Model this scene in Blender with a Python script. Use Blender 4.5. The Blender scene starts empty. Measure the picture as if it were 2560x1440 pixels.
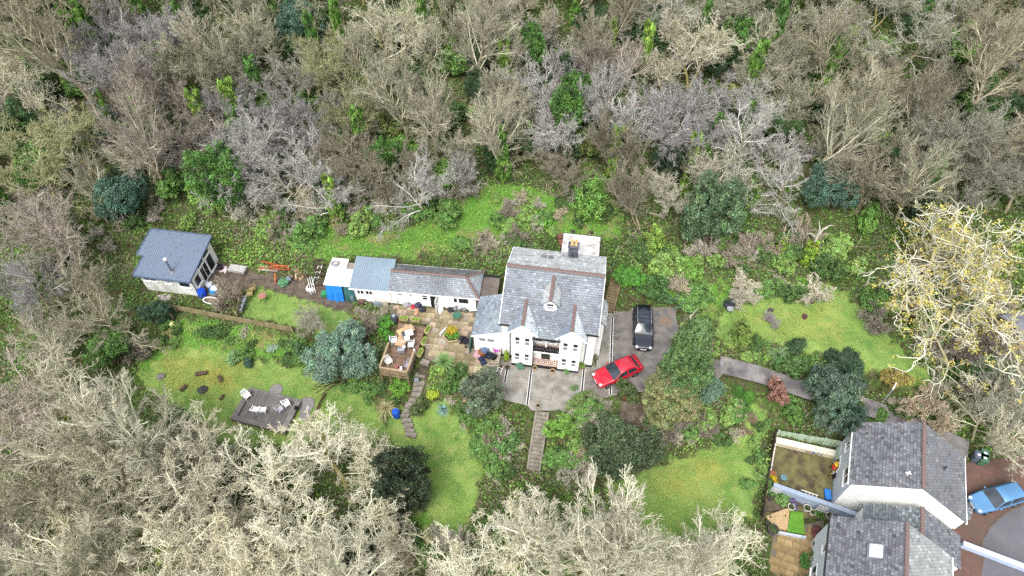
import bpy, math, random
import numpy as np
from mathutils import Matrix, Vector

RD = random.Random(11)
rng = np.random.default_rng(11)
SC = bpy.context.scene
COL = SC.collection

# ------------------------------------------------------------------ camera
PITCH, DIST, FPX = math.radians(51), 66.0, 1706.67
CAM = np.array([0, -DIST*math.cos(PITCH), DIST*math.sin(PITCH)])
UPV = np.array([0, math.sin(PITCH), math.cos(PITCH)])
FWD = np.array([0, math.cos(PITCH), -math.sin(PITCH)])
cd = bpy.data.cameras.new('camera'); cam = bpy.data.objects.new('camera', cd); COL.objects.link(cam)
cam.location = CAM; cam.rotation_euler = (math.pi/2-PITCH, 0, 0)
cd.sensor_width = 36; cd.lens = 24; cd.clip_start = .5; cd.clip_end = 1500
SC.camera = cam
# ------------------------------------------------------------------ sky, sun, exposure (bright overcast)
SUN_EL, SUN_AZ = math.radians(58), math.radians(200)     # azimuth clockwise from +Y (away from the camera)
w = bpy.data.worlds.new('World'); SC.world = w; w.use_nodes = True
nt = w.node_tree; nt.nodes.clear()
sky = nt.nodes.new('ShaderNodeTexSky'); sky.sky_type = 'NISHITA'; sky.sun_disc = False
sky.sun_elevation = SUN_EL; sky.sun_rotation = SUN_AZ; sky.air_density = 1.2; sky.dust_density = 4.0; sky.ozone_density = 1.0
hs = nt.nodes.new('ShaderNodeHueSaturation'); hs.inputs['Saturation'].default_value = .38   # cloud cover greys the blue
bg = nt.nodes.new('ShaderNodeBackground'); bg.inputs['Strength'].default_value = .15
ow = nt.nodes.new('ShaderNodeOutputWorld')
nt.links.new(sky.outputs[0], hs.inputs['Color']); nt.links.new(hs.outputs[0], bg.inputs[0]); nt.links.new(bg.outputs[0], ow.inputs[0])
sd = bpy.data.lights.new('sun', 'SUN'); sun = bpy.data.objects.new('sun', sd); COL.objects.link(sun)
sd.energy = 1.0; sd.angle = math.radians(22); sd.color = (1, .985, .96)
sdir = Vector((math.sin(SUN_AZ)*math.cos(SUN_EL), math.cos(SUN_AZ)*math.cos(SUN_EL), math.sin(SUN_EL)))
sun.rotation_euler = sdir.to_track_quat('Z', 'Y').to_euler(); sun.location = sdir*200
SC.view_settings.view_transform = 'Standard'; SC.view_settings.look = 'None'
SC.view_settings.gamma = 1; SC.view_settings.use_curve_mapping = False
SC.view_settings.exposure = 1.25
SC.cycles.max_bounces = 6; SC.cycles.diffuse_bounces = 3; SC.cycles.glossy_bounces = 3; SC.cycles.transparent_max_bounces = 6
SC.cycles.use_denoising = False

# ------------------------------------------------------------------ helpers
def lin(h):
    h = h.lstrip('#'); o = []
    for i in (0, 2, 4):
        c = int(h[i:i+2], 16)/255
        o.append(c/12.92 if c <= .04045 else ((c+.055)/1.055)**2.4)
    return tuple(o)
def c4(c):
    c = lin(c) if isinstance(c, str) else c
    return (c[0], c[1], c[2], 1)
def P(x, y, z=0.):                       # where the sight line of a photo point meets height z
    d = FWD+np.array([(x-1280)/FPX, 0, 0])-UPV*((y-720)/FPX)
    return CAM+d*((z-CAM[2])/d[2])
def P2(x, y, z=0.):
    return tuple(P(x, y, z)[:2])
def mat(name, base, var=None, vs=1., rough=.85, spec=.3, bump=0., bs=12., attr=False, ocol=False, metal=0., det=5., var2=None, vs2=6., contrast=(.35, .65), trans=0.):
    m = bpy.data.materials.new(name); m.use_nodes = True
    t = m.node_tree; n = t.nodes; L = t.links
    b = n['Principled BSDF']; b.inputs['Roughness'].default_value = rough; b.inputs['Specular IOR Level'].default_value = spec
    b.inputs['Metallic'].default_value = metal
    tc = n.new('ShaderNodeTexCoord'); cur = None
    def noise(s, d=det):
        q = n.new('ShaderNodeTexNoise'); q.inputs['Scale'].default_value = s; q.inputs['Detail'].default_value = d
        L.new(tc.outputs['Object'], q.inputs['Vector']); return q
    def mix(a, bcol, fac, mode='MIX'):
        q = n.new('ShaderNodeMix'); q.data_type = 'RGBA'; q.blend_type = mode
        if isinstance(fac, (int, float)): q.inputs[0].default_value = fac
        else: L.new(fac, q.inputs[0])
        for v, s in ((a, 6), (bcol, 7)):
            if isinstance(v, (tuple, list)): q.inputs[s].default_value = v
            else: L.new(v, q.inputs[s])
        return q.outputs[2]
    cur = c4(base)
    for v, s in ((var, vs), (var2, vs2)):
        if v is None: continue
        q = noise(s); r = n.new('ShaderNodeMapRange'); r.inputs[1].default_value, r.inputs[2].default_value = contrast
        L.new(q.outputs[0], r.inputs[0]); cur = mix(cur, c4(v), r.outputs[0])
    if attr:
        a = n.new('ShaderNodeAttribute'); a.attribute_name = 'Col'; cur = mix(cur, a.outputs['Color'], 1., 'MULTIPLY')
    if ocol:
        a = n.new('ShaderNodeObjectInfo'); cur = mix(cur, a.outputs['Color'], 1., 'MULTIPLY')
    if isinstance(cur, tuple): b.inputs['Base Color'].default_value = cur
    else: L.new(cur, b.inputs['Base Color'])
    if bump:
        q = noise(bs, 6); u = n.new('ShaderNodeBump'); u.inputs['Strength'].default_value = bump; u.inputs['Distance'].default_value = .05
        L.new(q.outputs[0], u.inputs['Height']); L.new(u.outputs[0], b.inputs['Normal'])
    if trans:
        tr = n.new('ShaderNodeBsdfTranslucent'); ms = n.new('ShaderNodeMixShader'); ms.inputs[0].default_value = trans
        if isinstance(cur, tuple): tr.inputs[0].default_value = cur
        else: L.new(cur, tr.inputs[0])
        L.new(b.outputs[0], ms.inputs[1]); L.new(tr.outputs[0], ms.inputs[2]); L.new(ms.outputs[0], n['Material Output'].inputs[0])
    return m
_mc = {}
def M(col, rough=.6, spec=.3, metal=0.):          # small things: one plain colour with faint dirt
    k = (col, rough, metal)
    if k not in _mc:
        c = lin(col); d = tuple(x*.72 for x in c)
        _mc[k] = mat('paint_'+col.strip('#'), c, d, 3., rough, spec, metal=metal)
    return _mc[k]
def tag(o, label=None, cat=None, group=None, kind=None):
    for k, v in (('label', label), ('category', cat), ('group', group), ('kind', kind)):
        if v: o[k] = v
    return o
def thing(name, label, cat, loc=(0, 0, 0), rz=0., group=None):
    o = bpy.data.objects.new(name, None); COL.objects.link(o); o.empty_display_size = .2
    o.location = loc; o.rotation_euler = (0, 0, rz); return tag(o, label, cat, group)
def obj(name, me, parent=None, loc=None, rot=None, sc=None):
    o = bpy.data.objects.new(name, me); COL.objects.link(o)
    if parent is not None: o.parent = parent
    if loc is not None: o.location = loc
    if rot is not None: o.rotation_euler = rot
    if sc is not None: o.scale = sc
    return o
def npmesh(name, v, f, mt, col=None, smooth=False):
    """v (n,3), f (m,k) arrays, col (n,3) per vertex"""
    me = bpy.data.meshes.new(name); v = np.asarray(v, np.float32); f = np.asarray(f, np.int32)
    me.vertices.add(len(v)); me.vertices.foreach_set('co', v.ravel())
    k = f.shape[1]; me.loops.add(f.size); me.loops.foreach_set('vertex_index', f.ravel())
    me.polygons.add(len(f)); me.polygons.foreach_set('loop_start', np.arange(0, f.size, k, dtype=np.int32))
    me.update(calc_edges=True)
    if smooth: me.polygons.foreach_set('use_smooth', np.ones(len(f), bool))
    if col is not None:
        a = me.color_attributes.new('Col', 'FLOAT_COLOR', 'POINT')
        a.data.foreach_set('color', np.hstack([np.asarray(col, np.float32), np.ones((len(v), 1), np.float32)]).ravel())
    for q in (mt if isinstance(mt, (list, tuple)) else [mt]): me.materials.append(q)
    return me
class MB:
    def __init__(s): s.v, s.f, s.c, s.M = [], [], [], None
    def add(s, vs, fs, c=None):
        o = len(s.v)
        if s.M is not None: vs = [tuple(s.M @ Vector(p)) for p in vs]
        s.v += [tuple(p) for p in vs]; s.f += [tuple(i+o for i in f) for f in fs]; s.c += [c or (1, 1, 1)]*len(vs); return s
    def box(s, x0, x1, y0, y1, z0, z1, c=None):
        return s.add([(x0, y0, z0), (x1, y0, z0), (x1, y1, z0), (x0, y1, z0), (x0, y0, z1), (x1, y0, z1), (x1, y1, z1), (x0, y1, z1)],
                     [(0, 3, 2, 1), (4, 5, 6, 7), (0, 1, 5, 4), (1, 2, 6, 5), (2, 3, 7, 6), (3, 0, 4, 7)], c)
    def cbox(s, c, d, rz=0, col=None):
        m = Matrix.Translation(c) @ Matrix.Rotation(rz, 4, 'Z'); h = [q/2 for q in d]
        vs = [m @ Vector((a*h[0], b*h[1], e*h[2])) for e in (-1, 1) for a, b in ((-1, -1), (1, -1), (1, 1), (-1, 1))]
        return s.add(vs, [(0, 3, 2, 1), (4, 5, 6, 7), (0, 1, 5, 4), (1, 2, 6, 5), (2, 3, 7, 6), (3, 0, 4, 7)], col)
    def beam(s, p, q, wd, ht, c=None):
        p, q = Vector(p), Vector(q); d = (q-p).normalized(); a = d.cross(Vector((0, 0, 1)))
        a = (a if a.length > 1e-3 else Vector((1, 0, 0))).normalized()*wd/2; b = a.cross(d).normalized()*ht/2
        return s.add([p-a-b, p+a-b, p+a+b, p-a+b, q-a-b, q+a-b, q+a+b, q-a+b],
                     [(0, 3, 2, 1), (4, 5, 6, 7), (0, 1, 5, 4), (1, 2, 6, 5), (2, 3, 7, 6), (3, 0, 4, 7)], c)
    def tube(s, pts, rs, n=6, c=None, cap=True):
        if isinstance(rs, (int, float)): rs = [rs]*len(pts)
        vs, fs = [], []; pts = [Vector(p) for p in pts]
        for i, p in enumerate(pts):
            d = (pts[min(i+1, len(pts)-1)]-pts[max(i-1, 0)]).normalized()
            a = d.cross(Vector((0, 0, 1))); a = (a if a.length > .05 else d.cross(Vector((1, 0, 0)))).normalized(); b = d.cross(a)
            vs += [p+(a*math.cos(t)+b*math.sin(t))*rs[i] for t in (2*math.pi*k/n for k in range(n))]
        for i in range(len(pts)-1):
            fs += [(i*n+k, i*n+(k+1) % n, (i+1)*n+(k+1) % n, (i+1)*n+k) for k in range(n)]
        if cap: fs += [tuple(range(n))[::-1], tuple(range((len(pts)-1)*n, len(pts)*n))]
        return s.add(vs, fs, c)
    def lathe(s, prof, n=14, o=(0, 0, 0), sx=1, sy=1, cap=True, c=None):
        vs = [(o[0]+r*math.cos(2*math.pi*k/n)*sx, o[1]+r*math.sin(2*math.pi*k/n)*sy, o[2]+z) for r, z in prof for k in range(n)]
        fs = [(i*n+k, i*n+(k+1) % n, (i+1)*n+(k+1) % n, (i+1)*n+k) for i in range(len(prof)-1) for k in range(n)]
        if cap: fs += [tuple(range(n))[::-1], tuple(range((len(prof)-1)*n, len(prof)*n))]
        return s.add(vs, fs, c)
    def prism(s, pts, z0, z1, c=None):
        n = len(pts)
        return s.add([(x, y, z0) for x, y in pts]+[(x, y, z1) for x, y in pts],
                     [tuple(range(n))[::-1], tuple(range(n, 2*n))]+[(i, (i+1) % n, n+(i+1) % n, n+i) for i in range(n)], c)
    def solid(s, pts, d, c=None):                 # polygon in space extruded by vector d
        n = len(pts); d = Vector(d); q = [Vector(p) for p in pts]
        return s.add(q+[p+d for p in q], [tuple(range(n))[::-1], tuple(range(n, 2*n))]+[(i, (i+1) % n, n+(i+1) % n, n+i) for i in range(n)], c)
    def lump(s, o, r, seed=0, n=9, m=6, amp=.22, c=None):
        q = random.Random(seed); vs, fs = [], []
        for i in range(m+1):
            t = math.pi*i/m
            for k in range(n):
                a = 2*math.pi*k/n; e = 1+q.uniform(-amp, amp)*(0 if i in (0, m) else 1)
                vs.append((o[0]+r[0]*e*math.sin(t)*math.cos(a), o[1]+r[1]*e*math.sin(t)*math.sin(a), o[2]+r[2]*e*math.cos(t)))
        for i in range(m): fs += [(i*n+k, (i+1)*n+k, (i+1)*n+(k+1) % n, i*n+(k+1) % n) for k in range(n)]
        return s.add(vs, fs, c)
    def mesh(s, name, mt, smooth=False, col=False):
        me = bpy.data.meshes.new(name); me.from_pydata(s.v, [], s.f); me.update()
        me.materials.append(mt)
        if smooth: me.polygons.foreach_set('use_smooth', np.ones(len(me.polygons), bool))
        if True:
            a = me.color_attributes.new('Col', 'FLOAT_COLOR', 'POINT')
            a.data.foreach_set('color', np.array([list(c)+[1] for c in s.c], np.float32).ravel())
        return me
    def build(s, name, mt, parent=None, loc=None, rz=0, smooth=False, col=False, kind=None, label=None):
        o = obj(name, s.mesh(name, mt, smooth, col), parent, loc, (0, 0, rz) if rz else None)
        return tag(o, label, None, None, kind)
def dup(root, loc, rz=0., label=None, group=None, sc=None, cat=None):
    def cp(o, par):
        q = o.copy(); COL.objects.link(q); q.parent = par
        for ch in o.children: cp(ch, q)
        return q
    q = cp(root, None); q.location = loc; q.rotation_euler = (0, 0, rz)
    if sc is not None: q.scale = sc if isinstance(sc, (tuple, list)) else (sc,)*3
    return tag(q, label, cat, group)
# ------------------------------------------------------------------ terrain: flat terraces joined by banks, hillside behind
HA = math.radians(8.6)
HO = P(1255, 890, 0)                              # front-left corner of the big house
def HW(u, v): return (HO[0]+u*math.cos(HA)+v*math.sin(HA), HO[1]-u*math.sin(HA)+v*math.cos(HA))
RA = math.radians(6.3); RO = P(891, 750, 0)       # front-left corner of the outhouse row
def RW(u, v): return (RO[0]+u*math.cos(RA)+v*math.sin(RA), RO[1]-u*math.sin(RA)+v*math.cos(RA))
NA = math.radians(21.2)                           # the two neighbouring houses
GX0, GX1, GY0, GY1, GS = -112., 112., -52., 108., .5
gx = np.arange(GX0, GX1+.01, GS); gy = np.arange(GY0, GY1+.01, GS)
XX, YY = np.meshgrid(gx, gy)
def inpoly(poly, X, Y):
    r = np.zeros(X.shape, bool); n = len(poly)
    for i in range(n):
        (x0, y0), (x1, y1) = poly[i], poly[(i+1) % n]
        if y0 == y1: continue
        c = ((y0 > Y) != (y1 > Y)) & (X < (x1-x0)*(Y-y0)/(y1-y0)+x0); r ^= c
    return r
def pxpoly(pts, z): return [P2(x, y, z) for x, y in pts]
HILL = lambda y: 3.2+.40*(y-17)
PL_MAIN = ([P2(555, 655), P2(700, 690), P2(800, 692), RW(-3.4, 2.8), RW(12.3, 3.0), HW(-.5, 5.2), HW(0, 8), HW(8.0, 7.9),
            HW(8.3, 3.1), HW(9.9, 3.1), P2(1545, 778), P2(1600, 765), P2(1690, 765), P2(1700, 840), P2(1830, 905), P2(1800, 955), P2(1650, 972), P2(1525, 990), P2(1455, 1016), P2(1380, 1022), P2(1320, 1020),
            P2(1258, 985), P2(1180, 950), P2(1090, 905), P2(1062, 890), P2(1068, 805), P2(985, 795), P2(900, 800), P2(850, 850), P2(735, 822), P2(606, 792), P2(505, 765), P2(425, 745), P2(350, 735), P2(320, 640), P2(430, 600)])
LAWN_UP = pxpoly([(770, 605), (840, 585), (960, 590), (1115, 575), (1120, 625), (1000, 645), (880, 645), (790, 635)], 1.6)
LAWN_L = pxpoly([(350, 955), (385, 905), (440, 880), (560, 885), (740, 925), (820, 955), (830, 1010), (800, 1060), (560, 1060), (440, 1000)], -2.2)
LAWN_M = pxpoly([(985, 1085), (1060, 1015), (1120, 1040), (1180, 1115), (1195, 1170), (1160, 1300), (1130, 1345), (1085, 1290), (1055, 1190)], -3.)
LAWN_R = pxpoly([(1540, 1200), (1640, 1160), (1700, 1130), (1830, 1100), (1880, 1130), (1895, 1180), (1880, 1270), (1720, 1350), (1620, 1300)], -3.2)
LAWN_E = pxpoly([(1790, 800), (1870, 770), (2060, 745), (2130, 800), (2190, 850), (2300, 935), (2250, 955), (2150, 890), (2000, 870), (1900, 850), (1850, 870)], .5)
GARD = pxpoly([(1928, 1100), (2085, 1125), (2075, 1300), (1905, 1290)], -4.2)
GARD2 = pxpoly([(1905, 1300), (2060, 1300), (2045, 1440), (1920, 1440)], -4.2)
ROAD = pxpoly([(2405, 1155), (2460, 1130), (2540, 1140), (2700, 1100), (2700, 1500), (2380, 1500), (2380, 1340)], -2.8)
HM = np.full(XX.shape, np.nan)
def fix(poly, z): HM[inpoly(poly, XX, YY)] = z
HM[(YY > 24)] = HILL(YY[YY > 24]) + 0
for (a, b, z) in ((-112, -52, None),):
    pass
edge = (XX <= GX0+1) | (XX >= GX1-1) | (YY <= GY0+1)
HM[edge & (YY <= 24)] = np.interp(YY[edge & (YY <= 24)], [-52, -20, 0, 24], [-6.5, -4.5, -1, HILL(24)])
for x0, y0, z in ((-52, 2, .5), (-45, 12, 3), (-45, -6, -1.2), (-30, 14, 3.2), (-18, 9, 2.6), (-5, 12, 3.2), (5, 16, 4), (18, 9, 2.6), (30, 10, 2.6), (42, 8, 1.8), (48, -2, .8),
                  (-44, -18, -3), (-30, -26, -4), (-12, -27, -4.4), (-8, -19, -3.2), (8, -26, -4.2), (0, -33, -5), (-20, -36, -5), (18, -28, -4), (40, -8, -1), (-20, -20, -3), (-24, -11, -2.3)):
    HM[(abs(XX-x0) < .6) & (abs(YY-y0) < .6)] = z
fix(PL_MAIN, 0); fix(LAWN_UP, 1.6); fix(LAWN_L, -2.2); fix(LAWN_M, -3.); fix(LAWN_R, -3.2); fix(LAWN_E, .5); fix(GARD, -4.2); fix(GARD2, -4.2); fix(ROAD, -2.8)
def nh(u, v): c, s = math.cos(NA), math.sin(NA); return (26.5+u*c+v*s, -19.9-u*s+v*c)
fix([nh(-.2, 0), nh(5, 0), nh(5, 5.5), nh(-.2, 5.5)], -4.2); fix([nh(5, -1), nh(8.6, -1), nh(8.6, 5.6), nh(5, 5.6)], -3.)
fix([HW(8.4, 8.6), HW(12, 8), HW(12, 12), HW(8.4, 13.2)], 2.2); fix([HW(-2, 9.5), HW(3.6, 9.5), HW(3.6, 13), HW(-2, 13)], 2.0)
LANE = [(P(1800, 912, 0), 0.), (P(1900, 938, -.4), -.4), (P(2010, 975, -1.0), -1.0), (P(2110, 1000, -1.7), -1.7), (P(2230, 1040, -2.3), -2.3), (P(2420, 1125, -2.8), -2.8)]
for (a, za), (b, zb) in zip(LANE, LANE[1:]):
    for t in np.linspace(0, 1, 24):
        c = a*(1-t)+b*t; m = np.hypot(XX-c[0], YY-c[1]) < 1.7; HM[m] = za*(1-t)+zb*t
for a, b, r_ in ((P(1356, 1030, 0), P(1333, 1178, -2.95), .95), (P(1521, 780, 0), P(1543, 688, 2.3), .8), (P(1062, 905, -.1), P(1047, 958, -1.0), .7), (P(1047, 958, -1.0), P(1016, 1050, -2.6), .7), (P(1016, 1050, -2.6), P(1027, 1085, -2.98), .7)):
    e = (b-a)[:2]; tt = np.clip(((XX-a[0])*e[0]+(YY-a[1])*e[1])/(e @ e), 0, 1); m = np.hypot(XX-a[0]-e[0]*tt, YY-a[1]-e[1]*tt) < r_
    HM[m] = (a[2]+(b[2]-a[2])*tt-.3)[m]
fixed = ~np.isnan(HM)
def relax(A, F, it):
    for _ in range(it):
        B = A.copy(); B[1:-1, 1:-1] = (A[:-2, 1:-1]+A[2:, 1:-1]+A[1:-1, :-2]+A[1:-1, 2:])*.25
        B[F] = A[F]; A = B
    return A
def solve(A, F, lev):
    if lev == 0 or min(A.shape) < 24:
        B = np.where(F, A, np.nanmean(A[F])); return relax(B, F, 600)
    h, w_ = (A.shape[0]+1)//2, (A.shape[1]+1)//2
    c = solve(A[::2, ::2], F[::2, ::2], lev-1)
    up = np.repeat(np.repeat(c, 2, 0), 2, 1)[:A.shape[0], :A.shape[1]]
    return relax(np.where(F, A, up), F, 90)
HT = solve(np.where(fixed, HM, 0.), fixed, 4)
def hfun(x, y):
    i = np.clip((np.asarray(x)-GX0)/GS, 0, len(gx)-1.001); j = np.clip((np.asarray(y)-GY0)/GS, 0, len(gy)-1.001)
    i0 = i.astype(int) if hasattr(i, 'astype') else int(i); j0 = j.astype(int) if hasattr(j, 'astype') else int(j); a = i-i0; b = j-j0
    return (HT[j0, i0]*(1-a)*(1-b)+HT[j0, i0+1]*a*(1-b)+HT[j0+1, i0]*(1-a)*b+HT[j0+1, i0+1]*a*b)
def h1(x, y): return float(hfun(np.float64(x), np.float64(y)))
def G(px, py, dz=0.):                             # ground point (plus dz) seen at a photo point
    d = FWD+np.array([(px-1280)/FPX, 0, 0])-UPV*((py-720)/FPX); d = d/np.linalg.norm(d)
    t, st = 25., .5
    while t < 400:
        p = CAM+d*t
        if p[2] <= h1(p[0], p[1])+dz:
            if st < .02: break
            t -= st; st *= .25
        t += st
    return p
def proj(p):
    v = np.asarray(p)-CAM; k = v @ FWD
    return 1280+FPX*v[..., 0]/k if v.ndim == 1 else None, 720-FPX*(v @ UPV)/k
def projn(X, Y, Z):
    vy, vz = Y-CAM[1], Z-CAM[2]; k = vy*FWD[1]+vz*FWD[2]
    return 1280+FPX*X/k, 720-FPX*(vy*UPV[1]+vz*UPV[2])/k
# smooth value noise for scattering
def vnoise(X, Y, s, seed):
    r = np.random.default_rng(seed).random((64, 64)); x = np.asarray(X)/s; y = np.asarray(Y)/s
    i = np.floor(x).astype(int); j = np.floor(y).astype(int); a = x-i; b = y-j; a = a*a*(3-2*a); b = b*b*(3-2*b)
    q = lambda u, v: r[v % 64, u % 64]
    return q(i, j)*(1-a)*(1-b)+q(i+1, j)*a*(1-b)+q(i, j+1)*(1-a)*b+q(i+1, j+1)*a*b
HT = HT+(~fixed)*(vnoise(XX, YY, 3.1, 1)-.5)*.35
HT[YY > 24] += (vnoise(XX, YY, 6., 2)[YY > 24]-.5)*1.2
# what grows or lies where (photo areas on their own height); values per vertex
def blur(A, n=2):
    for _ in range(n):
        B = A.copy(); B[1:-1, 1:-1] = (A[1:-1, 1:-1]*2+A[:-2, 1:-1]+A[2:, 1:-1]+A[1:-1, :-2]+A[1:-1, 2:])/6; A = B
    return A
PU, PV = projn(XX, YY, HT)
def zone(pts, soft=2): return blur(inpoly(pts, PU, PV).astype(float), soft)
Z_LAWN = zone([(340, 960), (380, 905), (440, 865), (570, 880), (740, 920), (830, 950), (950, 1010), (960, 1100), (560, 1110), (440, 1010)])
Z_LAWN = np.maximum(Z_LAWN, zone([(950, 1060), (1060, 1000), (1120, 1010), (1190, 1110), (1210, 1170), (1170, 1330), (1130, 1370), (1060, 1290), (1040, 1190), (980, 1120)]))
Z_LAWN = np.maximum(Z_LAWN, zone([(1500, 1215), (1640, 1170), (1700, 1150), (1840, 1090), (1880, 1000), (1925, 990), (1905, 1060), (1885, 1290), (1720, 1370), (1600, 1330)]))
Z_LAWN = np.maximum(Z_LAWN, zone([(1780, 800), (1870, 750), (2070, 715), (2160, 775), (2230, 850), (2340, 945), (2280, 972), (2150, 915), (2000, 875), (1900, 860), (1810, 870)], 3))
Z_LAWN = np.maximum(Z_LAWN, zone([(608, 722), (640, 715), (720, 735), (790, 755), (900, 790), (880, 845), (730, 815), (610, 790)]))
Z_BRIGHT = zone([(760, 610), (830, 585), (960, 590), (1050, 560), (1180, 470), (1300, 460), (1420, 500), (1540, 500), (1560, 600), (1400, 600), (1330, 560), (1260, 600), (1120, 625), (1000, 640), (880, 640), (790, 640)], 3)
Z_BRIGHT = np.maximum(Z_BRIGHT, .9*zone([(430, 790), (730, 840), (780, 920), (560, 880), (430, 890), (350, 960), (330, 940), (400, 860)], 3))
Z_BRIGHT = np.maximum(Z_BRIGHT, .8*zone([(640, 540), (760, 520), (880, 560), (960, 590), (800, 620), (760, 640), (660, 600)], 3)); Z_BRIGHT = np.maximum(Z_BRIGHT, .6*zone([(1560, 640), (1700, 690), (1860, 700), (2060, 690), (2150, 740), (2060, 745), (1870, 775), (1780, 800), (1700, 760), (1560, 740)], 3)); Z_BRIGHT = np.maximum(Z_BRIGHT, .8*zone([(1040, 1230), (1090, 1280), (1180, 1360), (1040, 1370), (1000, 1300)], 3))
Z_MOSS = np.maximum(zone([(400, 900), (560, 895), (640, 940), (560, 985), (420, 985)], 5), zone([(1640, 1180), (1790, 1140), (1830, 1190), (1760, 1240), (1650, 1240)], 6)*.8)
Z_MOSS = np.maximum(Z_MOSS, .5*zone([(1820, 800), (2080, 750), (2120, 860), (1900, 830)], 6))
Z_SOIL = np.maximum(zone([(560, 660), (640, 680), (800, 705), (870, 740), (890, 790), (790, 760), (640, 715), (600, 740), (540, 720)]), zone([(1540, 990), (1660, 975), (1700, 1040), (1640, 1090), (1550, 1060)]))
Z_SOIL = np.maximum(Z_SOIL, .8*zone([(490, 650), (580, 660), (600, 760), (560, 780), (500, 740)]))
WOOD = np.clip((YY-13)/4, 0, 1)
WOOD = np.maximum(WOOD, np.clip((PV-1080)/60, 0, 1)*(PU < 960)); WOOD = np.maximum(WOOD, (PU < 330)*1.)
fc = np.stack([Z_LAWN, Z_BRIGHT, Z_MOSS], -1)
idx = np.arange(XX.size).reshape(XX.shape)
quads = np.stack([idx[:-1, :-1], idx[:-1, 1:], idx[1:, 1:], idx[1:, :-1]], -1).reshape(-1, 4)
gm = bpy.data.materials.new('hill_ground'); gm.use_nodes = True
def ground_nodes():
    t = gm.node_tree; n = t.nodes; L = t.links; b = n['Principled BSDF']; b.inputs['Roughness'].default_value = .95; b.inputs['Specular IOR Level'].default_value = .1
    geo = n.new('ShaderNodeNewGeometry')
    def nz(s, d=6, lo=.35, hi=.65):
        q = n.new('ShaderNodeTexNoise'); q.inputs['Scale'].default_value = s; q.inputs['Detail'].default_value = d; L.new(geo.outputs['Position'], q.inputs['Vector'])
        r = n.new('ShaderNodeMapRange'); r.inputs[1].default_value = lo; r.inputs[2].default_value = hi; L.new(q.outputs[0], r.inputs[0]); return r.outputs[0]
    def mix(a, c, f):
        q = n.new('ShaderNodeMix'); q.data_type = 'RGBA'
        for v, s in ((f, 0), (a, 6), (c, 7)):
            if isinstance(v, str): q.inputs[s].default_value = c4(v)
            elif isinstance(v, (int, float)): q.inputs[s].default_value = v
            else: L.new(v, q.inputs[s])
        return q.outputs[2]
    def mul(a, c, off=0.):
        q = n.new('ShaderNodeMath'); q.operation = 'MULTIPLY_ADD'; q.use_clamp = True; L.new(a, q.inputs[0])
        if isinstance(c, (int, float)): q.inputs[1].default_value = c
        else: L.new(c, q.inputs[1])
        q.inputs[2].default_value = off; return q.outputs[0]
    def edge(a, s):                                # ragged edge of an area
        q = n.new('ShaderNodeMath'); q.operation = 'ADD'; L.new(a, q.inputs[0]); w_ = n.new('ShaderNodeMath'); w_.operation = 'MULTIPLY_ADD'
        L.new(nz(s, 5, .2, .8), w_.inputs[0]); w_.inputs[1].default_value = 1.1; w_.inputs[2].default_value = -.55; L.new(w_.outputs[0], q.inputs[1])
        r = n.new('ShaderNodeMapRange'); r.inputs[1].default_value = .35; r.inputs[2].default_value = .65; L.new(q.outputs[0], r.inputs[0]); return r.outputs[0]
    a = n.new('ShaderNodeAttribute'); a.attribute_name = 'Col'; s = n.new('ShaderNodeSeparateColor'); L.new(a.outputs['Color'], s.inputs[0])
    a2 = n.new('ShaderNodeAttribute'); a2.attribute_name = 'soil'
    base = mix('#45442c', '#545038', nz(.6)); base = mix(base, '#415628', nz(1.7, 6, .42, .6)); base = mix(base, '#2c2519', nz(3.7, 6, .52, .7))
    lawn = mix('#6f8a42', '#839653', nz(.35)); lawn = mix(lawn, '#58783a', nz(.7, 6, .42, .68)); lawn = mix(lawn, '#8f8f58', mul(nz(1.6, 6, .5, .72), .6)); lawn = mix(lawn, '#8a985a', mul(nz(5., 6, .55, .8), .5)); lawn = mix(lawn, '#4c6c26', mul(nz(14., 4, .5, .8), .6))
    lawn = mix(lawn, '#8f8a44', mul(s.outputs[2], nz(.8, 5, .3, .7)))
    bri = mix('#4f7a2c', '#5f8438', nz(1.2)); bri = mix(bri, '#41602a', nz(4., 6, .5, .7)); bri = mix(bri, '#77734a', nz(.5, 6, .52, .66))
    c = mix(base, bri, edge(s.outputs[1], 1.3)); c = mix(c, lawn, edge(s.outputs[0], 1.1))
    soil = mix('#4f463d', '#6b6157', nz(1.5)); soil = mix(soil, '#3a3129', nz(6., 6, .5, .7)); c = mix(c, soil, edge(a2.outputs['Fac'], 1.8))
    L.new(c, b.inputs['Base Color'])
    q = n.new('ShaderNodeTexNoise'); q.inputs['Scale'].default_value = 9; q.inputs['Detail'].default_value = 8; L.new(geo.outputs['Position'], q.inputs['Vector'])
    u = n.new('ShaderNodeBump'); u.inputs['Strength'].default_value = .7; u.inputs['Distance'].default_value = .12; L.new(q.outputs[0], u.inputs['Height']); L.new(u.outputs[0], b.inputs['Normal'])
ground_nodes()
me = npmesh('ground', np.stack([XX, YY, HT], -1).reshape(-1, 3), quads, gm, fc.reshape(-1, 3), True)
at = me.attributes.new('soil', 'FLOAT', 'POINT'); at.data.foreach_set('value', Z_SOIL.ravel().astype(np.float32))
ground = tag(obj('ground', me), 'sloping garden ground with lawns, banks and woodland floor', None, None, 'structure')
far = MB(); far.add([(-900, -600, -9), (900, -600, -9), (900, 1200, -9), (-900, 1200, -9)], [(0, 1, 2, 3)])
tag(far.build('terrain', gm), 'land running on beyond the garden and wood', None, None, 'structure')
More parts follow.
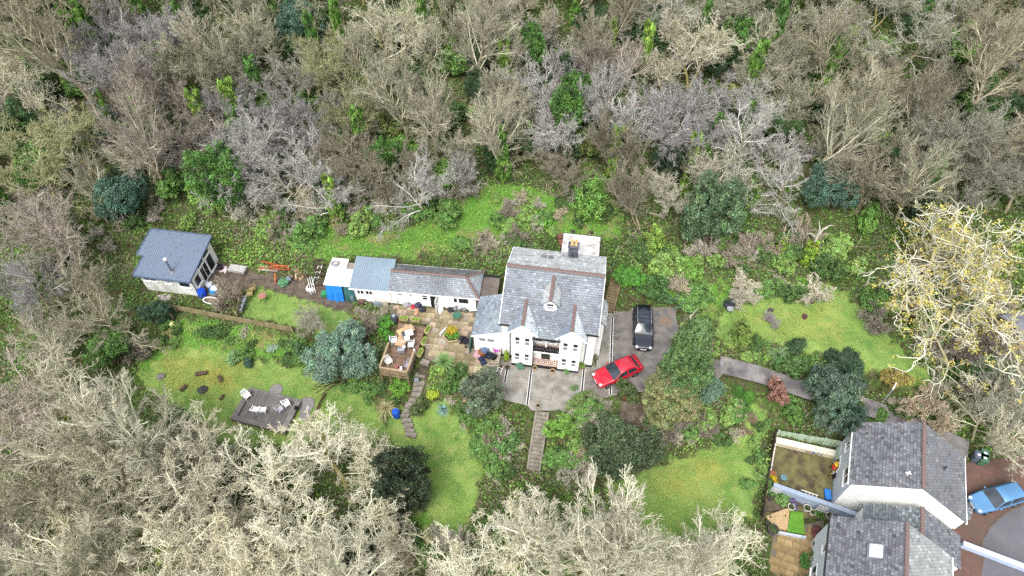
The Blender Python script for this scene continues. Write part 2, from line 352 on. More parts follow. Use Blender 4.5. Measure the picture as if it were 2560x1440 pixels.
# ------------------------------------------------------------------ building materials
m_wall = mat('white_render', '#e9e9e6', '#d9d9d4', .8, .85, .2, .15, 30)
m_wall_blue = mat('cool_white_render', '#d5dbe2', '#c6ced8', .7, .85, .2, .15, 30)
m_wall_old = mat('stained_render', '#d8dad6', '#a9aaa2', .9, .9, .2, .2, 20)
m_cream = mat('cream_render', '#c9bfa8', '#b3a88f', 1., .9, .2, .2, 20)
m_slate = mat('roof_slate', '#6d7378', '#5c6067', .45, .5, .45, .12, 25, attr=True, var2='#848a8e', vs2=.28, contrast=(.4, .7))
m_slate_pale = mat('pale_lichen_sky_slate', '#a2a5a4', '#919494', .7, .6, .35, .2, 25, attr=True)  # pale tone: lichen, plus sky reflection put into the colour
m_slate_dark = mat('dark_slate', '#686a6e', '#5d5e63', .5, .5, .45, .12, 25, attr=True)
m_under = mat('felt_course_shade', '#4a4a50', '#3a3a40', 2.)  # dark felt, also the painted shade between slate courses
m_ridge = mat('terracotta_ridge', '#67524e', '#524340', 2.5, .85, .2, .3, 15, var2='#857a75', vs2=9, contrast=(.45, .75))
m_black = mat('black_paint', '#1c1c20', '#2a2a2c', 3., .5)
m_white = mat('white_upvc', '#efefef', '#dededc', 2., .4)
m_glass = mat('window_glass', '#15181d', '#262b33', .6, .08, .6)
m_glass2 = mat('curtained_glass', '#8f949c', '#5c6068', 1.2, .12, .6)
m_lead = mat('lead_flashing', '#6f7278', '#55575c', 2., .5, .4)
m_bluemetal = mat('slate_blue_sheet_metal', '#667282', '#5a6675', .5, .38, .5, det=3, var2='#3d424e', vs2=3.3, contrast=(.62, .75))
m_greymetal = mat('grey_green_sheet_metal', '#788894', '#6d7c86', .4, .42, .5, det=3)
m_conc = mat('pale_concrete', '#7b776d', '#605c51', .5, .9, .2, .25, 14, var2='#8d8a84', vs2=1.1)
m_asph = mat('worn_asphalt', '#63605e', '#514e4c', .3, .85, .3, .3, 25, var2='#756f68', vs2=1.3)
m_wood = mat('weathered_timber', '#8d7a60', '#6f5f4b', 1.6, .85, .2, .2, 20, attr=True)
m_deck = mat('red_brown_deck', '#7a6455', '#675447', .9, .7, .3, .2, 20, attr=True)
m_greydeck = mat('grey_deck', '#75716e', '#625e5b', .9, .8, .2, .2, 20, attr=True)
m_stone = mat('patio_stone', '#b3a58c', '#9d8f78', 1.3, .85, .25, .25, 14, attr=True)
m_felt = mat('mineral_felt', '#bdbcba', '#a09e9b', .8, .85, .25, .2, 20, var2='#8d8478', vs2=2.1, contrast=(.5, .7))

def window(par, x, y, z, wd, ht, rz=0., split=.5, lower=None, name='window', upper=None, mull=0, sill=True, ft=.055):
    """frame flush on a wall whose outside is local -y turned by rz; x,y,z = middle of the bottom edge"""
    f = MB(); h = wd/2
    f.box(-h, -h+ft, -.05, .03, 0, ht); f.box(h-ft, h, -.05, .03, 0, ht); f.box(-h+ft, h-ft, -.05, .03, 0, ft); f.box(-h+ft, h-ft, -.05, .03, ht-ft, ht)
    if split: f.box(-h+ft, h-ft, -.048, .03, ht*split-.03, ht*split+.03)
    for k in range(mull): cx = -h+wd*(k+1)/(mull+1); f.box(cx-.025, cx+.025, -.046, .03, ft, ht-ft)
    o = f.build(name, m_white, par, (x, y, z), rz)
    if split:
        MB().box(-h+ft, h-ft, -.015, .01, ht*split+.03, ht-ft).build('pane', upper or m_glass, o)
        MB().box(-h+ft, h-ft, -.015, .01, ft, ht*split-.03).build('pane', lower or m_glass2, o)
    else: MB().box(-h+ft, h-ft, -.015, .01, ft, ht-ft).build('pane', upper or m_glass, o)
    if sill: MB().box(-h-.04, h+.04, -.13, .02, -.06, -.002).build('sill', m_white, o)
    return o
def slates(par, A, B, C, D, mt, name='slates', sw=.27, ex=.21, seed=1, spread=.15, tint=None, under=.03):
    """courses of overlapping slates on the quad A,B (eave) C,D (ridge)"""
    A, B, C, D = map(Vector, (A, B, C, D)); nrm = (B-A).cross(D-A).normalized()
    if nrm.z < 0: nrm = -nrm
    rows = max(2, int(round(((D-A).length+(C-B).length)/2/ex))); q = random.Random(seed); V, F, K = [], [], []
    base = [A, B, C, D]; mb = MB(); mb.solid([p-nrm*.005 for p in base], -nrm*under); rf = mb.build('roof_sheet', m_under, par)
    for r in range(rows):
        gp_ = .02/max((D-A).length, .3); t0, t1 = r/rows+gp_*.5, (r+1)/rows-gp_*.5  # open gap shows the dark undersheet as each course's shadow line
        a0, b0 = A.lerp(D, t0), B.lerp(C, t0); a1, b1 = A.lerp(D, t1), B.lerp(C, t1)
        L = (b0-a0).length; n = max(1, int(round(L/sw))); off = .5 if r % 2 else 0.
        cuts = [0.]+[(k+off)/n for k in range(0 if off else 1, n)]+[1.]; cuts = sorted(set(min(max(c, 0), 1) for c in cuts))
        for s0, s1 in zip(cuts, cuts[1:]):
            if s1-s0 < 1e-4: continue
            g = .010/max(L, .1); lo = .028+q.uniform(0, .014); sk = q.uniform(-.012, .012)
            p0, p1 = a0.lerp(b0, s0+g), a0.lerp(b0, s1-g); p2, p3 = a1.lerp(b1, s1-g), a1.lerp(b1, s0+g); i = len(V)
            dn = (A-D).normalized()*sk
            V += [p0+nrm*lo+dn, p1+nrm*lo+dn, p2+nrm*.006, p3+nrm*.006, p0+dn, p1+dn]; F += [(i, i+1, i+2, i+3), (i+4, i+5, i+1, i)]
            c = 1+q.uniform(-spread, spread)+(q.random() < .07)*.45-(q.random() < .1)*.25; e = q.uniform(-.05, .05)
            c = [c*(1+e), c, c*(1-e)];
            if tint: c = [x*y for x, y in zip(c, tint)]
            K += [c]*6
    me = bpy.data.meshes.new(name); me.from_pydata(V, [], F); me.update(); me.materials.append(mt)
    a = me.color_attributes.new('Col', 'FLOAT_COLOR', 'POINT'); a.data.foreach_set('color', np.array([list(k)+[1] for k in K], np.float32).ravel())
    o = obj(name, me, rf); return tag(o, kind='stuff')
_rt = {}
def ridge(par, p, q, r=.13, ln=.36, mt=None):
    p, q = Vector(p), Vector(q); n = max(2, int(round((q-p).length/ln))); step = (q-p)/n
    key = (round(step.length, 3), r)
    if key not in _rt:
        mb = MB(); L = step.length*.97; k = 6; vs = []
        for x, rr in ((0, r*1.06), (L*.14, r*1.06), (L*.14, r), (L, r)):
            vs += [(x, rr*1.15*math.cos(math.pi*i/k), rr*.8*math.sin(math.pi*i/k)) for i in range(k+1)]
        mb.add(vs, [(j*(k+1)+i, j*(k+1)+i+1, (j+1)*(k+1)+i+1, (j+1)*(k+1)+i) for j in range(3) for i in range(k)]+[tuple(range(k+1))])
        _rt[key] = mb.mesh('ridge_tile', mt or m_ridge)
    rot = step.to_track_quat('X', 'Z').to_euler()
    for i in range(n):
        obj('ridge_tile', _rt[key], par, p+step*i+Vector((0, 0, -.01+RD.uniform(0, .012))), rot)
def gableroof(par, x0, x1, ze, xr, zr, y0, y1, mt, mt2=None, seed=1, **k):     # ridge along local y
    slates(par, (x0, y1, ze), (x0, y0, ze), (xr, y0, zr), (xr, y1, zr), mt, seed=seed, **k)
    slates(par, (x1, y0, ze), (x1, y1, ze), (xr, y1, zr), (xr, y0, zr), mt2 or mt, seed=seed+1, **k)
    ridge(par, (xr, y0, zr+.03), (xr, y1, zr+.03))
def corrugated(par, A, B, C, D, mt, pitch=.2, hgt=.045, name='roof'):
    A, B, C, D = map(Vector, (A, B, C, D)); nrm = (B-A).cross(D-A).normalized(); nrm = nrm if nrm.z > 0 else -nrm
    n = int((B-A).length/pitch); mb = MB(); top, bot = [], []
    for k in range(n):
        for f, hh in ((0, 0), (.55, 0), (.65, hgt), (.9, hgt)):
            s = (k+f)/n; top.append(A.lerp(B, s)+nrm*hh); bot.append(D.lerp(C, s)+nrm*hh)
    top.append(B); bot.append(C); m = len(top)
    mb.add(top+bot, [(i, i+1, m+i+1, m+i) for i in range(m-1)])
    mb.solid([p-nrm*.012 for p in (A, B, C, D)], -nrm*.05)
    return mb.build(name, mt, par)
def pipe(par, pts, r=.04, name='downpipe', mt=None): return MB().tube(pts, r, 6).build(name, mt or m_black, par)

# ------------------------------------------------------------------ the big white house
H = thing('white_house', 'large white rendered house with two gabled bays and slate roof', 'house', (HO[0], HO[1], 0), -HA)
ZE, ZR, VR = 5.1, 7.72, 4.1
w_ = MB(); w_.solid([(.02, 0, -.2), (.02, 7.75, -.2), (.02, 7.75, 5.72), (.02, VR, ZR-.12), (.02, 0, ZE-.08)], (7.96, 0, 0)).build('wall', m_wall, H)
roof_f = lambda v: 5.2+(v+.2)*.588
for bx, nm in ((1.9, 0), (5.95, 1)):
    b = MB(); b.solid([(bx-.9, -.8, 0), (bx+.9, -.8, 0), (bx+.9, -.8, 5.1), (bx, -.8, 6.08), (bx-.9, -.8, 5.1)], (0, .9, 0))
    bw = b.build('bay', m_wall, H)
    MB().box(bx-.92, bx+.92, -.82, -.02, 0, .34).build('plinth', m_black, bw)
    for wx in (-.41, .42):
        window(bw, bx+wx, -.8, 3.3, .46, 1.2); window(bw, bx+wx, -.8, .95, .46, 1.15)
    gableroof(H, bx-1.26, bx+1.26, 5.03, bx, 6.29, -.95, 1.88, m_slate, m_slate_pale, seed=int(bx*10), ex=.2, sw=.24, tint=(1.4, 1.46, 1.5))
    br = MB()
    for s in (-1, 1): br.beam((bx, -.96, 6.22), (bx+s*1.27, -.96, 4.95), .05, .14)
    br.build('bargeboard', m_white, H)
MB().box(-.02, 1.0, -.02, .3, 0, .34).build('plinth', m_black, H); MB().box(6.85, 8.03, -.02, 7, 0, .34).build('plinth', m_black, H)
slates(H, (-.15, -.2, roof_f(-.2)), (8.17, -.2, roof_f(-.2)), (8.17, VR, ZR), (-.15, VR, ZR), m_slate, seed=3, tint=(1, 1.01, 1.03))
slates(H, (2.8, -.92, roof_f(-.92)), (5.05, -.92, roof_f(-.92)), (5.05, -.203, roof_f(-.203)), (2.8, -.203, roof_f(-.203)), m_slate, seed=4, tint=(.96, 1.02, 1.02))
slates(H, (8.17, 7.95, 5.82), (-.15, 7.95, 5.82), (-.15, VR, ZR), (8.17, VR, ZR), m_slate_pale, seed=5)
ridge(H, (-.15, VR, ZR+.03), (8.17, VR, ZR+.03), .15, .33)
for (a, b, v) in ((-.2, .82, -.26), (7.06, 8.2, -.26), (2.72, 5.1, -.98)):
    MB().box(a, b, v-.05, v+.06, roof_f(v)-.1, roof_f(v)+.0).build('gutter', m_black, H)
for x, v in ((.75, -.08), (7.25, -.08)): pipe(H, [(x, v-.1, 4.9), (x, v, 4.6), (x, v, 0)])
pipe(H, [(2.86, -.9, 4.7), (2.86, -.86, 4.5), (2.86, -.86, 0)])
for x in (-.16, 8.16):
    vb = MB(); vb.beam((x, -.22, roof_f(-.2)-.09), (x, VR, ZR-.06), .05, .16); vb.beam((x, VR, ZR-.06), (x, 7.95, 5.76), .05, .16); vb.build('bargeboard', m_white, H)
# porch and balcony between the bays
po = MB().box(2.8, 5.05, -.78, 0, 0, .42).build('porch', m_black, H)
m_tile = mat('patterned_floor_tile', '#b9a79a', '#8a6f63', 9., .5, .4)
m_ring = M('#5d3b36', .5); m_ringp = M('#d8cdbf', .5)
def tiledfloor(par, x0, x1, y0, y1, z, n):
    fl = MB().box(x0, x1, y0, y1, z, z+.02).build('tiled_floor', m_tile, par)
    rg = MB(); rg2 = MB()
    for k in range(n):
        cx = x0+(x1-x0)*(k+.5)/n; cy = (y0+y1)/2; r = min((x1-x0)/n, y1-y0)*.42
        rg.lathe([(r, 0), (r*.78, .006)], 8, (cx, cy, z+.021), cap=False); rg2.lathe([(r*.72, 0), (r*.45, .006)], 8, (cx, cy, z+.021), cap=False); rg.lathe([(r*.32, .004), (.01, .004)], 6, (cx, cy, z+.021), cap=False)
    rg.build('tile_pattern', m_ring, fl, kind='stuff'); rg2.build('tile_pattern', m_ringp, fl, kind='stuff')
tiledfloor(po, 2.82, 5.03, -.72, -.01, .42, 4)
ba = MB().box(2.8, 5.05, -.8, 0, 2.42, 2.6).build('balcony', m_wall, H)
tiledfloor(ba, 2.82, 5.03, -.62, -.01, 2.6, 4)
rl = MB().box(2.8, 5.04, -.79, -.7, 3.28, 3.36).box(2.8, 5.04, -.79, -.7, 2.62, 2.7).build('handrail', m_black, ba)
bal = MB().lathe([(.03, 0), (.055, .12), (.03, .25), (.05, .42), (.025, .58)], 6).mesh('baluster', m_black)
for k in range(15): obj('baluster', bal, ba, (2.88+k*.15, -.745, 2.7))
MB().box(2.8, 5.04, -.66, -.62, 2.62, 3.25).build('screen', M('#77706e'), ba)
MB().box(3.86, 3.98, -.75, -.6, 3.36, 4.75).build('post', m_white, ba)
d = MB().box(3.5, 4.3, -.04, .0, .45, 2.2).build('front_door', M('#26302a', .4), H)
MB().box(3.42, 3.5, -.07, 0, .45, 2.3).box(4.3, 4.38, -.07, 0, .45, 2.3).box(3.42, 4.38, -.07, 0, 2.2, 2.3).build('door_frame', m_white, d)
MB().box(3.6, 4.2, -.055, -.04, 1.5, 2.1).build('pane', m_glass, d)
for a in (3.25, 4.45): window(H, a, 0, 3.0, .6, 1.5, split=0)
# dormer
dm = MB(); dm.solid([(3.38, 1.22, 5.9), (4.46, 1.22, 5.9), (4.46, 1.22, 6.85), (3.92, 1.22, 7.35), (3.38, 1.22, 6.85)], (0, 2.4, 0)); dmo = dm.build('dormer', m_wall, H)
window(dmo, 3.92, 1.22, 6.1, .62, .8)
gableroof(H, 3.18, 4.66, 6.78, 3.92, 7.42, 1.05, 3.75, m_slate_pale, seed=33, ex=.2, sw=.24)
for cx in (2.75, 3.35):
    z = ZR-(6.55-VR)*.494
    s = MB(); s.M = Matrix.Translation((cx, 6.55, z+.06)) @ Matrix.Rotation(-math.atan(.494), 4, 'X'); s.box(-.2, .2, -.28, .28, -.04, .05); so = s.build('skylight', m_lead, H)
    s = MB(); s.M = Matrix.Translation((cx, 6.55, z+.115)) @ Matrix.Rotation(-math.atan(.494), 4, 'X'); s.box(-.14, .14, -.2, .2, 0, .01); s.build('pane', m_glass2, so)
ch = MB().box(4.8, 5.68, 7.0, 7.6, 5.6, 7.55).box(4.74, 5.74, 6.94, 7.66, 7.55, 7.68).build('chimney', mat('blackened_stack', '#3a3b42', '#6a6c74', 1.5, .5, .4), H)
cp = MB().lathe([(.16, 0), (.13, .1), (.12, .45), (.15, .5), (.15, .56), (.1, .56), (.09, .3)], 10).mesh('chimney_pot', M('#c9ab78', .9))
for x in (5.08, 5.42): obj('chimney_pot', cp, ch, (x, 7.3, 7.68))
# side projection on the right gable and side window
MB().solid([(7.98, 1.3, 0), (8.55, 1.3, 0), (8.55, 1.3, 4.5), (7.98, 1.3, 5.3)], (0, 2.3, 0)).build('side_bay', m_wall, H)
slates(H, (8.75, 1.15, 4.5), (8.75, 3.75, 4.5), (8.05, 3.75, 5.55), (8.05, 1.15, 5.55), m_slate_pale, seed=8)
# flat-roofed block behind
E_ = thing('rear_extension', 'low flat-roofed extension with pale felt roof behind the white house', 'extension', (*HW(4.15, 8.0), 0), -HA)
MB().box(0, 3.35, 0, 4.4, 1.2, 3.45).build('wall', m_wall_old, E_)
MB().box(-.1, 3.45, -.1, 4.5, 3.45, 3.56).build('flat_roof', m_felt, E_)
MB().box(-.14, -.1, -.1, 4.5, 3.3, 3.6).box(3.45, 3.49, -.1, 4.5, 3.3, 3.6).box(-.14, 3.49, 4.5, 4.54, 3.3, 3.6).build('fascia', m_black, E_)
# annexe
A_ = thing('annexe', 'white lean-to annexe with blue-grey slates joined to the big house', 'annexe', (*HW(0, 0), 0), -HA)
MB().solid([(-2.5, .12, -.1), (-.01, .12, -.1), (-.01, .12, 3.5), (-2.5, .12, 2.6)], (0, 4.1, 0)).build('wall', m_wall, A_)
slates(A_, (-2.68, 4.35, 2.6), (-2.68, -.02, 2.6), (-.02, -.02, 3.62), (-.02, 4.35, 3.62), m_slate, seed=14, tint=(1.2, 1.27, 1.32), sw=.24, ex=.2)
b = MB(); b.beam((-2.7, -.04, 2.55), (-.02, -.04, 3.57), .04, .14); b.build('bargeboard', m_white, A_)
for x in (-1.72, -.98): window(A_, x, .12, 1.75, .68, .62, split=0, upper=m_glass2)
# ------------------------------------------------------------------ outhouse row
O_ = thing('slate_outhouse', 'long low white outhouse with hipped slate roof and open door', 'outhouse', (*RW(3.55, 0), 0), -RA)
MB().box(0, 8.0, 0, 2.9, -.1, 2.06).build('wall', m_wall, O_)
OE, OR_ = 2.1, 3.05
slates(O_, (-.1, -.22, OE), (8.35, -.22, OE), (6.95, 1.45, OR_), (-.1, 1.45, OR_), m_slate, seed=21, sw=.26, ex=.2)
slates(O_, (8.35, 3.1, OE), (-.1, 3.1, OE), (-.1, 1.45, OR_), (6.95, 1.45, OR_), m_slate_dark, seed=22, sw=.26, ex=.2, tint=(.9, .9, .85))
slates(O_, (8.35, -.22, OE), (8.35, 3.1, OE), (6.95, 1.46, OR_), (6.95, 1.44, OR_), m_slate, seed=23, sw=.26, ex=.2)
ridge(O_, (-.1, 1.45, OR_+.03), (6.95, 1.45, OR_+.03)); ridge(O_, (8.33, -.2, OE+.03), (6.97, 1.42, OR_+.03)); ridge(O_, (8.33, 3.08, OE+.03), (6.97, 1.48, OR_+.03))
MB().solid([(-.1, 0, 2.0), (-.1, 2.9, 2.0), (-.1, 1.45, 2.98)], (.12, 0, 0)).build('gable', m_wall, O_)
MB().box(-.1, 8.35, -.28, -.22, 1.98, 2.08).box(-.1, 8.4, 3.1, 3.16, 1.98, 2.1).build('gutter', m_white, O_)
for x, z, a, h in ((.85, 1.35, .55, .5), (1.9, 1.25, .35, .5), (3.2, .95, .55, .8)): window(O_, x, 0, z, a, h, split=.55, lower=m_glass)
window(O_, 6.1, 0, .95, .4, .85, split=0); window(O_, 6.85, 0, .9, 1.0, .9, split=0)
dr = MB().box(3.72, 4.38, -.03, -.002, .02, 1.92).build('doorway_shade_panel', M('#1d1e22', .9), O_)  # flat dark panel painted as the shaded inside behind the open door
o = MB().box(0, .04, -.72, 0, 0, 1.88).build('door', m_white, dr, (4.4, -.05, .03), math.radians(-8))
MB().box(.04, .05, -.6, -.12, .95, 1.7).build('pane', m_glass2, o)
pipe(O_, [(7.4, -.32, .3), (8.2, -.2, .42)], .05, 'drainpipe', m_white)
Gg = thing('garage', 'white garage with grey-blue ribbed metal roof left of slate outhouse', 'garage', (*RW(0, 0), 0), -RA)
MB().box(0, 3.5, 0, 2.9, -.1, 2.0).solid([(0, 0, 2.0), (0, 2.9, 2.0), (0, 2.9, 2.62), ], (3.5, 0, 0)).build('wall', m_wall, Gg)
corrugated(Gg, (-.3, -.28, 2.08), (3.52, -.28, 2.08), (3.52, 3.15, 2.75), (-.3, 3.15, 2.75), m_greymetal, .21, .04)
MB().box(-.3, 3.5, -.34, -.28, 1.96, 2.08).build('fascia', m_white, Gg)
for k in range(2):
    x = .25+k*.82
    d = MB().box(x, x+.78, -.05, -.003, .02, 1.9).build('door', m_white, Gg)
    for j in (0, 1): MB().box(x+.12+j*.32, x+.34+j*.32, -.06, -.05, 1.15, 1.65).build('pane', m_glass, d)
    MB().cbox((x+.7-k*.62, -.08, 1.0), (.03, .05, .14)).build('handle', M('#8a8a8a', .3), d)
S_ = thing('shelter', 'open timber shelter with flat white roof hung with blue tarpaulin', 'shelter', (*RW(-2.75, 0), 0), -RA)
MB().solid([(0, -.1, 2.0), (2.52, -.1, 2.05), (2.52, 1.75, 2.3), (0, 1.75, 2.25)], (0, 0, .07)).build('flat_roof', M('#f1efec', .7), S_)
ps = MB().box(-.04, .04, -.04, .04, 0, 2.05).mesh('post', m_wood)
for x, y in ((.1, .05), (2.4, .05), (.1, 1.6), (2.4, 1.6)): obj('post', ps, S_, (x, y, 0))
MB().box(-.2, 2.75, 1.78, 2.9, .3, 1.98).build('rear_wall', M('#8d857c', .9), S_)
MB().solid([(-.05, 1.78, 1.98), (1.6, 1.78, 1.98), (1.6, 3.2, 2.1), (-.05, 3.2, 2.1)], (0, 0, .06)).build('slab', M('#d7d3cd', .9), S_)
tp = MB(); q = random.Random(4); n, m = 14, 8; vs = []
for j in range(m+1):
    for i in range(n+1):
        s, t = i/n, j/m; fold = math.sin(s*19+q.uniform(-.4, .4))*.07*(.3+t)
        vs.append((.15+s*1.55-.12*t*(1-s), -.06-.32*t+fold, 1.98-1.92*t+.05*math.sin(s*9)))
tp.add(vs, [(j*(n+1)+i, j*(n+1)+i+1, (j+1)*(n+1)+i+1, (j+1)*(n+1)+i) for j in range(m) for i in range(n)])
tpo = tp.build('tarpaulin', mat('blue_tarpaulin', '#1f6fbf', '#2a82d6', 2., .45, .4), None, (*RW(-2.75, 0), 0), -RA, smooth=True); tag(tpo, 'blue tarpaulin hanging from the front of the white-roofed shelter', 'tarpaulin')
tp.v = [(x*.62+1.72, y+.12, z) for x, y, z in tp.v]; tpo = tp.build('tarpaulin', mat('green_tarpaulin', '#2f5a5c', '#3d6d6a', 2., .5, .4), None, (*RW(-2.75, 0), 0), -RA, smooth=True); tag(tpo, 'dull green tarpaulin beside the blue one under the shelter', 'tarpaulin')
# low flat roof between outhouse and big house
C_ = thing('link_roof', 'low grey felt-covered flat roof between slate outhouse and white house', 'roof', (*RW(11.75, .4), 0), -RA)
MB().box(.05, 1.75, -1.2, 2.3, 1.7, 1.82).build('flat_roof', mat('dark_felt', '#6a625c', '#565049', 1., .9, .2, .3, 10), C_)
MB().box(.05, 1.75, -1.15, -.9, 0, 1.7).build('wall', m_wall_old, C_)
MB().box(.05, 1.78, 2.3, 2.42, 1.7, 2.0).build('kerb', m_black, C_)
# ------------------------------------------------------------------ garden studio
SA = math.radians(8.6); SO = P(497, 740, 0)
def SW(u, v): return (SO[0]+u*math.cos(SA)+v*math.sin(SA), SO[1]-u*math.sin(SA)+v*math.cos(SA))
T_ = thing('garden_studio', 'white garden studio with slate-blue ribbed metal roof and flue', 'studio', (SO[0], SO[1], 0), -SA)
MB().solid([(-5.15, 0, -.2), (-5.15, 4.6, -.2), (-5.15, 4.6, 3.1), (-5.15, 0, 2.5)], (5.12, 0, 0)).build('wall', m_wall_old, T_)
MB().solid([(-.028, .02, -.2), (-.028, 4.6, -.2), (-.028, 4.6, 3.1), (-.028, .02, 2.5)], (.03, 0, 0)).build('end_wall', mat('two_tone_render', '#e4e2dc', '#c9bfa8', .5, .85), T_)
MB().solid([(-5.75, 2.2, -.2), (-5.75, 4.6, -.2), (-5.75, 4.6, 3.1), (-5.75, 2.2, 2.78)], (.59, 0, 0)).build('side_bay', m_wall_old, T_)
zr = lambda v: 2.52+(v+.3)*.125
corrugated(T_, (-5.4, -.3, zr(-.3)), (.18, -.3, zr(-.3)), (.18, 4.95, zr(4.95)), (-5.4, 4.95, zr(4.95)), m_bluemetal, .19, .04)
corrugated(T_, (-6.05, 1.9, zr(1.9)), (-5.404, 1.9, zr(1.9)), (-5.404, 4.95, zr(4.95)), (-6.05, 4.95, zr(4.95)), m_bluemetal, .19, .04)
m_trim = M('#56637a', .4)
f = MB(); f.beam((.22, -.32, zr(-.3)), (.22, 4.97, zr(4.95)), .1, .16); f.beam((-6.05, 4.99, zr(4.95)), (.22, 4.99, zr(4.95)), .1, .16); f.beam((-6.07, 1.9, zr(1.9)), (-6.07, 4.95, zr(4.95)), .08, .14)
f.beam((-5.43, -.3, zr(-.3)), (-5.43, 1.9, zr(1.9)), .08, .14); f.build('verge', m_trim, T_)
MB().box(-5.4, .2, -.42, -.3, 2.36, 2.5).build('gutter', m_trim, T_)
fl = MB().tube([(-1.9, .55, 2.55), (-1.9, .55, 4.3)], .09, 10).build('flue', M('#8d9199', .3, .5, .8), T_)
MB().lathe([(.09, 0), (.16, .03), (.16, .18), (.05, .26)], 10, (-1.9, .55, 4.25)).build('cowl', M('#e8e8e6', .5), fl)
MB().lathe([(.3, 0), (.12, .14)], 8, (-1.9, .55, 2.63)).build('collar', m_lead, fl)
window(T_, -4.2, 0, 1.55, 1.35, .75, split=0, mull=1); window(T_, -2.45, 0, 1.45, .65, .6, split=.4, lower=m_glass); window(T_, -.8, 0, 1.2, 1.15, 1.0, split=0)
hp = math.pi/2
window(T_, 0, .85, .75, 1.0, 1.25, hp, split=0, ft=.08); fd = window(T_, 0, 2.2, .08, 1.35, 1.95, hp, split=0, mull=1, name='french_door', sill=False, ft=.1); window(T_, 0, 3.45, .08, 1.1, 1.95, hp, split=0, ft=.08)
window(T_, 0, 3.35, 2.15, 1.2, .5, hp, split=0, sill=False); window(T_, 0, 2.1, 2.1, 1.2, .4, hp, split=0, sill=False)
pipe(T_, [(.06, .02, 2.4), (.06, .02, 0)], .035)
# ------------------------------------------------------------------ neighbouring houses
N1 = thing('gabled_house', 'white gabled neighbour house with dark slate roof beside the blue car', 'house', (*nh(0, 0), 0), -NA)
mm = MB().solid([(0, 0, -4.6), (8.0, 0, -4.6), (8.0, 0, .32), (4.05, 0, 2.88), (0, 0, .32)], (0, 5.5, 0)).build('wall', m_wall, N1)
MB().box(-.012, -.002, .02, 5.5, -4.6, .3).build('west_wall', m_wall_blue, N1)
slates(N1, (-.22, 5.7, .3), (-.22, -.1, .3), (4.05, -.1, 3.02), (4.05, 5.7, 3.02), m_slate_dark, seed=41, sw=.25, ex=.23, spread=.35)
slates(N1, (8.25, -.1, .3), (8.25, 5.7, .3), (4.05, 5.7, 3.02), (4.05, -.1, 3.02), m_slate_dark, seed=42, sw=.25, ex=.23, tint=(1.05, 1.03, 1))
ridge(N1, (4.05, -.1, 3.05), (4.05, 5.7, 3.05))
MB().box(-.3, -.22, -.1, 5.7, .16, .28).build('gutter', m_white, N1); MB().box(8.25, 8.34, -.15, 5.7, .12, .27).build('gutter', m_white, N1)
for x, y in ((-.02, 4.2), ): window(N1, x, y, -1.6, .8, .9, -hp, split=0, mull=1)
window(N1, -.02, 1.3, -1.5, 1.5, 1.05, -hp, split=0, mull=1); window(N1, -.02, 3.5, -4.0, 1.2, 1.2, -hp, split=0, mull=1); window(N1, 4.5, 0, -1.35, .95, .9, split=0)
v = MB().tube([(3.1, 1.0, 2.45), (3.1, 1.0, 2.95)], .07, 8).box(2.9, 3.3, .96, 1.04, 2.7, 2.76).build('vent_pipe', m_white, N1)
v = MB().tube([(6.0, 2.9, 1.7), (6.0, 2.9, 2.3)], .08, 8).build('vent_pipe', M('#4a4a50'), N1)
# small porch gable on the drive side
slates(N1, (8.9, .7, -.5), (8.3, .7, -.2), (8.3, 1.4, .25), (8.9, 1.4, .05), m_slate_dark, seed=44); slates(N1, (8.3, 2.1, -.2), (8.9, 2.1, -.5), (8.9, 1.4, .05), (8.3, 1.4, .25), m_slate_dark, seed=45)
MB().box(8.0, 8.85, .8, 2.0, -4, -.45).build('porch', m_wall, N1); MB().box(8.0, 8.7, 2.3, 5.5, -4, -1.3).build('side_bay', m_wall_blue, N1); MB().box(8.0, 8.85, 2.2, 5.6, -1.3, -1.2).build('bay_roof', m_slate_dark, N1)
N2 = thing('skylight_house', 'white neighbour house with two roof skylights at the bottom right', 'house', (*nh(-1.1, -3.3), 0), -NA)
MB().solid([(0, 0, -4.6), (8.1, 0, -4.6), (8.1, 0, .32), (4.1, 0, 2.88), (0, 0, .32)], (0, -9.0, 0)).build('wall', m_wall, N2)
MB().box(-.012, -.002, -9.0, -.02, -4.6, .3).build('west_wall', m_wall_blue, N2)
slates(N2, (-.2, .12, .3), (-.2, -9.1, .3), (4.1, -9.1, 3.02), (4.1, .12, 3.02), m_slate_dark, seed=51, sw=.25, ex=.23, spread=.35)
slates(N2, (8.3, -9.1, .3), (8.3, .12, .3), (4.1, .12, 3.02), (4.1, -9.1, 3.02), m_slate_pale, seed=52, sw=.25, ex=.23, tint=(.74, .74, .73))
ridge(N2, (4.1, .12, 3.05), (4.1, -9.1, 3.05)); MB().box(-.3, -.2, -9.1, .12, .14, .28).build('gutter', m_black, N2); MB().box(8.3, 8.4, -9.1, .12, .14, .28).build('gutter', m_white, N2)
for yy in (-2.3, -4.75):
    an = math.atan2(2.72, 4.3); zc = .3+(2.45+.2)*2.72/4.3
    s = MB(); s.M = Matrix.Translation((2.45, yy, zc+.07)) @ Matrix.Rotation(-an, 4, 'Y'); s.box(-.55, .55, -.6, .6, -.05, .06); so = s.build('skylight', m_lead, N2)
    s = MB(); s.M = Matrix.Translation((2.45, yy, zc+.14)) @ Matrix.Rotation(-an, 4, 'Y'); s.box(-.42, .42, -.48, .48, 0, .012); s.build('pane', mat('skylight_glass', '#dfe4ea', '#c8d0d8', 1.5, .15, .6), so)
window(N2, -.02, -2.0, -1.3, .7, 1.0, -hp, split=0); window(N2, -.02, -3.4, -3.6, 1.4, 1.3, -hp, split=0, mull=1); window(N2, -.02, -5.0, -1.4, 1.2, 1.05, -hp, split=0, mull=1); window(N2, -.02, -6.6, -3.5, 1.5, 1.8, -hp, split=0, mull=1)
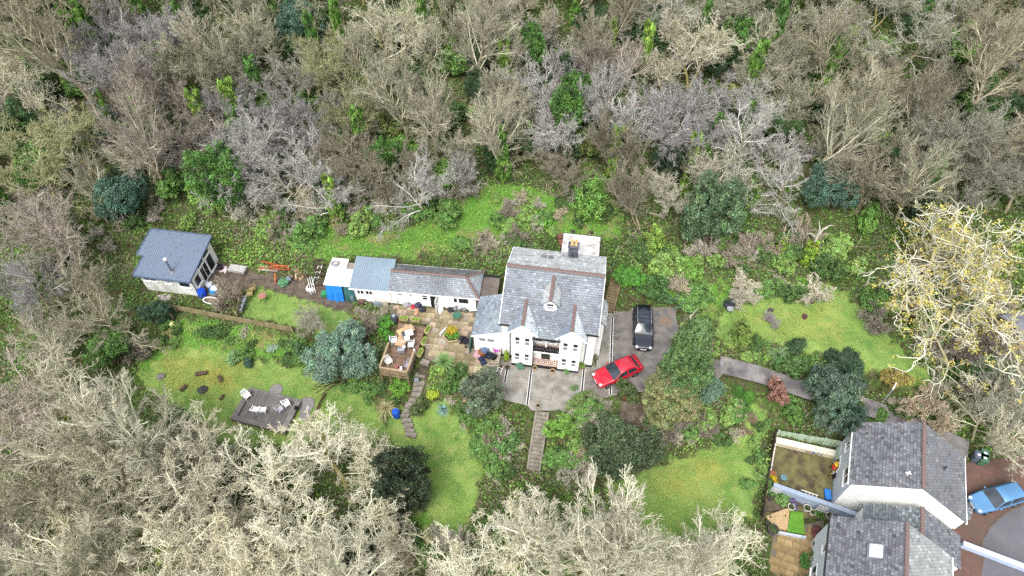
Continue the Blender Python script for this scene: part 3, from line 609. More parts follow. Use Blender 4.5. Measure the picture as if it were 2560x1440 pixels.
LK = thing('link_block', 'slate-roofed link block between the two neighbour houses', 'house', (*nh(1.4, -3.3), 0), -NA)
MB().solid([(.1, .02, -4.6), (6.8, .02, -4.6), (6.8, .02, -1.0), (3.3, .02, 1.2), (.1, .02, -1.0)], (0, 2.5, 0)).build('wall', m_wall, LK)
slates(LK, (0, 2.7, -1.0), (0, .02, -1.0), (3.3, .02, 1.35), (3.3, 2.7, 1.35), m_slate, seed=61, sw=.25, ex=.23, spread=.35, tint=(.85, .88, .85))
slates(LK, (7.0, .02, -1.0), (7.0, 2.7, -1.0), (3.3, 2.7, 1.35), (3.3, .02, 1.35), m_slate_dark, seed=62, sw=.25, ex=.23, spread=.35)
ridge(LK, (3.3, .02, 1.38), (3.3, 2.7, 1.38))
# ------------------------------------------------------------------ paving, decks, steps, walls, fences
def sheet(name, pts, z, mt, label, th=.03, par=None):
    o = MB().prism(pts if par is not None else pts, z-th, z).build(name, mt, par)
    return o if par is not None else tag(o, label, None, None, 'structure')
m_flag = mat('flagstone', '#dad5cb', '#b9b3a6', 1.6, .85, .25, .25, 14, ocol=True)
m_brick = mat('block_paving', '#6b4f46', '#5a453f', 2.2, .9, .2, .2, 20, var2='#55473f', vs2=.7)
m_line = M('#d9d7d3', .8)
drive = sheet('driveway', [P2(*p, .05) for p in ((1240, 888), (1262, 882), (1478, 905), (1500, 790), (1545, 775), (1600, 768), (1694, 768), (1700, 880), (1725, 920), (1700, 965), (1640, 975), (1530, 988), (1456, 1012), (1385, 1026), (1330, 1026), (1318, 1014), (1262, 1000), (1205, 955))], .05, m_conc, 'stained concrete forecourt in front of the white house')
asp = sheet('driveway', [P2(*p, .056) for p in ((1531, 790), (1560, 780), (1600, 770), (1692, 770), (1698, 880), (1830, 908), (1790, 955), (1700, 962), (1640, 972), (1532, 985), (1460, 1010), (1462, 930), (1528, 915))], .056, m_asph, 'dark worn asphalt of the parking area')
for a in (((1270, 912), (1262, 955)), ((1328.5, 925), (1318, 1012)), ((1460, 922), (1452, 1008)), ((1508, 782), (1531, 794), (1527, 915), (1526, 986))):
    q = [P(*p, .05) for p in a]; ch = MB(); e1 = MB(); e2 = MB()
    for p0, p1 in zip(q, q[1:]):
        d = (p1-p0)[:2]; d = d/np.hypot(*d); nn = np.array([-d[1], d[0], 0]); off = lambda p, s: tuple(p+nn*s)
        ch.beam((*p0[:2], .062), (*p1[:2], .062), .13, .012); e1.beam((*off(p0, .1)[:2], .064), (*off(p1, .1)[:2], .064), .05, .014); e2.beam((*off(p0, -.1)[:2], .064), (*off(p1, -.1)[:2], .064), .05, .014)
    c = ch.build('drain_channel', m_black, drive); e1.build('channel_edge', m_line, c); e2.build('channel_edge', m_line, c)
ep = P(1664, 803, .058); MB().lathe([(.01, 0), (.45, 0), (.62, -.002)], 11, (ep[0], ep[1], .062), 1, .8, cap=False).build('earth_patch', mat('bare_earth', '#7a6554', '#6a6058', 3., .95), asp)
jn = MB()
for a in (((1385, 965), (1375, 1005)), ((1325, 990), (1378, 1000)), ((1392, 948), (1452, 955)), ((1490, 985), (1470, 950)), ((1285, 940), (1325, 946))): p0, p1 = P(*a[0], .059), P(*a[1], .059); jn.beam(p0, p1, .03, .006)
jn.build('slab_joints', M('#6a6355', .9), drive, kind='stuff')
pat = [(905, 757), (1200, 780), (1180, 835), (1196, 880), (1255, 892), (1258, 950), (1200, 960), (1090, 908), (1062, 895), (1070, 812), (980, 800), (975, 765)]
patw = [P2(*p) for p in pat]; patio = sheet('patio', patw, .04, M('#6d6455', .9), 'mossy flagged patio between outhouse and annexe')
def flags(parent, poly, z, ang, sz, cols, seed, gap=.015, th=.035, o=(0, 0)):
    q = random.Random(seed); xs = [p[0] for p in poly]; ys = [p[1] for p in poly]; cx, cy = sum(xs)/len(xs), sum(ys)/len(ys); R_ = max(max(xs)-min(xs), max(ys)-min(ys)); ca, sa = math.cos(ang), math.sin(ang); cache = {}
    v = -R_
    while v < R_:
        hh = q.choice(sz); u = -R_+q.uniform(-.6, 0)
        while u < R_:
            ww = q.choice(sz)*q.choice((1, 1, 1.4)); mx, my = u+ww/2, v+hh/2; X = cx+mx*ca-my*sa; Y = cy+mx*sa+my*ca
            if all(inpoly(poly, np.array([cx+(mx+a*ww*.42)*ca-(my+b*hh*.42)*sa]), np.array([cy+(mx+a*ww*.42)*sa+(my+b*hh*.42)*ca]))[0] for a, b in ((-1, -1), (1, -1), (1, 1), (-1, 1))):
                k = (round(ww, 2), round(hh, 2))
                if k not in cache: cache[k] = MB().box(-ww/2+gap, ww/2-gap, -hh/2+gap, hh/2-gap, -th, 0).mesh('flagstone', m_flag)
                f = obj('flagstone', cache[k], parent, (X, Y, z+q.uniform(-.006, .008)), (q.uniform(-.006, .006), q.uniform(-.006, .006), ang)); c = lin(q.choice(cols)); b = q.uniform(.82, 1.15); f.color = (c[0]*b, c[1]*b, c[2]*b, 1)
            u += ww
        v += hh
flags(patio, patw, .065, -math.radians(7.5), (.45, .6, .75), ('#c4b89f', '#b5aa92', '#b3aca4', '#bfae9e', '#a89c80', '#9a9078'), 5)
# brown deck
DB, DF = P(998, 806, .15), P(951, 932, .15); dv = (DF-DB)[:2]; DL = float(np.hypot(*dv)); DA = math.atan2(dv[1], dv[0])+math.pi/2; DW = 2.55
dk = thing('timber_deck', 'raised red-brown timber deck with railings beside the patio', 'deck', (DB[0], DB[1], 0), DA)
nb = int(DL/.145); bm = MB().box(0, DW, -.068, .068, .1, .15)
for k in range(nb):
    f = MB(); c = RD.uniform(.75, 1.2); f.box(0, DW+.02*(k % 2), -.068, .066, .1, .15, (c, c*RD.uniform(.95, 1.02), c*RD.uniform(.9, 1.))); f.build('deck_board', m_deck, dk, (0, -.075-k*.145, 0), col=True)
rl_w = M('#9c8a6c', .85)
def rail(p0, p1, n, par):
    for t in np.linspace(0, 1, n): x, y = p0[0]*(1-t)+p1[0]*t, p0[1]*(1-t)+p1[1]*t; MB().box(x-.05, x+.05, y-.05, y+.05, -1.9, 1.0).build('post', m_wood, par)
    MB().beam((*p0, 1.04), (*p1, 1.04), .16, .06).build('handrail', rl_w, par)
    for z in (.28, .45, .62, .79): MB().beam((*p0, z), (*p1, z), .03, .1).build('rail_board', m_wood, par)
rail((.04, -DL+.02), (DW-.04, -DL+.02), 4, dk); rail((.04, -DL+.15), (.04, -DL*.52), 3, dk); rail((DW-.04, -DL+.15), (DW-.04, -DL*.6), 3, dk)
MB().box(0, DW, -DL-.02, -DL+.02, -.15, .09).build('fascia', m_wood, dk)
# grey deck on the lower lawn
gd = [P(*p, -1.95) for p in ((625, 968), (757, 1000), (735, 1052), (590, 1042))]; a = (gd[1]-gd[0])[:2]; GA = math.atan2(a[1], a[0]); GL = float(np.hypot(*a)); b_ = (gd[3]-gd[0])[:2]; GD = float(abs(-math.sin(GA)*b_[0]+math.cos(GA)*b_[1]))
g2 = thing('grey_deck', 'low weathered grey timber deck on the lower left lawn', 'deck', (gd[0][0], gd[0][1], -2.2), GA)
for k in range(int(GL/.15)):
    f = MB(); c = RD.uniform(.8, 1.15); f.box(-.07, .07, -GD-.4, 0, .18, .24, (c, c, c)); f.build('deck_board', m_greydeck, g2, (.075+k*.15, 0, 0), col=True)
MB().box(0, GL, -GD-.4, -GD-.36, 0, .18).build('fascia', m_wood, g2)
for x0, x1, y0, y1 in ((0, .45, -GD-.4, -.35), (GL-.45, GL, -GD-.4, -.35), (.45, GL-.45, -GD-.4, -GD+.05)): MB().box(x0, x1, y0, y1, .245, .5).build('bench_box', m_greydeck, g2)
sl = MB(); q = random.Random(3)
for cx, cy, r in ((690, 975, .6), (766, 1012, .75), (762, 1038, .5)): p = P(cx, cy, -2.15); sl.lathe([(r*.8, 0), (r, .03+r*.02), (r*.9, .04+r*.05)], 12, (p[0], p[1], -2.17-.01*cx/700), 1, 1.1)
tag(sl.build('gravel_bed', mat('slate_chippings', '#6b6866', '#85817e', 8., .9, .2, .6, 30)), 'purple-grey slate chippings around the grey deck', None, None, 'stuff')
# steps
def steps(name, label, p0, p1, n, wd, mt, wall=.16, par=None):
    p0, p1 = np.array(p0, float), np.array(p1, float); d = (p1-p0); L = math.hypot(d[0], d[1]); an = math.atan2(d[1], d[0]); t = thing(name, label, 'steps', tuple(p0), an)
    for k in range(n):
        z0 = d[2]*(k+1)/n if d[2] > 0 else d[2]*k/n; MB().box(L*k/n, L*(k+1)/n-.01, -wd/2, wd/2, z0-.5, z0, ).box(L*k/n-.02, L*k/n+.06, -wd/2-.004, wd/2+.004, z0-.04, z0+.008).build('step', mt, t)
    if wall:
        for s in (-1, 1):
            y = s*(wd/2+wall/2+.006); MB().solid([(0, y-wall/2, -.6+min(0, 0)), (L, y-wall/2, d[2]-.6), (L, y-wall/2, d[2]+.22), (0, y-wall/2, .22)], (0, wall, 0)).build('side_wall', mt, t)
    return t
m_step = mat('mossy_concrete_step', '#857f74', '#68645a', 1.6, .9, .2, .3, 12)
steps('garden_steps', 'long straight flight of concrete steps down from the forecourt', P(1356, 1030, .02), P(1333, 1178, -2.95), 15, .85, m_step)
steps('side_steps', 'narrow brown steps climbing beside the white house', P(1521, 780, .05), P(1543, 688, 2.3), 13, .85, mat('brown_step', '#7d6f58', '#655943', 1.5, .9, .2, .3, 12), .08)
q = random.Random(8); zs = thing('zigzag_steps', 'winding rough stone steps from deck to middle lawn', 'steps', tuple(P(1062, 930, -.6)))
zp = [(1062, 905, -.1), (1050, 938, -.7), (1047, 958, -1.0), (1044, 972, -1.25), (1040, 985, -1.5), (1032, 1000, -1.8), (1024, 1013, -2.0), (1018, 1026, -2.2), (1012, 1036, -2.4), (1016, 1050, -2.6), (1020, 1062, -2.8), (1023, 1075, -2.95), (1027, 1085, -2.98)]
z0 = np.array(zs.location)
for x, y, z in zp:
    p = P(x, y, z)-z0; w2, d2 = q.uniform(.35, .5), q.uniform(.18, .28); MB().prism([(-w2, -d2), (w2, -d2*1.1), (w2*1.05, d2), (-w2*.9, d2*1.1)], -.35, 0).build('step', m_step, zs, tuple(p), q.uniform(-.4, .3))
dstp = thing('deck_steps', 'dark timber steps from patio down beside the deck', 'steps', tuple(P(1050, 905, 0)), DA)
for k in range(4): MB().box(0, .9, -.3*k-.3, -.3*k, -.18*k-.25, -.18*k-.2).build('step', M('#4d4238', .8), dstp)
sb = thing('sleeper_steps', 'dark timber sleeper steps behind the white-roofed shelter', 'steps', tuple(P(800, 715, .1)), .1)
for k in range(6): MB().box(-.5, .5, .45*k, .45*k+.16, .22*k, .22*k+.2).build('sleeper', M('#4a4036', .9), sb)
# lane and road
v = []
for k, (p, z) in enumerate(LANE):
    a = LANE[max(k-1, 0)][0]; b = LANE[min(k+1, len(LANE)-1)][0]; d = (b-a)[:2]; d = d/np.hypot(*d); nn = np.array([-d[1], d[0]])*.9; v += [(p[0]+nn[0], p[1]+nn[1], z+.09), (p[0]-nn[0], p[1]-nn[1], z+.09)]
ln = MB().add(v, [(2*k, 2*k+1, 2*k+3, 2*k+2) for k in range(len(LANE)-1)]); ln.add([(x, y, z-.4) for x, y, z in v], [(2*k, 2*k+2, 2*k+3, 2*k+1) for k in range(len(LANE)-1)])
tag(ln.build('lane', mat('lane_asphalt', '#5f5c5c', '#504d4d', .5, .85, .3, .2, 25, var2='#807c7a', vs2=.9)), 'narrow grey asphalt lane curving down to the road', None, None, 'structure')
rd = [P2(*p, -2.75) for p in ((2405, 1160), (2470, 1150), (2700, 1120), (2700, 1500), (2380, 1500), (2370, 1320))]; road = sheet('drive_apron', rd, -2.75, m_brick, 'red-brown block-paved drive of the neighbour houses')
arc = [(2460, 1400), (2453, 1375), (2458, 1350), (2475, 1320), (2500, 1295), (2530, 1275), (2565, 1262), (2700, 1230)]
sheet('road', [P2(*p, -2.745) for p in arc]+[P2(2700, 1520, -2.745), P2(2440, 1520, -2.745)], -2.745, mat('road_asphalt', '#605f63', '#555458', .5, .85, .3, .25, 25), 'grey asphalt turning head of the road')
kb = MB(); q = [P(*p, -2.74) for p in arc]
for a, b in zip(q, q[1:]): kb.beam(a, b, .12, .05)
tag(kb.build('kerb', M('#5f5750', .9)), 'dark curved kerb between drive and road', None, None, 'structure')
# timber fence of the small lawn
def fence(label, pts, ht, mt, board=.14, seg=1.8, cap=None, name='fence', zf=None):
    p0 = np.array(pts[0]); t = thing(name, label, 'fence', tuple(p0)); q = random.Random(len(pts))
    for a, b in zip(pts, pts[1:]):
        a, b = np.array(a)-p0, np.array(b)-p0; L = math.hypot(*(b-a)[:2]); n = max(1, round(L/seg)); an = math.atan2(b[1]-a[1], b[0]-a[0])
        for k in range(n):
            s, e = a+(b-a)*k/n, a+(b-a)*(k+1)/n; l = L/n; m = MB(); x = .05
            while x < l-.06:
                c = q.uniform(.8, 1.15); m.box(x, min(x+board-.008, l-.03), -.012+q.uniform(0, .006), .012, .03, ht+q.uniform(-.015, .015), (c, c*.99, c*.96)); x += board
            m.box(.03, l-.03, .014, .05, .25, .33).box(.03, l-.03, .014, .05, ht-.3, ht-.22)
            o = m.build('panel', mt, t, tuple(s), an, col=True); tag(o, kind='stuff')
            MB().box(-.05, .05, -.05, .05, -.3, ht+.08).build('post', mt, t, tuple(s), an)
            if cap: MB().box(0, l, -.05, .06, ht+.02, ht+.06).build('cap', cap, t, tuple(s), an)
        MB().box(-.05, .05, -.05, .05, -.3, ht+.08).build('post', mt, t, tuple(b), an)
    return t
m_fence = mat('larch_fence', '#93886a', '#7c7258', 1.2, .85, .2, .2, 20, attr=True)
fence('pale timber panel fence along the small lawn and studio yard', [P(430, 792, 0), P(418, 772, 0), P(440, 775, 0), P(600, 806, 0), P(733, 830, 0)], .8, m_fence)
fence('short pale timber fence dividing small lawn from bathtub yard', [P(598, 800, 0), P(612, 735, 0)], 1.1, m_fence)
fence('leaning weathered trellis fence at the edge of the lower left lawn', [P(780, 1060, -2.3), P(815, 990, -2.3)], .75, m_fence, .09)
m_dkf = mat('dark_fence', '#5a4f45', '#453c34', 1.5, .9, .2, .2, 20, attr=True)
fence('dark ivy-hung board fence at the left of the neighbour garden', [P(1898, 1305, -4.2), P(1905, 1240, -4.2), P(1932, 1085, -4.2)], 1.5, m_dkf)
fence('pale green painted fence at the back of the neighbour garden', [P(1937, 1092, -3.9), P(2112, 1122, -3.9)], 1.2, mat('pale_green_paint', '#a3b5a0', '#8d9f8a', 1., .85, attr=True), .16)
def wall(name, label, p0, p1, th, ht, mt, coping=None, cat='wall', ov=.04):
    p0, p1 = np.array(p0), np.array(p1); L = math.hypot(*(p1-p0)[:2]); t = thing(name, label, cat, tuple(p0), math.atan2(p1[1]-p0[1], p1[0]-p0[0]))
    MB().box(0, L, -th/2, th/2, -.4, ht).build('wall_face', mt, t)
    n = max(1, int(L/.6))
    if coping:
        cm = MB().box(.005, L/n-.005, -th/2-ov, th/2+ov, ht, ht+.06).mesh('coping_stone', coping)
        for k in range(n): obj('coping_stone', cm, t, (L*k/n, 0, RD.uniform(0, .01)))
    return t
m_bwall = mat('blue_grey_render', '#8b97a8', '#7b8594', .8, .85, .2, .2, 14, var2='#5d5f66', vs2=2.2, contrast=(.6, .75))
wall('retaining_wall', 'low cream wall under the pale green fence', P(1935, 1108, -4.2), P(2098, 1145, -4.2), .5, .6, m_cream, M('#d9d3c2', .9))
wall('render_wall', 'cracked blue-grey rendered wall dividing the neighbour gardens', P(1922, 1228, -4.2), P(2150, 1310, -4.2), .35, 1.35, m_bwall, m_bwall, ov=.01)
wall('low_wall', 'narrow white low wall along the dark fence', P(1908, 1262, -4.2), P(1938, 1100, -4.2), .16, .35, M('#d9d5cb', .9))
wall('render_wall', 'long pale blue rendered wall at the bottom right corner', P(2390, 1370, -3.3), P(2600, 1450, -3.3), .3, 1.1, mat('pale_blue_render', '#a9b6cf', '#99a6c0', .7, .85), M('#c9d2e2', .8))
sheet('patio', GARD, -4.15, mat('mossy_paving', '#5c543c', '#463f34', .7, .95, .15, .4, 12, var2='#6d6a45', vs2=1.6), 'dark mossy yard behind the gabled house')
gp = sheet('patio', [P2(*p, -4.15) for p in ((1935, 1330), (2060, 1300), (2060, 1500), (1905, 1500))], -4.15, M('#6d6455', .9), 'square-flagged patio beside the skylight house')
flags(gp, [P2(*p, -4.15) for p in ((1935, 1330), (2060, 1300), (2062, 1470), (1910, 1470))], -4.12, -NA, (.6,), ('#a8946e', '#9c8a66', '#b09c78', '#8d7d5e'), 9)
sheet('gravel', [P2(*p, -3.85) for p in ((1915, 1290), (1975, 1268), (1968, 1325), (1930, 1322))], -3.8, mat('tan_gravel', '#b39a75', '#97805f', 9., .95, .1, .6, 30), 'tan gravel bed beside the small raised lawn', .35)
sheet('lawn', [P2(*p, -3.75) for p in ((1977, 1275), (2008, 1282), (2012, 1335), (1968, 1328))], -3.75, mat('small_lawn', '#5f8a33', '#4e7a2a', 2., .95, .1, .5, 30), 'small bright raised lawn of the neighbour garden', .4)
wall('low_wall', 'pale blue edging wall below the small raised lawn', P(1936, 1332, -4.1), P(2012, 1346, -4.1), .14, .35, M('#b6bfcc', .9))
sheet('planting_bed', [P2(*p, -3.95) for p in ((1905, 1240), (1990, 1245), (2005, 1262), (1975, 1272), (1905, 1280))], -3.9, mat('bed_soil', '#413a30', '#5b5346', 2., .95, .1, .5, 10), 'dark planting bed below the rendered wall', .3)
# ------------------------------------------------------------------ plant builders
def unit(a): return a/np.maximum(np.linalg.norm(a, axis=-1, keepdims=True), 1e-9)
def rings(pts, rad, k):
    """pts (N,S+1,3), rad (N,S+1) -> verts, quads of N open tubes with k sides"""
    N, S, _ = pts.shape; d = unit(pts[:, -1]-pts[:, 0]); a = unit(np.cross(d, rng.normal(size=d.shape))); b = np.cross(d, a)
    t = 2*np.pi*np.arange(k)/k
    off = a[:, None, None]*np.cos(t)[None, None, :, None]+b[:, None, None]*np.sin(t)[None, None, :, None]
    V = (pts[:, :, None]+off*rad[:, :, None, None]).reshape(-1, 3)
    i = (np.arange(N)[:, None, None]*S+np.arange(S-1)[None, :, None])*k; j = np.arange(k)[None, None]; j2 = (j+1) % k
    F = np.stack([i+j, i+j2, i+k+j2, i+k+j], -1).reshape(-1, 4)
    return V, F
def skeleton(seed, stems=1, H=10., r0=.17, lean=.05, levels=(), t0=.3, sup=.0, sg=.1):
    """levels: (children, length ratio, angle, segments, gnarl, up, radius ratio) per level -> list of (pts, rad) per level"""
    global rng
    rng = np.random.default_rng(seed); out = []
    n = stems; p = rng.normal(size=(n, 3))*.12*(n > 1); p[:, 2] = -.3
    d = rng.normal(size=(n, 3))*(lean+.22*(n > 1)); d[:, 2] = 1; d = unit(d); L = np.full(n, H)*(1-.25*rng.random(n)*(n > 1)); r = np.full(n, r0/math.sqrt(n)); S, g, up, tip = 7, sg, sup, .3
    for lev in range(len(levels)+1):
        pts = np.zeros((n, S+1, 3)); rad = np.zeros((n, S+1)); ds = np.zeros((n, S+1, 3)); pts[:, 0] = p; ds[:, 0] = d
        for s in range(S):
            d = unit(d+rng.normal(size=d.shape)*g+np.array([0, 0, up])); pts[:, s+1] = pts[:, s]+d*(L/S)[:, None]; ds[:, s+1] = d
        rad[:] = r[:, None]*np.linspace(1, tip, S+1)[None]
        out.append((pts, rad))
        if lev == len(levels): break
        c, lr, ang, S2, g2, up2, rr = levels[lev]
        tt = t0+(1-t0)*(np.arange(c)[None]+rng.random((n, c)))/c if lev == 0 else .12+.88*(np.arange(c)[None]+rng.random((n, c)))/c
        tt = np.minimum(tt, .999); x = tt*S; i = x.astype(int); f = (x-i)[..., None]; a = np.arange(n)[:, None]
        np_ = pts[a, i]*(1-f)+pts[a, i+1]*f; dd = ds[a, i+1]
        pr = unit(np.cross(dd, rng.normal(size=dd.shape))); A = ang*(.7+.6*rng.random((n, c)))
        nd = unit(dd*np.cos(A)[..., None]+pr*np.sin(A)[..., None])
        nr = np.maximum(rad[a, i]*rr, .0)
        nl = (L[:, None]*lr*(1.2-.75*tt if lev == 0 else 1.1-.5*tt)*(.7+.55*rng.random((n, c))))
        p, d, L, r = np_.reshape(-1, 3), nd.reshape(-1, 3), nl.ravel(), nr.ravel(); n = len(p); S, g, up, tip = S2, g2, up2, (.45 if lev < len(levels)-1 else .5)
    return out
def ribbons(pts, rad):
    N, S, _ = pts.shape; d = unit(pts[:, -1]-pts[:, 0]); a = unit(np.cross(d, rng.normal(size=d.shape)))
    V = np.stack([pts-a[:, None]*rad[:, :, None], pts+a[:, None]*rad[:, :, None]], 2).reshape(-1, 3)
    i = (np.arange(N)[:, None]*S+np.arange(S-1)[None])*2
    return V, np.stack([i, i+1, i+3, i+2], -1).reshape(-1, 4)
def tree_meshes(name, sk, mt_trunk, mt_crown, rmin=.011, ntrunk=1, sides=3, tone=(1., 1., .95, .76, .56), warm=.0):
    V0, F0 = rings(*sk[0], 7); vs, fs, ks, o = [], [], [], 0
    if ntrunk == 2:
        v, f = rings(*sk[1], 5); F0 = np.vstack([F0, f+len(V0)]); V0 = np.vstack([V0, v])
    st = 1 if ntrunk == 1 else 2
    for lev, (p, r) in enumerate(sk[st:]):
        last = lev == len(sk)-st-1; rm = rmin*(1 if last else 1.45 if lev == len(sk)-st-2 else 1.9)
        v, f = ribbons(p, np.maximum(r, rm)) if last else rings(p, np.maximum(r, rm), 4 if lev == 0 else sides); vs.append(v); fs.append(f+o); o += len(v)
        t = tone[len(tone)-(len(sk)-st)+lev]; per = len(v)//len(p); k = np.repeat(t*(1+.15*rng.normal(size=len(p))), per); ks.append(np.stack([k*(1+warm*(1-t)), k, k*(1-warm*2*(1-t))], -1))
    return npmesh(name+'_trunk', V0, F0, mt_trunk, smooth=True), npmesh(name+'_crown', np.vstack(vs), np.vstack(fs), mt_crown, np.clip(np.vstack(ks), .05, 1.5))
def leaves(centers, nper, spread, size, seed, outdir=None, droop=0., aspect=.55, cv=.25, base=(1, 1, 1), up=.3, clumpcol=None):
    """rhombic leaves scattered round clump centres -> verts, quads, colours"""
    q = np.random.default_rng(seed); C = np.asarray(centers, float); n = len(C)*nper
    ci = np.repeat(np.arange(len(C)), nper); off = q.normal(size=(n, 3)); off = unit(off)*(q.random(n)**.45)[:, None]
    sp = np.asarray(spread, float); sp = sp[ci][:, None] if sp.ndim == 1 and len(sp) == len(C) else sp
    pos = C[ci]+off*sp
    nor = unit(off+q.normal(size=(n, 3))*.55+np.array([0, 0, up])); a = unit(np.cross(nor, q.normal(size=(n, 3)))); a[:, 2] -= droop; a = unit(a); b = unit(np.cross(nor, a))
    s = size*(.6+.8*q.random(n))[:, None]
    V = np.stack([pos-a*s, pos+b*s*aspect, pos+a*s, pos-b*s*aspect], 1).reshape(-1, 3)
    F = np.arange(4*n).reshape(n, 4)
    cc = 1+cv*q.normal(size=len(C)) if clumpcol is None else clumpcol; k = (cc[ci]*(1+.14*q.normal(size=n)))
    hue = 1+.06*q.normal(size=(len(C), 3))[ci]; col = np.clip(k[:, None]*hue*np.asarray(base), .05, 3)
    return V, F, np.repeat(col, 4, 0)
def cat3(parts):
    o = 0; V, F, K = [], [], []
    for v, f, k in parts: V.append(v); F.append(f+o); K.append(k); o += len(v)
    return np.vstack(V), np.vstack(F), np.vstack(K)
def shell(seed, n, rx, ry, rz, zc, lo=.55, lump=.18, flatbot=-.55, lobes=9):
    q = np.random.default_rng(seed); lc = unit(q.normal(size=(lobes, 3)))*(.35+.42*q.random((lobes, 1))); lc[:, 2] = lc[:, 2]*.8+.05; lr = .24+.34*q.random(lobes); lc[0] = 0; lr[0] = .55
    d = unit(q.normal(size=(n*6, 3))); li = q.integers(0, lobes, len(d)); p = lc[li]+d*(lr[li]*(lo+(1-lo)*q.random(len(d))**.6))[:, None]
    ins = np.zeros(len(p), bool)
    for k in range(lobes): ins |= (np.linalg.norm(p-lc[k], axis=1) < lr[k]*.5) & (li != k)
    p = p[~ins & (p[:, 2] > flatbot)][:n]*1.08
    return p*np.array([rx, ry, rz])+np.array([0, 0, zc])
m_bark = mat('bark', '#ccc9bd', '#a5a192', 1.5, .95, .1, .3, 8, ocol=True)
m_twig = mat('bare_twigs', '#f4f4ee', '#d6d6cc', .35, .95, .1, ocol=True, attr=True, contrast=(.4, .6))
m_lichen = mat('lichened_twigs', '#f6f6f0', '#dad8c6', .55, .95, .1, ocol=True, attr=True, contrast=(.45, .68))
m_leaf = mat('leaf', '#ffffff', rough=.6, spec=.25, attr=True, ocol=True, trans=.12)
m_moss = mat('mossy_bark', '#b5ad70', '#b0a890', 1.2, .95, .1, .3, 8, ocol=True)
LV = {
 'fan':   ((13, .72, .62, 7, .07, .06, .5), (11, .38, .5, 5, .10, .05, .5), (8, .45, .5, 3, .12, .03, .62), (7, .6, .55, 2, .15, .02, .7)),
 'dome':  ((13, .95, .95, 7, .12, .05, .5), (11, .40, .62, 5, .18, .04, .5), (8, .45, .6, 3, .22, .02, .62), (7, .6, .65, 2, .25, .0, .7)),
 'gnarl': ((11, .9, .95, 8, .28, .08, .55), (9, .44, .75, 6, .36, .08, .52), (7, .45, .7, 4, .38, .05, .62), (6, .6, .65, 3, .4, .02, .65)),
 'oak':   ((12, 1.2, 1.15, 10, .32, .05, .5), (8, .44, .85, 7, .46, .05, .55), (5, .48, .85, 5, .5, .03, .6), (4, .5, .8, 3, .5, .02, .7)),
 'shrub': ((9, .5, .5, 4, .15, .04, .6), (8, .5, .6, 3, .2, .02, .6), (6, .55, .7, 2, .25, .0, .7)),
}
PROTO = {}
def proto(key, name, sk, mt, mtk=m_bark, **k): PROTO[key] = tree_meshes(name, sk, mtk, mt, **k)
for i in range(3): proto(('fan', i), 'fan_tree', skeleton(100+i, 1+(i == 2), 8., .2, levels=LV['fan'], t0=.3, sup=.04), m_twig, rmin=.0085)
for i in range(3): proto(('dome', i), 'dome_tree', skeleton(200+i, 1+(i > 0), 5.2, .17, lean=.12, levels=LV['dome'], t0=.3, sup=.03), m_twig, rmin=.0085)
for i in range(3): proto(('gnarl', i), 'gnarled_tree', skeleton(300+i, 1+(i == 2), 6.5, .24, lean=.12, levels=LV['gnarl'], t0=.3, sup=.04, sg=.16), m_lichen, m_moss, rmin=.0095, tone=(.95, .95, .95, .86, .72))
for i in range(2): proto(('shrub', i), 'bare_shrub', skeleton(400+i, 9, 2.3, .08, lean=.3, levels=LV['shrub'], t0=.15), m_twig, rmin=.009, tone=(1., 1., 1., .9, .75))
# evergreen and leafy crowns, unit size: radius about 1, standing on z = 0
def leafy(key, name, seed, nclump, nper, shape, zc, size, spread, aspect=.55, droop=0., cv=.28, lo=.5, flatbot=-.6, extra=None):
    c = shell(seed, nclump, *shape, zc, lo=lo, flatbot=flatbot); parts = [leaves(c, nper, spread, size, seed, aspect=aspect, droop=droop, cv=cv)]
    V, F, K = cat3(parts); sk = skeleton(seed+5, 3, zc*1.2, .09, levels=((6, .6, .7, 3, .2, .05, .6),), t0=.2)
    V0, F0 = rings(*sk[0], 6); v, f = rings(sk[1][0], np.maximum(sk[1][1], .015), 4)
    PROTO[key] = (npmesh(name+'_trunk', np.vstack([V0, v]), np.vstack([F0, f+len(V0)]), m_bark), npmesh(name+'_crown', V, F, m_leaf, K))
leafy(('ever', 0), 'evergreen', 1, 460, 56, (1, 1, 1.0), 1.05, .033, .15)
leafy(('ever', 1), 'evergreen', 2, 480, 54, (1, .9, 1.15), 1.15, .033, .14, cv=.35)
leafy(('bush', 0), 'bush', 3, 240, 48, (1, 1, .75), .6, .048, .17, flatbot=-.45)
leafy(('bush', 1), 'bush', 4, 230, 48, (1, .85, .9), .7, .048, .17, flatbot=-.45, cv=.35)
leafy(('feather', 0), 'feathery_tree', 5, 640, 56, (1, 1, 1.0), 1.05, .034, .12, aspect=.36, cv=.22)
q = np.random.default_rng(77); zz = q.random(620)**.9; aa = q.random(620)*6.283; rr_ = (1-zz**2.6)**.7*(.62+.3*q.random(620))*(.85+.15*np.sin(aa*3+zz*9))+.04
cc = np.stack([np.cos(aa)*rr_, np.sin(aa)*rr_, .12+zz*3.1], -1)
v, f, k = leaves(cc, 64, .12, .036, 6, aspect=.45, droop=.2, cv=.2); sk = skeleton(81, 1, 3.1, .09, levels=((14, .25, 1.3, 3, .1, .0, .4),), t0=.1)
V0, F0 = rings(*sk[0], 7); v1, f1 = rings(sk[1][0], sk[1][1], 4)
core = MB(); cn = 14
for zi in range(9):
    t_ = zi/8; rc = (1-t_**2.6)**.7*.66+.01; core.v += [(math.cos(6.283*k/cn)*rc*(.88+.2*math.sin(k*2.7+zi*1.9)), math.sin(6.283*k/cn)*rc*(.88+.2*math.cos(k*1.9+zi)), .15+t_*2.95) for k in range(cn)]
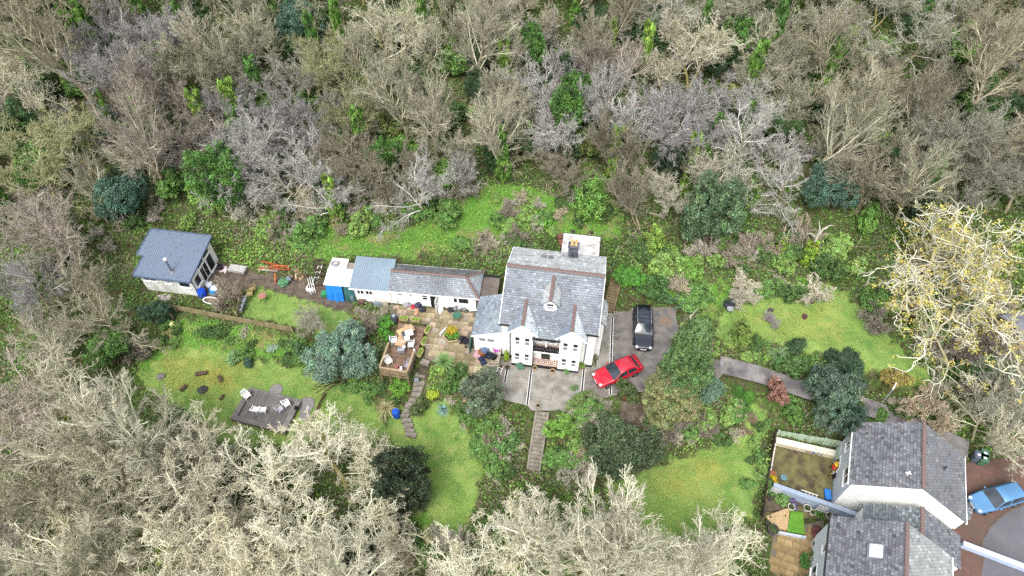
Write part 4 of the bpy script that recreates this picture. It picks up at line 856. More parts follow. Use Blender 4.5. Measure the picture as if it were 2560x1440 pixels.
v = np.vstack([v, np.array(core.v)]); nc = len(v)-len(core.v); f = np.vstack([f, np.array([(nc+i*cn+k, nc+i*cn+(k+1) % cn, nc+(i+1)*cn+(k+1) % cn, nc+(i+1)*cn+k) for i in range(8) for k in range(cn)])]); k = np.vstack([k, np.full((len(core.v), 3), .5)])  # inner core darkened in its colour for shaded gaps between sprays
PROTO[('conifer', 0)] = (npmesh('conifer_trunk', np.vstack([V0, v1]), np.vstack([F0, f1+len(V0)]), m_bark), npmesh('conifer_crown', v, f, m_leaf, k))
zz = q.random(130); aa = q.random(130)*6.283; rr_ = .1+.22*q.random(130)*(1.25-.7*zz)
v, f, k = leaves(np.stack([np.cos(aa)*rr_*1.3, np.sin(aa)*rr_*1.3, zz], -1), 26, (.16, .16, .05), .055, 8, cv=.3); v[:, 2] = np.maximum(v[:, 2], 0)
ME_IVY = npmesh('ivy', v, f, m_leaf, k)
INFO = {}
for k_, (a_, b_) in PROTO.items():
    vv = np.empty(len(b_.vertices)*3, np.float32); b_.vertices.foreach_get('co', vv); vv = vv.reshape(-1, 3); INFO[k_] = (2*float(np.percentile(np.hypot(vv[:, 0], vv[:, 1]), 93)), float(np.median(vv[:, 2])))
NTREE = [0]
def hexc(h): return c4(h)
def tree(key, loc, sc, rz, name, label, cat, ccol, tcol='#ffffff', group=None, zs=1., ivy=None, tilt=None):
    t = thing(name, label, cat, loc, rz, group); e_ = RD.uniform(.82, 1.2) if key[0] in ('bush', 'ever') else 1.; t.scale = (sc*e_, sc/e_, sc*zs)
    if tilt: t.rotation_euler = (tilt[0], tilt[1], rz)
    a, b = PROTO[key]; o = obj('trunk', a, t); o.color = hexc(tcol); o = obj('crown', b, t); o.color = ccol if isinstance(ccol, tuple) else hexc(ccol)
    if ivy:
        hgt, rad, col = ivy; o = obj('ivy', ME_IVY, t, None, None, (rad/sc, rad/sc, hgt/(sc*zs))); o.color = hexc(col)
    NTREE[0] += 1; return t
def crownat(px, py, hc):                           # base of a plant whose crown centre, hc above its foot, shows at px,py
    p = G(px, py, hc); return (p[0], p[1], h1(p[0], p[1])-.05)
# ------------------------------------------------------------------ trees
GRN = {'holly': '#3f5a35', 'laurel': '#4f7336', 'bright': '#678c42', 'blue': '#4f6a58', 'dark': '#33452f', 'grey': '#6b8574', 'olive': '#6e7a45', 'yellow': '#98a050'}
BARE = {'beige': ('#c6c3ad', 'beige'), 'cream': ('#d4cfba', 'cream'), 'mauve': ('#bcb7b9', 'mauve-grey'), 'pink': ('#c1b6ac', 'pinkish-brown'), 'pale': ('#d4d1ce', 'pale grey'), 'olive': ('#b8b890', 'olive'),
        'tan': ('#c2bba4', 'tan'), 'brown': ('#aca593', 'brown'), 'grey': ('#bbb9ac', 'grey'), 'white': ('#dedac8', 'chalky white')}
ANCH = [(120, 60, 'tan', 'fan'), (60, 230, 'cream', 'gnarl'), (270, 170, 'mauve', 'dome'), (330, 290, 'pink', 'fan'), (560, 110, 'beige', 'fan'), (680, 60, 'beige', 'fan'), (500, 60, 'cream', 'fan'), (740, 190, 'grey', 'dome'),
        (860, 260, 'olive', 'dome'), (1000, 200, 'beige', 'fan'), (1080, 240, 'cream', 'fan'), (1200, 210, 'cream', 'fan'), (1180, 60, 'cream', 'fan'), (980, 60, 'beige', 'gnarl'), (1330, 230, 'pale', 'dome'), (1400, 180, 'mauve', 'dome'),
        (1450, 60, 'tan', 'fan'), (1570, 170, 'pink', 'dome'), (1640, 30, 'grey', 'gnarl'), (1745, 110, 'cream', 'gnarl'), (1610, 280, 'pale', 'fan'), (1700, 300, 'mauve', 'dome'), (1800, 230, 'mauve', 'dome'), (1900, 100, 'beige', 'dome'),
        (1860, 330, 'pale', 'dome'), (1800, 440, 'white', 'dome'), (1960, 450, 'pale', 'dome'), (2100, 270, 'beige', 'fan'), (2180, 230, 'tan', 'fan'), (2300, 60, 'grey', 'gnarl'), (2330, 200, 'brown', 'dome'), (2400, 330, 'grey', 'dome'),
        (2520, 130, 'tan', 'fan'), (2330, 410, 'beige', 'fan'), (2200, 420, 'brown', 'dome'), (540, 400, 'pale', 'dome'), (760, 350, 'mauve', 'dome'), (740, 430, 'pale', 'dome'), (340, 400, 'cream', 'fan'), (420, 350, 'pink', 'dome'),
        (180, 330, 'olive', 'gnarl'), (60, 420, 'olive', 'gnarl'), (1050, 460, 'pale', 'dome'), (880, 400, 'brown', 'dome'), (90, 560, 'pink', 'dome'), (180, 700, 'tan', 'dome'), (60, 700, 'mauve', 'dome'),
        (250, 790, 'tan', 'dome'), (100, 850, 'cream', 'dome'), (170, 960, 'cream', 'gnarl'), (40, 1000, 'pink', 'gnarl'), (1620, 480, 'brown', 'fan'), (2530, 330, 'tan', 'dome'), (2480, 420, 'grey', 'dome')]
LANDM = [(-1e9, 'at the wood\'s far left'), (330, 'behind the blue-roofed studio'), (640, 'behind the log pile'), (800, 'behind the garage'), (985, 'behind the slate outhouse'), (1230, 'behind the white house'),
         (1530, 'above the black car'), (1690, 'above the round evergreen'), (1900, 'above the right-hand lawn'), (2130, 'above the yellow oak'), (2400, 'at the wood\'s far right')]
def where(px): return [s for x, s in LANDM if px >= x][-1]
wood = []                                         # (x, y, kind, size)
def near(x, y, r): return any((x-a)**2+(y-b)**2 < ((r+c)*.5)**2 for a, b, c in wood)
def put(px, py, colk, form, width, h=None, i=None):
    hc = (h or width*.95)*.6; b = crownat(px, py, hc); return b
rows_ = []
def add_bare(base, colk, form, width, rz, ivy=None, i=None, zs=None):
    i = RD.randrange(3) if i is None else i; sc = width/INFO[(form, i)][0]
    k = RD.uniform(.88, 1.12); c = tuple(x*k for x in lin(BARE[colk][0])); rows_.append((base, colk, form, width, sc, rz, ivy, i, (*c, 1), zs or RD.uniform(.9, 1.15)))
    wood.append((base[0], base[1], width*.5))
for px, py, ck, fm in ANCH:
    wd = {'fan': RD.uniform(7, 9.5), 'dome': RD.uniform(6.5, 9), 'gnarl': RD.uniform(8, 10)}[fm]
    i = RD.randrange(3); add_bare(crownat(px, py, INFO[(fm, i)][1]*wd/INFO[(fm, i)][0]), ck, fm, wd, RD.uniform(0, 6.28), None, i, 1.)
# fill the slope up to beyond the top of the frame
tries = 0
while tries < 14000:
    tries += 1
    x = RD.uniform(-84, 84); y = 7+RD.random()**1.25*60
    z = h1(x, y); u, v = projn(np.float64(x), np.float64(y), np.float64(z+4))
    if not (-140 < u < 2700 and v > -170): continue
    ub, vb = projn(np.float64(x), np.float64(y), np.float64(z))
    if vb > np.interp(ub, [0, 280, 290, 640, 660, 740, 1060, 1150, 1180, 1560, 1580, 2480, 2500], [900, 900, 525, 525, 555, 570, 560, 530, 462, 462, 575, 575, 900]): continue
    if len(rows_) >= 298: break
    wd = RD.uniform(4.2, 7.4)
    if near(x, y, wd*.46): continue
    d = sorted((math.hypot(u-a, (v-b)*1.3)+RD.uniform(0, 140), c, f) for a, b, c, f in ANCH)[0]
    iv = None
    if RD.random() < (.55 if u < 800 and v < 260 else .3): iv = (RD.uniform(4, 8), RD.uniform(1.2, 2.1), RD.choice(['#64883e', '#557a3c', '#7d9c46']))
    fm = d[2] if RD.random() < .75 else RD.choice(['fan', 'dome'])
    add_bare((x, y, z-.1), d[1], fm, wd, RD.uniform(0, 6.28), iv)
cells = {}
for r in rows_:
    b = r[0]; u, v = projn(np.float64(b[0]), np.float64(b[1]), np.float64(b[2]+4)); dep = 'second' if b[1] < 20 else 'third' if b[1] < 28 else 'fourth' if b[1] < 37 else 'fifth' if b[1] < 47 else 'topmost'
    if b[1] < 14: dep = 'front'
    r_ = (dep, where(float(u))); cells.setdefault(r_, []).append((float(u), r))
ORD = ['first', 'second', 'third', 'fourth', 'fifth', 'sixth', 'seventh', 'eighth', 'ninth', 'tenth', 'eleventh', 'twelfth']
def ordinal(n):
    tens = ['', '', 'twenty', 'thirty', 'forty', 'fifty', 'sixty', 'seventy', 'eighty', 'ninety']; low = ORD+['thirteenth', 'fourteenth', 'fifteenth', 'sixteenth', 'seventeenth', 'eighteenth', 'nineteenth']
    if n < 20: return low[n-1]
    return tens[n//10][:-1]+'ieth' if n % 10 == 0 else tens[n//10]+'-'+low[n % 10-1]
FORMW = {'fan': 'upright', 'dome': 'rounded', 'gnarl': 'crooked'}
for (dep, wh), lst in cells.items():
    lst.sort(key=lambda t: t[0])
    for n, (u, (base, ck, fm, wd, sc, rz, ivy, i, col, zs)) in enumerate(lst):
        lab = '%s %s bare tree%s, %s of %s row %s' % (BARE[ck][1], FORMW[fm], ' in ivy' if ivy else '', ordinal(n+1), dep, wh)
        tree((fm, i), base, sc, rz, 'bare_tree', lab, 'tree', col, '#b8b09a' if fm != 'gnarl' else '#d0cdb8', 'bare trees of the wood behind the house', zs, ivy)
print('bare wood trees', len(rows_))
# evergreens standing in the wood and along its edge: px, py, radius, kind, green, words
EV = [(130, 40, 1.8, 'ever', 'dark', 'dark ivy-smothered evergreen at the top left corner of the wood'), (590, 300, 2.4, 'bush', 'bright', 'bright green bushy crown in the wood behind the studio'), (300, 500, 2.6, 'ever', 'blue', 'dark blue-green yew behind the blue-roofed studio'),
      (570, 480, 3.2, 'ever', 'laurel', 'big green ivy-covered tree right behind the studio'), (110, 420, 2.2, 'ever', 'laurel', 'green evergreen clump low at the left of the wood'), (820, 395, 1.6, 'bush', 'bright', 'lime-green leafing crown behind the garage'),
      (1000, 360, 2.0, 'bush', 'bright', 'vivid green bush deep in the wood above the slate outhouse'), (970, 410, 1.9, 'ever', 'laurel', 'tall pale green leafy tree behind the slate outhouse'), (1120, 420, 1.9, 'bush', 'bright', 'fresh green bush left of the wood clearing'),
      (1420, 300, 2.8, 'ever', 'laurel', 'broad mid-green holly in the wood above the white house'), (1560, 340, 2.2, 'ever', 'blue', 'blue-green holly above the driveway'), (1460, 350, 1.7, 'bush', 'olive', 'yellow-green bush above the chimney'), (1480, 480, 2.3, 'bush', 'bright', 'bright green ivy mound at the wood edge behind the chimney'),
      (1330, 150, 2.2, 'ever', 'laurel', 'green holly in the middle of the upper wood'), (1620, 90, 2.6, 'ever', 'holly', 'dark green holly at the top of the wood'), (1840, 110, 2.2, 'ever', 'laurel', 'mid-green holly near the top of the wood, right of centre'),
      (1835, 230, 1.6, 'bush', 'yellow', 'yellow-tipped bush among mauve bare trees'), (1800, 370, 1.5, 'bush', 'laurel', 'small green bush amid the pale grey twigs'), (2420, 90, 2.9, 'bush', 'bright', 'vivid green bush near the top right corner'), (2080, 130, 1.5, 'ever', 'laurel', 'small green holly between mauve crowns at the top'),
      (2210, 390, 1.8, 'ever', 'holly', 'dark green holly above the yellow oak'), (2440, 230, 1.8, 'ever', 'laurel', 'green ivy clump at the right of the wood'), (2080, 480, 2.3, 'ever', 'blue', 'dark green holly at the wood edge above the right lawn'), (2170, 545, 1.5, 'bush', 'bright', 'fresh green bush left of the yellow oak'),
      (950, 300, 2.2, 'bush', 'olive', 'dull green ivy-clad crown in the middle of the wood'), (330, 150, 1.8, 'ever', 'holly', 'dark holly among ivy-clad trunks at upper left'), (760, 60, 2.2, 'ever', 'blue', 'blue-green holly near the top, left of centre'), (40, 330, 2.2, 'ever', 'holly', 'dark holly at the left edge of the wood'),
      (690, 420, 1.7, 'ever', 'holly', 'dark holly behind the log pile'), (1680, 420, 2.0, 'ever', 'dark', 'dark holly in the wood right of the chimney'), (2300, 500, 2.0, 'ever', 'dark', 'dark holly behind the yellow oak'), (1240, 400, 1.6, 'ever', 'holly', 'dark holly at the head of the grassy clearing')]
for n, (px, py, r, kd, g, lab) in enumerate(EV):
    k = (kd, n % 2); tree(k, crownat(px, py, r*1.0), r, n*1.7, 'evergreen_tree' if kd == 'ever' else 'leafy_bush', lab, 'tree' if kd == 'ever' else 'bush', GRN[g], group='greens in the wood', zs=1.15)
# foreground trees: crusted pale with lichen
FG = [(150, 1010, 9, 'fan', 'cream', 'cream upright bare tree at the left edge below the beige thicket'), (330, 1040, 9.5, 'fan', 'white', 'chalky bare tree left of the lower lawn'), (520, 1070, 9, 'fan', 'white', 'chalky fan-shaped bare tree below the fire pit'),
      (640, 1160, 9.5, 'gnarl', 'white', 'white crooked oak below the grey deck'), (830, 1110, 9.5, 'gnarl', 'white', 'white crooked oak right of the grey deck'), (930, 1150, 6.5, 'gnarl', 'cream', 'smaller cream crooked oak beside the middle lawn'), (740, 1290, 10, 'gnarl', 'white', 'white crooked oak in the midst of the lower left thicket'),
      (870, 1380, 9, 'fan', 'white', 'white tree with long arching limbs at the bottom left of centre'), (480, 1300, 10, 'gnarl', 'cream', 'cream crooked oak low in the left thicket'), (270, 1230, 10, 'dome', 'cream', 'cream rounded bare tree low on the left'), (80, 1180, 9, 'dome', 'tan', 'tan rounded bare tree at the lower left edge'),
      (600, 1430, 10, 'gnarl', 'cream', 'cream crooked oak cut by the bottom edge, left of centre'), (330, 1420, 9, 'dome', 'tan', 'tan bare tree cut by the bottom edge near the left'), (120, 1370, 9, 'gnarl', 'cream', 'cream crooked oak near the bottom left corner'), (1270, 1330, 8, 'gnarl', 'white', 'white lichened tree at the foot of the long steps'),
      (1460, 1330, 10, 'fan', 'white', 'large white fan-shaped tree at bottom centre'), (1590, 1360, 8.5, 'fan', 'white', 'white fan-shaped tree right of the bottom centre tree'), (1180, 1410, 7.5, 'gnarl', 'white', 'white low tree at the bottom, left of the big fan tree'), (1830, 1370, 7.5, 'gnarl', 'white', 'chalky rounded bare tree beside the lower flagged patio'),
      (1740, 1420, 7, 'fan', 'white', 'white low tree cut by the bottom edge beside the lower lawn'), (2490, 1030, 8, 'dome', 'cream', 'cream bare tree with trailing twigs above the wheelie bins'), (2530, 960, 8, 'dome', 'grey', 'grey bare tree at the right edge below the yellow oak'),
      (470, 1150, 9, 'dome', 'cream', 'cream rounded bare tree inside the lower left thicket'), (30, 1290, 8, 'dome', 'pink', 'pinkish bare tree at the lower left edge'), (1000, 1420, 7, 'gnarl', 'tan', 'tan scrubby tree at the bottom below the dark yew'), (1390, 1330, 7, 'fan', 'white', 'white tree between the steps foot and the big fan tree'), (1530, 1290, 8, 'fan', 'white', 'white tree at the top of the bottom centre group'), (1660, 1380, 7, 'gnarl', 'white', 'white crooked tree at the right of the bottom centre group'),
      (220, 1120, 8, 'fan', 'cream', 'cream upright tree in the left thicket below the lime bush'), (400, 1190, 8.5, 'fan', 'white', 'chalky upright tree in the heart of the left thicket'), (710, 1200, 8, 'gnarl', 'white', 'white crooked oak just below the grey deck oak'), (880, 1240, 8, 'gnarl', 'white', 'white crooked oak left of the dark yew'), (560, 1340, 8.5, 'dome', 'cream', 'cream rounded tree low in the left thicket'),
      (180, 1310, 8, 'fan', 'cream', 'cream upright tree above the bottom left corner'), (450, 1420, 8, 'gnarl', 'white', 'white crooked oak at the bottom edge left of centre'), (760, 1400, 8, 'gnarl', 'white', 'white crooked oak at the bottom edge beside the arching tree'), (960, 1300, 6, 'gnarl', 'cream', 'cream crooked oak hugging the dark yew')]
for n, (px, py, wd, fm, ck, lab) in enumerate(FG):
    k = 1.26 if ck in ('white', 'cream') else 1.; c = tuple(x*k for x in lin(BARE[ck][0]))
    iw, iz = INFO[(fm, n % 3)]; tree((fm, n % 3), crownat(px, py+25, iz*wd/iw), wd/iw, n*1.3, 'lichened_tree', lab, 'tree', (*c, 1), '#c8c4a8', 'pale bare trees of the lower garden')
def big_oak():
    sk = skeleton(901, 2, 6.4, .30, lean=.15, levels=LV['oak'], t0=.28, sg=.12); m1, m2 = tree_meshes('spreading_oak', sk, m_moss, m_lichen, rmin=.012, ntrunk=2, tone=(1., 1., 1., .9, .75))
    b = crownat(2345, 705, 4.5); t = thing('spreading_oak', 'huge pale crooked oak budding yellow-green on the right', 'tree', b, .6); t.scale = (1.85, 1.85, 1.3)
    o = obj('trunk', m1, t); o.color = (.8, .8, .85, 1); o = obj('crown', m2, t); o.color = (.66, .65, .54, 1)
    tips = sk[-2][0][:, -1]; q = np.random.default_rng(5); tips = tips[(q.random(len(tips)) < .8)]
    v, f, k = leaves(tips, 16, .24, .05, 9, cv=.25); o = obj('buds', npmesh('buds', v, f, m_leaf, k), t); o.color = c4('#b0a552'); tag(o, kind='stuff')
big_oak()
# garden trees and shrubs: px, py (crown centre), radius, proto, tint, z scale, name, label, category
GT = [(845, 895, 3.0, ('feather', 0), '#718a76', 1.1, 'silver_tree', 'large feathery silver-green tree left of the brown deck', 'tree'),
      (1770, 545, 3.1, ('ever', 1), '#5a7050', 1.15, 'evergreen_tree', 'big round blue-green evergreen with yellow sprays above the driveway', 'tree'), (1540, 1110, 3.0, ('ever', 0), '#4e5d41', .95, 'evergreen_tree', 'dark rounded evergreen right of the long steps', 'tree'),
      (1005, 1225, 2.5, ('ever', 1), '#333f2c', 1.3, 'yew_tree', 'dark yew beside the middle lawn at the bottom', 'tree'), (2075, 1000, 2.25, ('ever', 0), '#586a58', 1.25, 'evergreen_tree', 'grey-green evergreen overhanging the gabled neighbour house', 'tree'), (2110, 1060, 1.6, ('ever', 1), '#44594a', 1.3, 'evergreen_tree', 'smaller grey-green evergreen against the neighbour roof', 'tree'),
      (1210, 990, 2.1, ('ever', 1), '#64705a', 1.05, 'red_tipped_shrub', 'large shrub with reddish-tipped leaves below the junk pile', 'shrub'), (1330, 0, .1, None, '', 1, '', '', ''),
      (1945, 985, 1.2, ('bush', 1), '#8d6a5c', 1.1, 'red_shrub', 'red-leaved shrub beside the lane', 'shrub'), (1412, 1060, 1.4, ('bush', 0), '#6f9444', 1.1, 'leafy_shrub', 'bright green rounded shrub right of the long steps', 'shrub'), (1280, 1110, 1.1, ('bush', 1), '#64884d', 1.3, 'leafy_shrub', 'mid-green upright shrub left of the long steps', 'shrub'),
      (1710, 670, 1.5, ('bush', 0), '#6d9044', 1.1, 'leafy_shrub', 'lime-green shrub above the parking corner', 'shrub'), (1990, 865, .9, ('bush', 0), '#41583b', 1., 'leafy_shrub', 'dark rounded shrub in the bed below the right lawn', 'shrub'), (1850, 840, 1.3, ('bush', 1), '#6a7f3e', .9, 'leafy_shrub', 'olive mottled shrub beside the tall conifer', 'shrub'),
      (1890, 860, .6, ('conifer', 0), '#8fa83f', .35, 'dwarf_conifer', 'small lime dwarf conifer in the bed beside the right lawn', 'conifer'), (1985, 915, 1.6, ('bush', 1), '#54703f', .9, 'leafy_shrub', 'dense green shrub above the lane', 'shrub'), (2120, 930, 1.7, ('ever', 0), '#41563f', .9, 'leafy_shrub', 'dark green shrub where the lane bends', 'shrub'),
      (2240, 945, 1.1, ('bush', 0), '#8a7e45', 1., 'leafy_shrub', 'ochre-green shrub below the right lawn tip', 'shrub'), (1870, 990, .7, ('conifer', 0), '#4e7a2f', .5, 'dwarf_conifer', 'green pointed dwarf conifer beside the lane mouth', 'conifer'), (1845, 975, .6, ('conifer', 0), '#436b2b', .5, 'dwarf_conifer', 'darker pointed dwarf conifer nearest the tall conifer', 'conifer'),
      (1770, 970, 1.4, ('feather', 0), '#66806a', 1.2, 'feathery_shrub', 'feathery grey-green shrub at the foot of the tall conifer', 'shrub'), (1850, 1025, 1.0, ('bush', 0), '#5b8040', 1., 'leafy_shrub', 'green shrub below the lane mouth', 'shrub'), (1050, 1010, 1.1, ('bush', 1), '#5d6b42', .9, 'leafy_shrub', 'dull green shrub beside the zigzag garden steps', 'shrub'),
      (1080, 985, .55, ('bush', 0), '#a5b83f', 1., 'leafy_shrub', 'yellow-green small shrub beside the zigzag garden steps', 'shrub'), (1130, 950, 1.4, ('bush', 1), '#55733c', .9, 'leafy_shrub', 'green shrub under the patio edge', 'shrub'), (1000, 965, 1.0, ('bush', 0), '#67923b', .9, 'leafy_shrub', 'fresh green shrub under the brown deck front', 'shrub'),
      (750, 870, .9, ('bush', 1), '#547049', 1., 'leafy_shrub', 'green shrub left of the silver tree', 'shrub'), (585, 890, .8, ('bush', 0), '#7d9a6c', .9, 'leafy_shrub', 'pale green shrub at the head of the lower left lawn', 'shrub'), (620, 905, .6, ('bush', 1), '#4f6a58', 1., 'leafy_shrub', 'dark green small shrub at the head of the lower left lawn', 'shrub'),
      (680, 870, .5, ('bush', 0), '#93ab92', .9, 'leafy_shrub', 'small silvery shrub on the bank below the fence', 'shrub'), (1500, 1035, .9, ('bush', 0), '#6a7a5a', .8, 'leafy_shrub', 'grey-green shrub below the red car', 'shrub'), (1570, 985, 1.2, ('bush', 1), '#4c5b34', .8, 'leafy_shrub', 'dark sprawling shrub at the driveway edge below the red car', 'shrub'),
      (1450, 1000, 1.0, ('bush', 0), '#6b7f47', .8, 'leafy_shrub', 'mixed green shrub at the end of the drain channel', 'shrub'), (1640, 600, 1.6, ('bush', 1), '#7c9646', 1.1, 'leafy_shrub', 'yellow-green ivy mound left of the round evergreen', 'shrub'), (1570, 690, 1.4, ('bush', 0), '#528235', .8, 'leafy_shrub', 'bright green bank shrub beside the side steps', 'shrub'),
      (1620, 715, 1.5, ('bush', 1), '#4a6a38', .8, 'leafy_shrub', 'dark green bank shrub behind the black car', 'shrub'), (1720, 750, 1.2, ('bush', 0), '#5f7f5c', .8, 'leafy_shrub', 'grey-green rounded shrub behind the parking corner', 'shrub'), (1660, 745, 1.0, ('bush', 1), '#527047', .8, 'leafy_shrub', 'green shrub right behind the black car', 'shrub'),
      (265, 870, 2.0, ('ever', 0), '#5a7a3e', 1., 'evergreen_tree', 'green evergreen clump at the left of the lower lawn', 'tree'), (400, 790, 1.3, ('ever', 1), '#3f5740', 1., 'evergreen_tree', 'dark evergreen clump below the studio', 'tree'), (150, 1050, 1.6, ('feather', 0), '#9aa53f', .9, 'mossy_bush', 'yellow-green bush poking through the pale twigs at left', 'bush'),
      (2130, 1040, .9, ('bush', 0), '#4f7a38', .9, 'leafy_shrub', 'green shrub behind the neighbour fence', 'shrub'), (1980, 1035, 1.3, ('bush', 1), '#56773a', .8, 'leafy_shrub', 'green shrub spilling over the pale green fence', 'shrub'), (1930, 1200, .5, ('bush', 0), '#e0c52e', 1.6, 'forsythia', 'bright yellow forsythia at the corner of the neighbour garden', 'shrub'),
      (2012, 790, .3, ('bush', 0), '#6b4a4a', 1, 'leafy_shrub', 'small dark shrub in the middle of the right lawn', 'shrub'), (420, 1390, 1.2, ('bush', 0), '#8aa83c', .7, 'leafy_bush', 'lime bush under the pale thicket at the bottom left', 'bush'), (900, 1420, 2.0, ('ever', 0), '#2f3d28', .8, 'evergreen_tree', 'dark evergreen under the arching white limbs', 'tree'), (560, 1230, 2.0, ('bush', 1), '#3c5030', .8, 'leafy_bush', 'dark bush under the pale oaks of the lower left', 'bush'),
      (960, 800, .9, ('bush', 0), '#5a9138', .9, 'leafy_shrub', 'fresh green shrub between the compost bin and brown deck', 'shrub'), (970, 840, .8, ('bush', 1), '#568c33', 1., 'leafy_shrub', 'fresh green shrub along the left edge of the brown deck', 'shrub'), (700, 590, .0, None, '', 1, '', '', ''), (1350, 545, 1.2, ('bush', 0), '#63923f', .6, 'leafy_shrub', 'low green mound on the clearing behind the house', 'shrub')]
for n, (px, py, r, k, c, zs, nm, lab, cat) in enumerate(GT):
    if k is None: continue
    hc = r*zs*(1.6 if k[0] == 'conifer' else .95 if k[0] != 'bush' else .6); tree(k, crownat(px, py, hc), r, n*1.1, nm, lab, cat, c, '#8a7f6c', zs=zs)
# the tall conifer: green top, browned skirt
b = crownat(1684, 1000, .2)
t = thing('tall_conifer', 'tall pointed conifer with browning lower branches beside the driveway', 'conifer', b, .4); a, c = PROTO[('conifer', 0)]
t.scale = (2.5, 2.5, 3.65); obj('trunk', a, t)
o = obj('crown', c, t); o.color = c4('#5d7648')
o = obj('lower_crown', c, t, (-.24, -.1, -.05), (0, 0, 1.3), (1.14, 1.14, .5)); o.color = c4('#7c8056'); o['label'] = 'browned lower branches'
# red-tipped shrub gets its reddish flush
p = crownat(1205, 965, 2.2); v, f, k = leaves(shell(31, 60, 1.7, 1.6, 1.2, 0, lo=.85, flatbot=.1), 14, .3, .13, 3); o = obj('young_leaves', npmesh('young_leaves', v, f, m_leaf, k), bpy.data.objects['red_tipped_shrub'], (0, 0, .95), None, (1/2.1,)*3); o.color = c4('#b48a70')
p = bpy.data.objects['evergreen_tree'] if False else None
# bare shrubs: px, py, radius, colour
BS = [(570, 735, 1.7, '#a08a64', 'straw-coloured bare shrub beside the bathtub'), (760, 785, 0, '', ''), (1160, 475, 1.3, '#a08468', 'brown twiggy shrub left of the clearing'), (700, 560, 1.9, '#9b7f62', 'russet bramble thicket behind the log pile'), (1270, 530, 1.3, '#8f7a5c', 'brown bramble on the clearing behind the house'),
      (1900, 620, 2.2, '#a28a6c', 'brown twiggy thicket at the back of the right lawn'), (2010, 600, 2.2, '#a88e6e', 'tan twiggy thicket below the pale snag'), (1830, 640, 1.6, '#9d8a62', 'olive-brown thicket beside the round evergreen'), (2310, 1020, 2.3, '#c4a472', 'golden bare shrub above the neighbour roof'), (2260, 1060, 0, '', ''),
      (1235, 1105, 1.3, '#a58c66', 'straw-coloured bare shrub below the red-tipped shrub'), (1925, 800, .9, '#9a8a92', 'small mauve bare bush on the right lawn'), (930, 800, 1.5, '#a3906c', 'pale brown bare shrub between small lawn and compost bin'), (905, 840, 1.3, '#96845f', 'brown bare shrub right of the silver tree top'), (1690, 1060, 1.6, '#8f7668', 'reddish-brown bare shrub below the tall conifer'),
      (1760, 1060, 1.4, '#8a6f64', 'dark red bare shrub right of the browning conifer'), (1490, 1010, 1.1, '#a3926e', 'straw-coloured bare shrub by the driveway edge'), (1200, 600, 1.4, '#a08a64', 'brown dead growth on the bank behind the outhouse'), (1290, 590, 1.2, '#8d7a55', 'olive-brown dead growth left of the chimney'), (860, 580, 1.2, '#97845a', 'straw patch of dead stems on the upper bank'),
      (2480, 870, 2.0, '#7d6550', 'dark russet thicket under the yellow oak'), (2200, 800, 1.8, '#8b7660', 'brown thicket left of the oak trunk'), (2380, 860, 2.0, '#86705c', 'brown thicket below the oak trunk'), (340, 870, 1.6, '#86735a', 'brown bramble at the left end of the lower lawn'), (2420, 980, 1.6, '#9d8a6c', 'tan bare shrub below the grey bare tree')]
def paler(h):
    c = lin(h); g = sum(c)/3; return tuple(min(.9, x*.6+g*.4+.14) for x in c)+(1,)
for n, (px, py, r, c, lab) in enumerate(BS):
    if r: tree(('shrub', n % 2), crownat(px, py, r*.6), r/1.55, n*.9, 'bare_shrub', lab, 'shrub', paler(c), '#9a8a74')
tree(('dome', 1), crownat(770, 800, 2.1), .44, .4, 'bare_tree', 'small pale grey rounded bare tree on the fenced lawn', 'tree', '#cfcabc', zs=1.15)
# ------------------------------------------------------------------ strap-leaved plants
def strap(name, label, cat, loc, n, ln, wd, col, stem=0., droop=.5, up=.5, seed=1, dead=0):
    t = thing(name, label, cat, loc); q = random.Random(seed)
    if stem: MB().tube([(0, 0, -.1), (.03, .02, stem*.5), (0, 0, stem)], [.11, .09, .08], 7).build('trunk', m_bark, t).color = c4('#9a8a70')
    V, F, K = [], [], []
    for i in range(n+dead):
        dd = i >= n; a = q.uniform(0, 6.283); e = q.uniform(-.15, 1.35)*up*2 if not dd else q.uniform(-1.3, -.5); L = ln*q.uniform(.75, 1.1); c = 1+q.uniform(-.25, .3); S = 5; o = len(V)
        for s in range(S+1):
            u_ = s/S; r = L*(u_*math.cos(e)); z = L*(u_*math.sin(e)-droop*u_*u_*.6); wx = wd*(1-u_**2)*.5+.002
            ca, sa = math.cos(a), math.sin(a)
            V += [(r*ca-wx*sa, r*sa+wx*ca, stem+z), (r*ca+wx*sa, r*sa-wx*ca, stem+z)]; K += [(c*1.5, c*1.2, c*.8) if dd else (c, c, c)]*2
        F += [(o+2*s, o+2*s+1, o+2*s+3, o+2*s+2) for s in range(S)]
    o = obj('leaves', npmesh('leaves', V, F, m_leaf, K), t); o.color = c4(col); return t
strap('cordyline', 'green cabbage palm with strap leaves below the patio', 'palm', crownat(1108, 905, 1.7), 130, 1.15, .07, '#6f9455', 1.7, .25, .5, 1, 40)
strap('cordyline', 'cabbage palm standing in the bed below the right lawn', 'palm', crownat(1945, 888, 1.2), 110, 1.1, .06, '#6f8560', 1.2, .3, .5, 2, 20)
strap('yucca', 'blue-grey spiky yucca on the middle lawn', 'yucca', crownat(1108, 1022, .3), 90, .8, .07, '#7f9f97', .15, .1, .5, 3)
strap('pampas_grass', 'straw-coloured pampas clump beside the blue barrel', 'grass clump', crownat(962, 1015, .5), 260, 1.5, .03, '#a9a375', .0, .9, .55, 4)

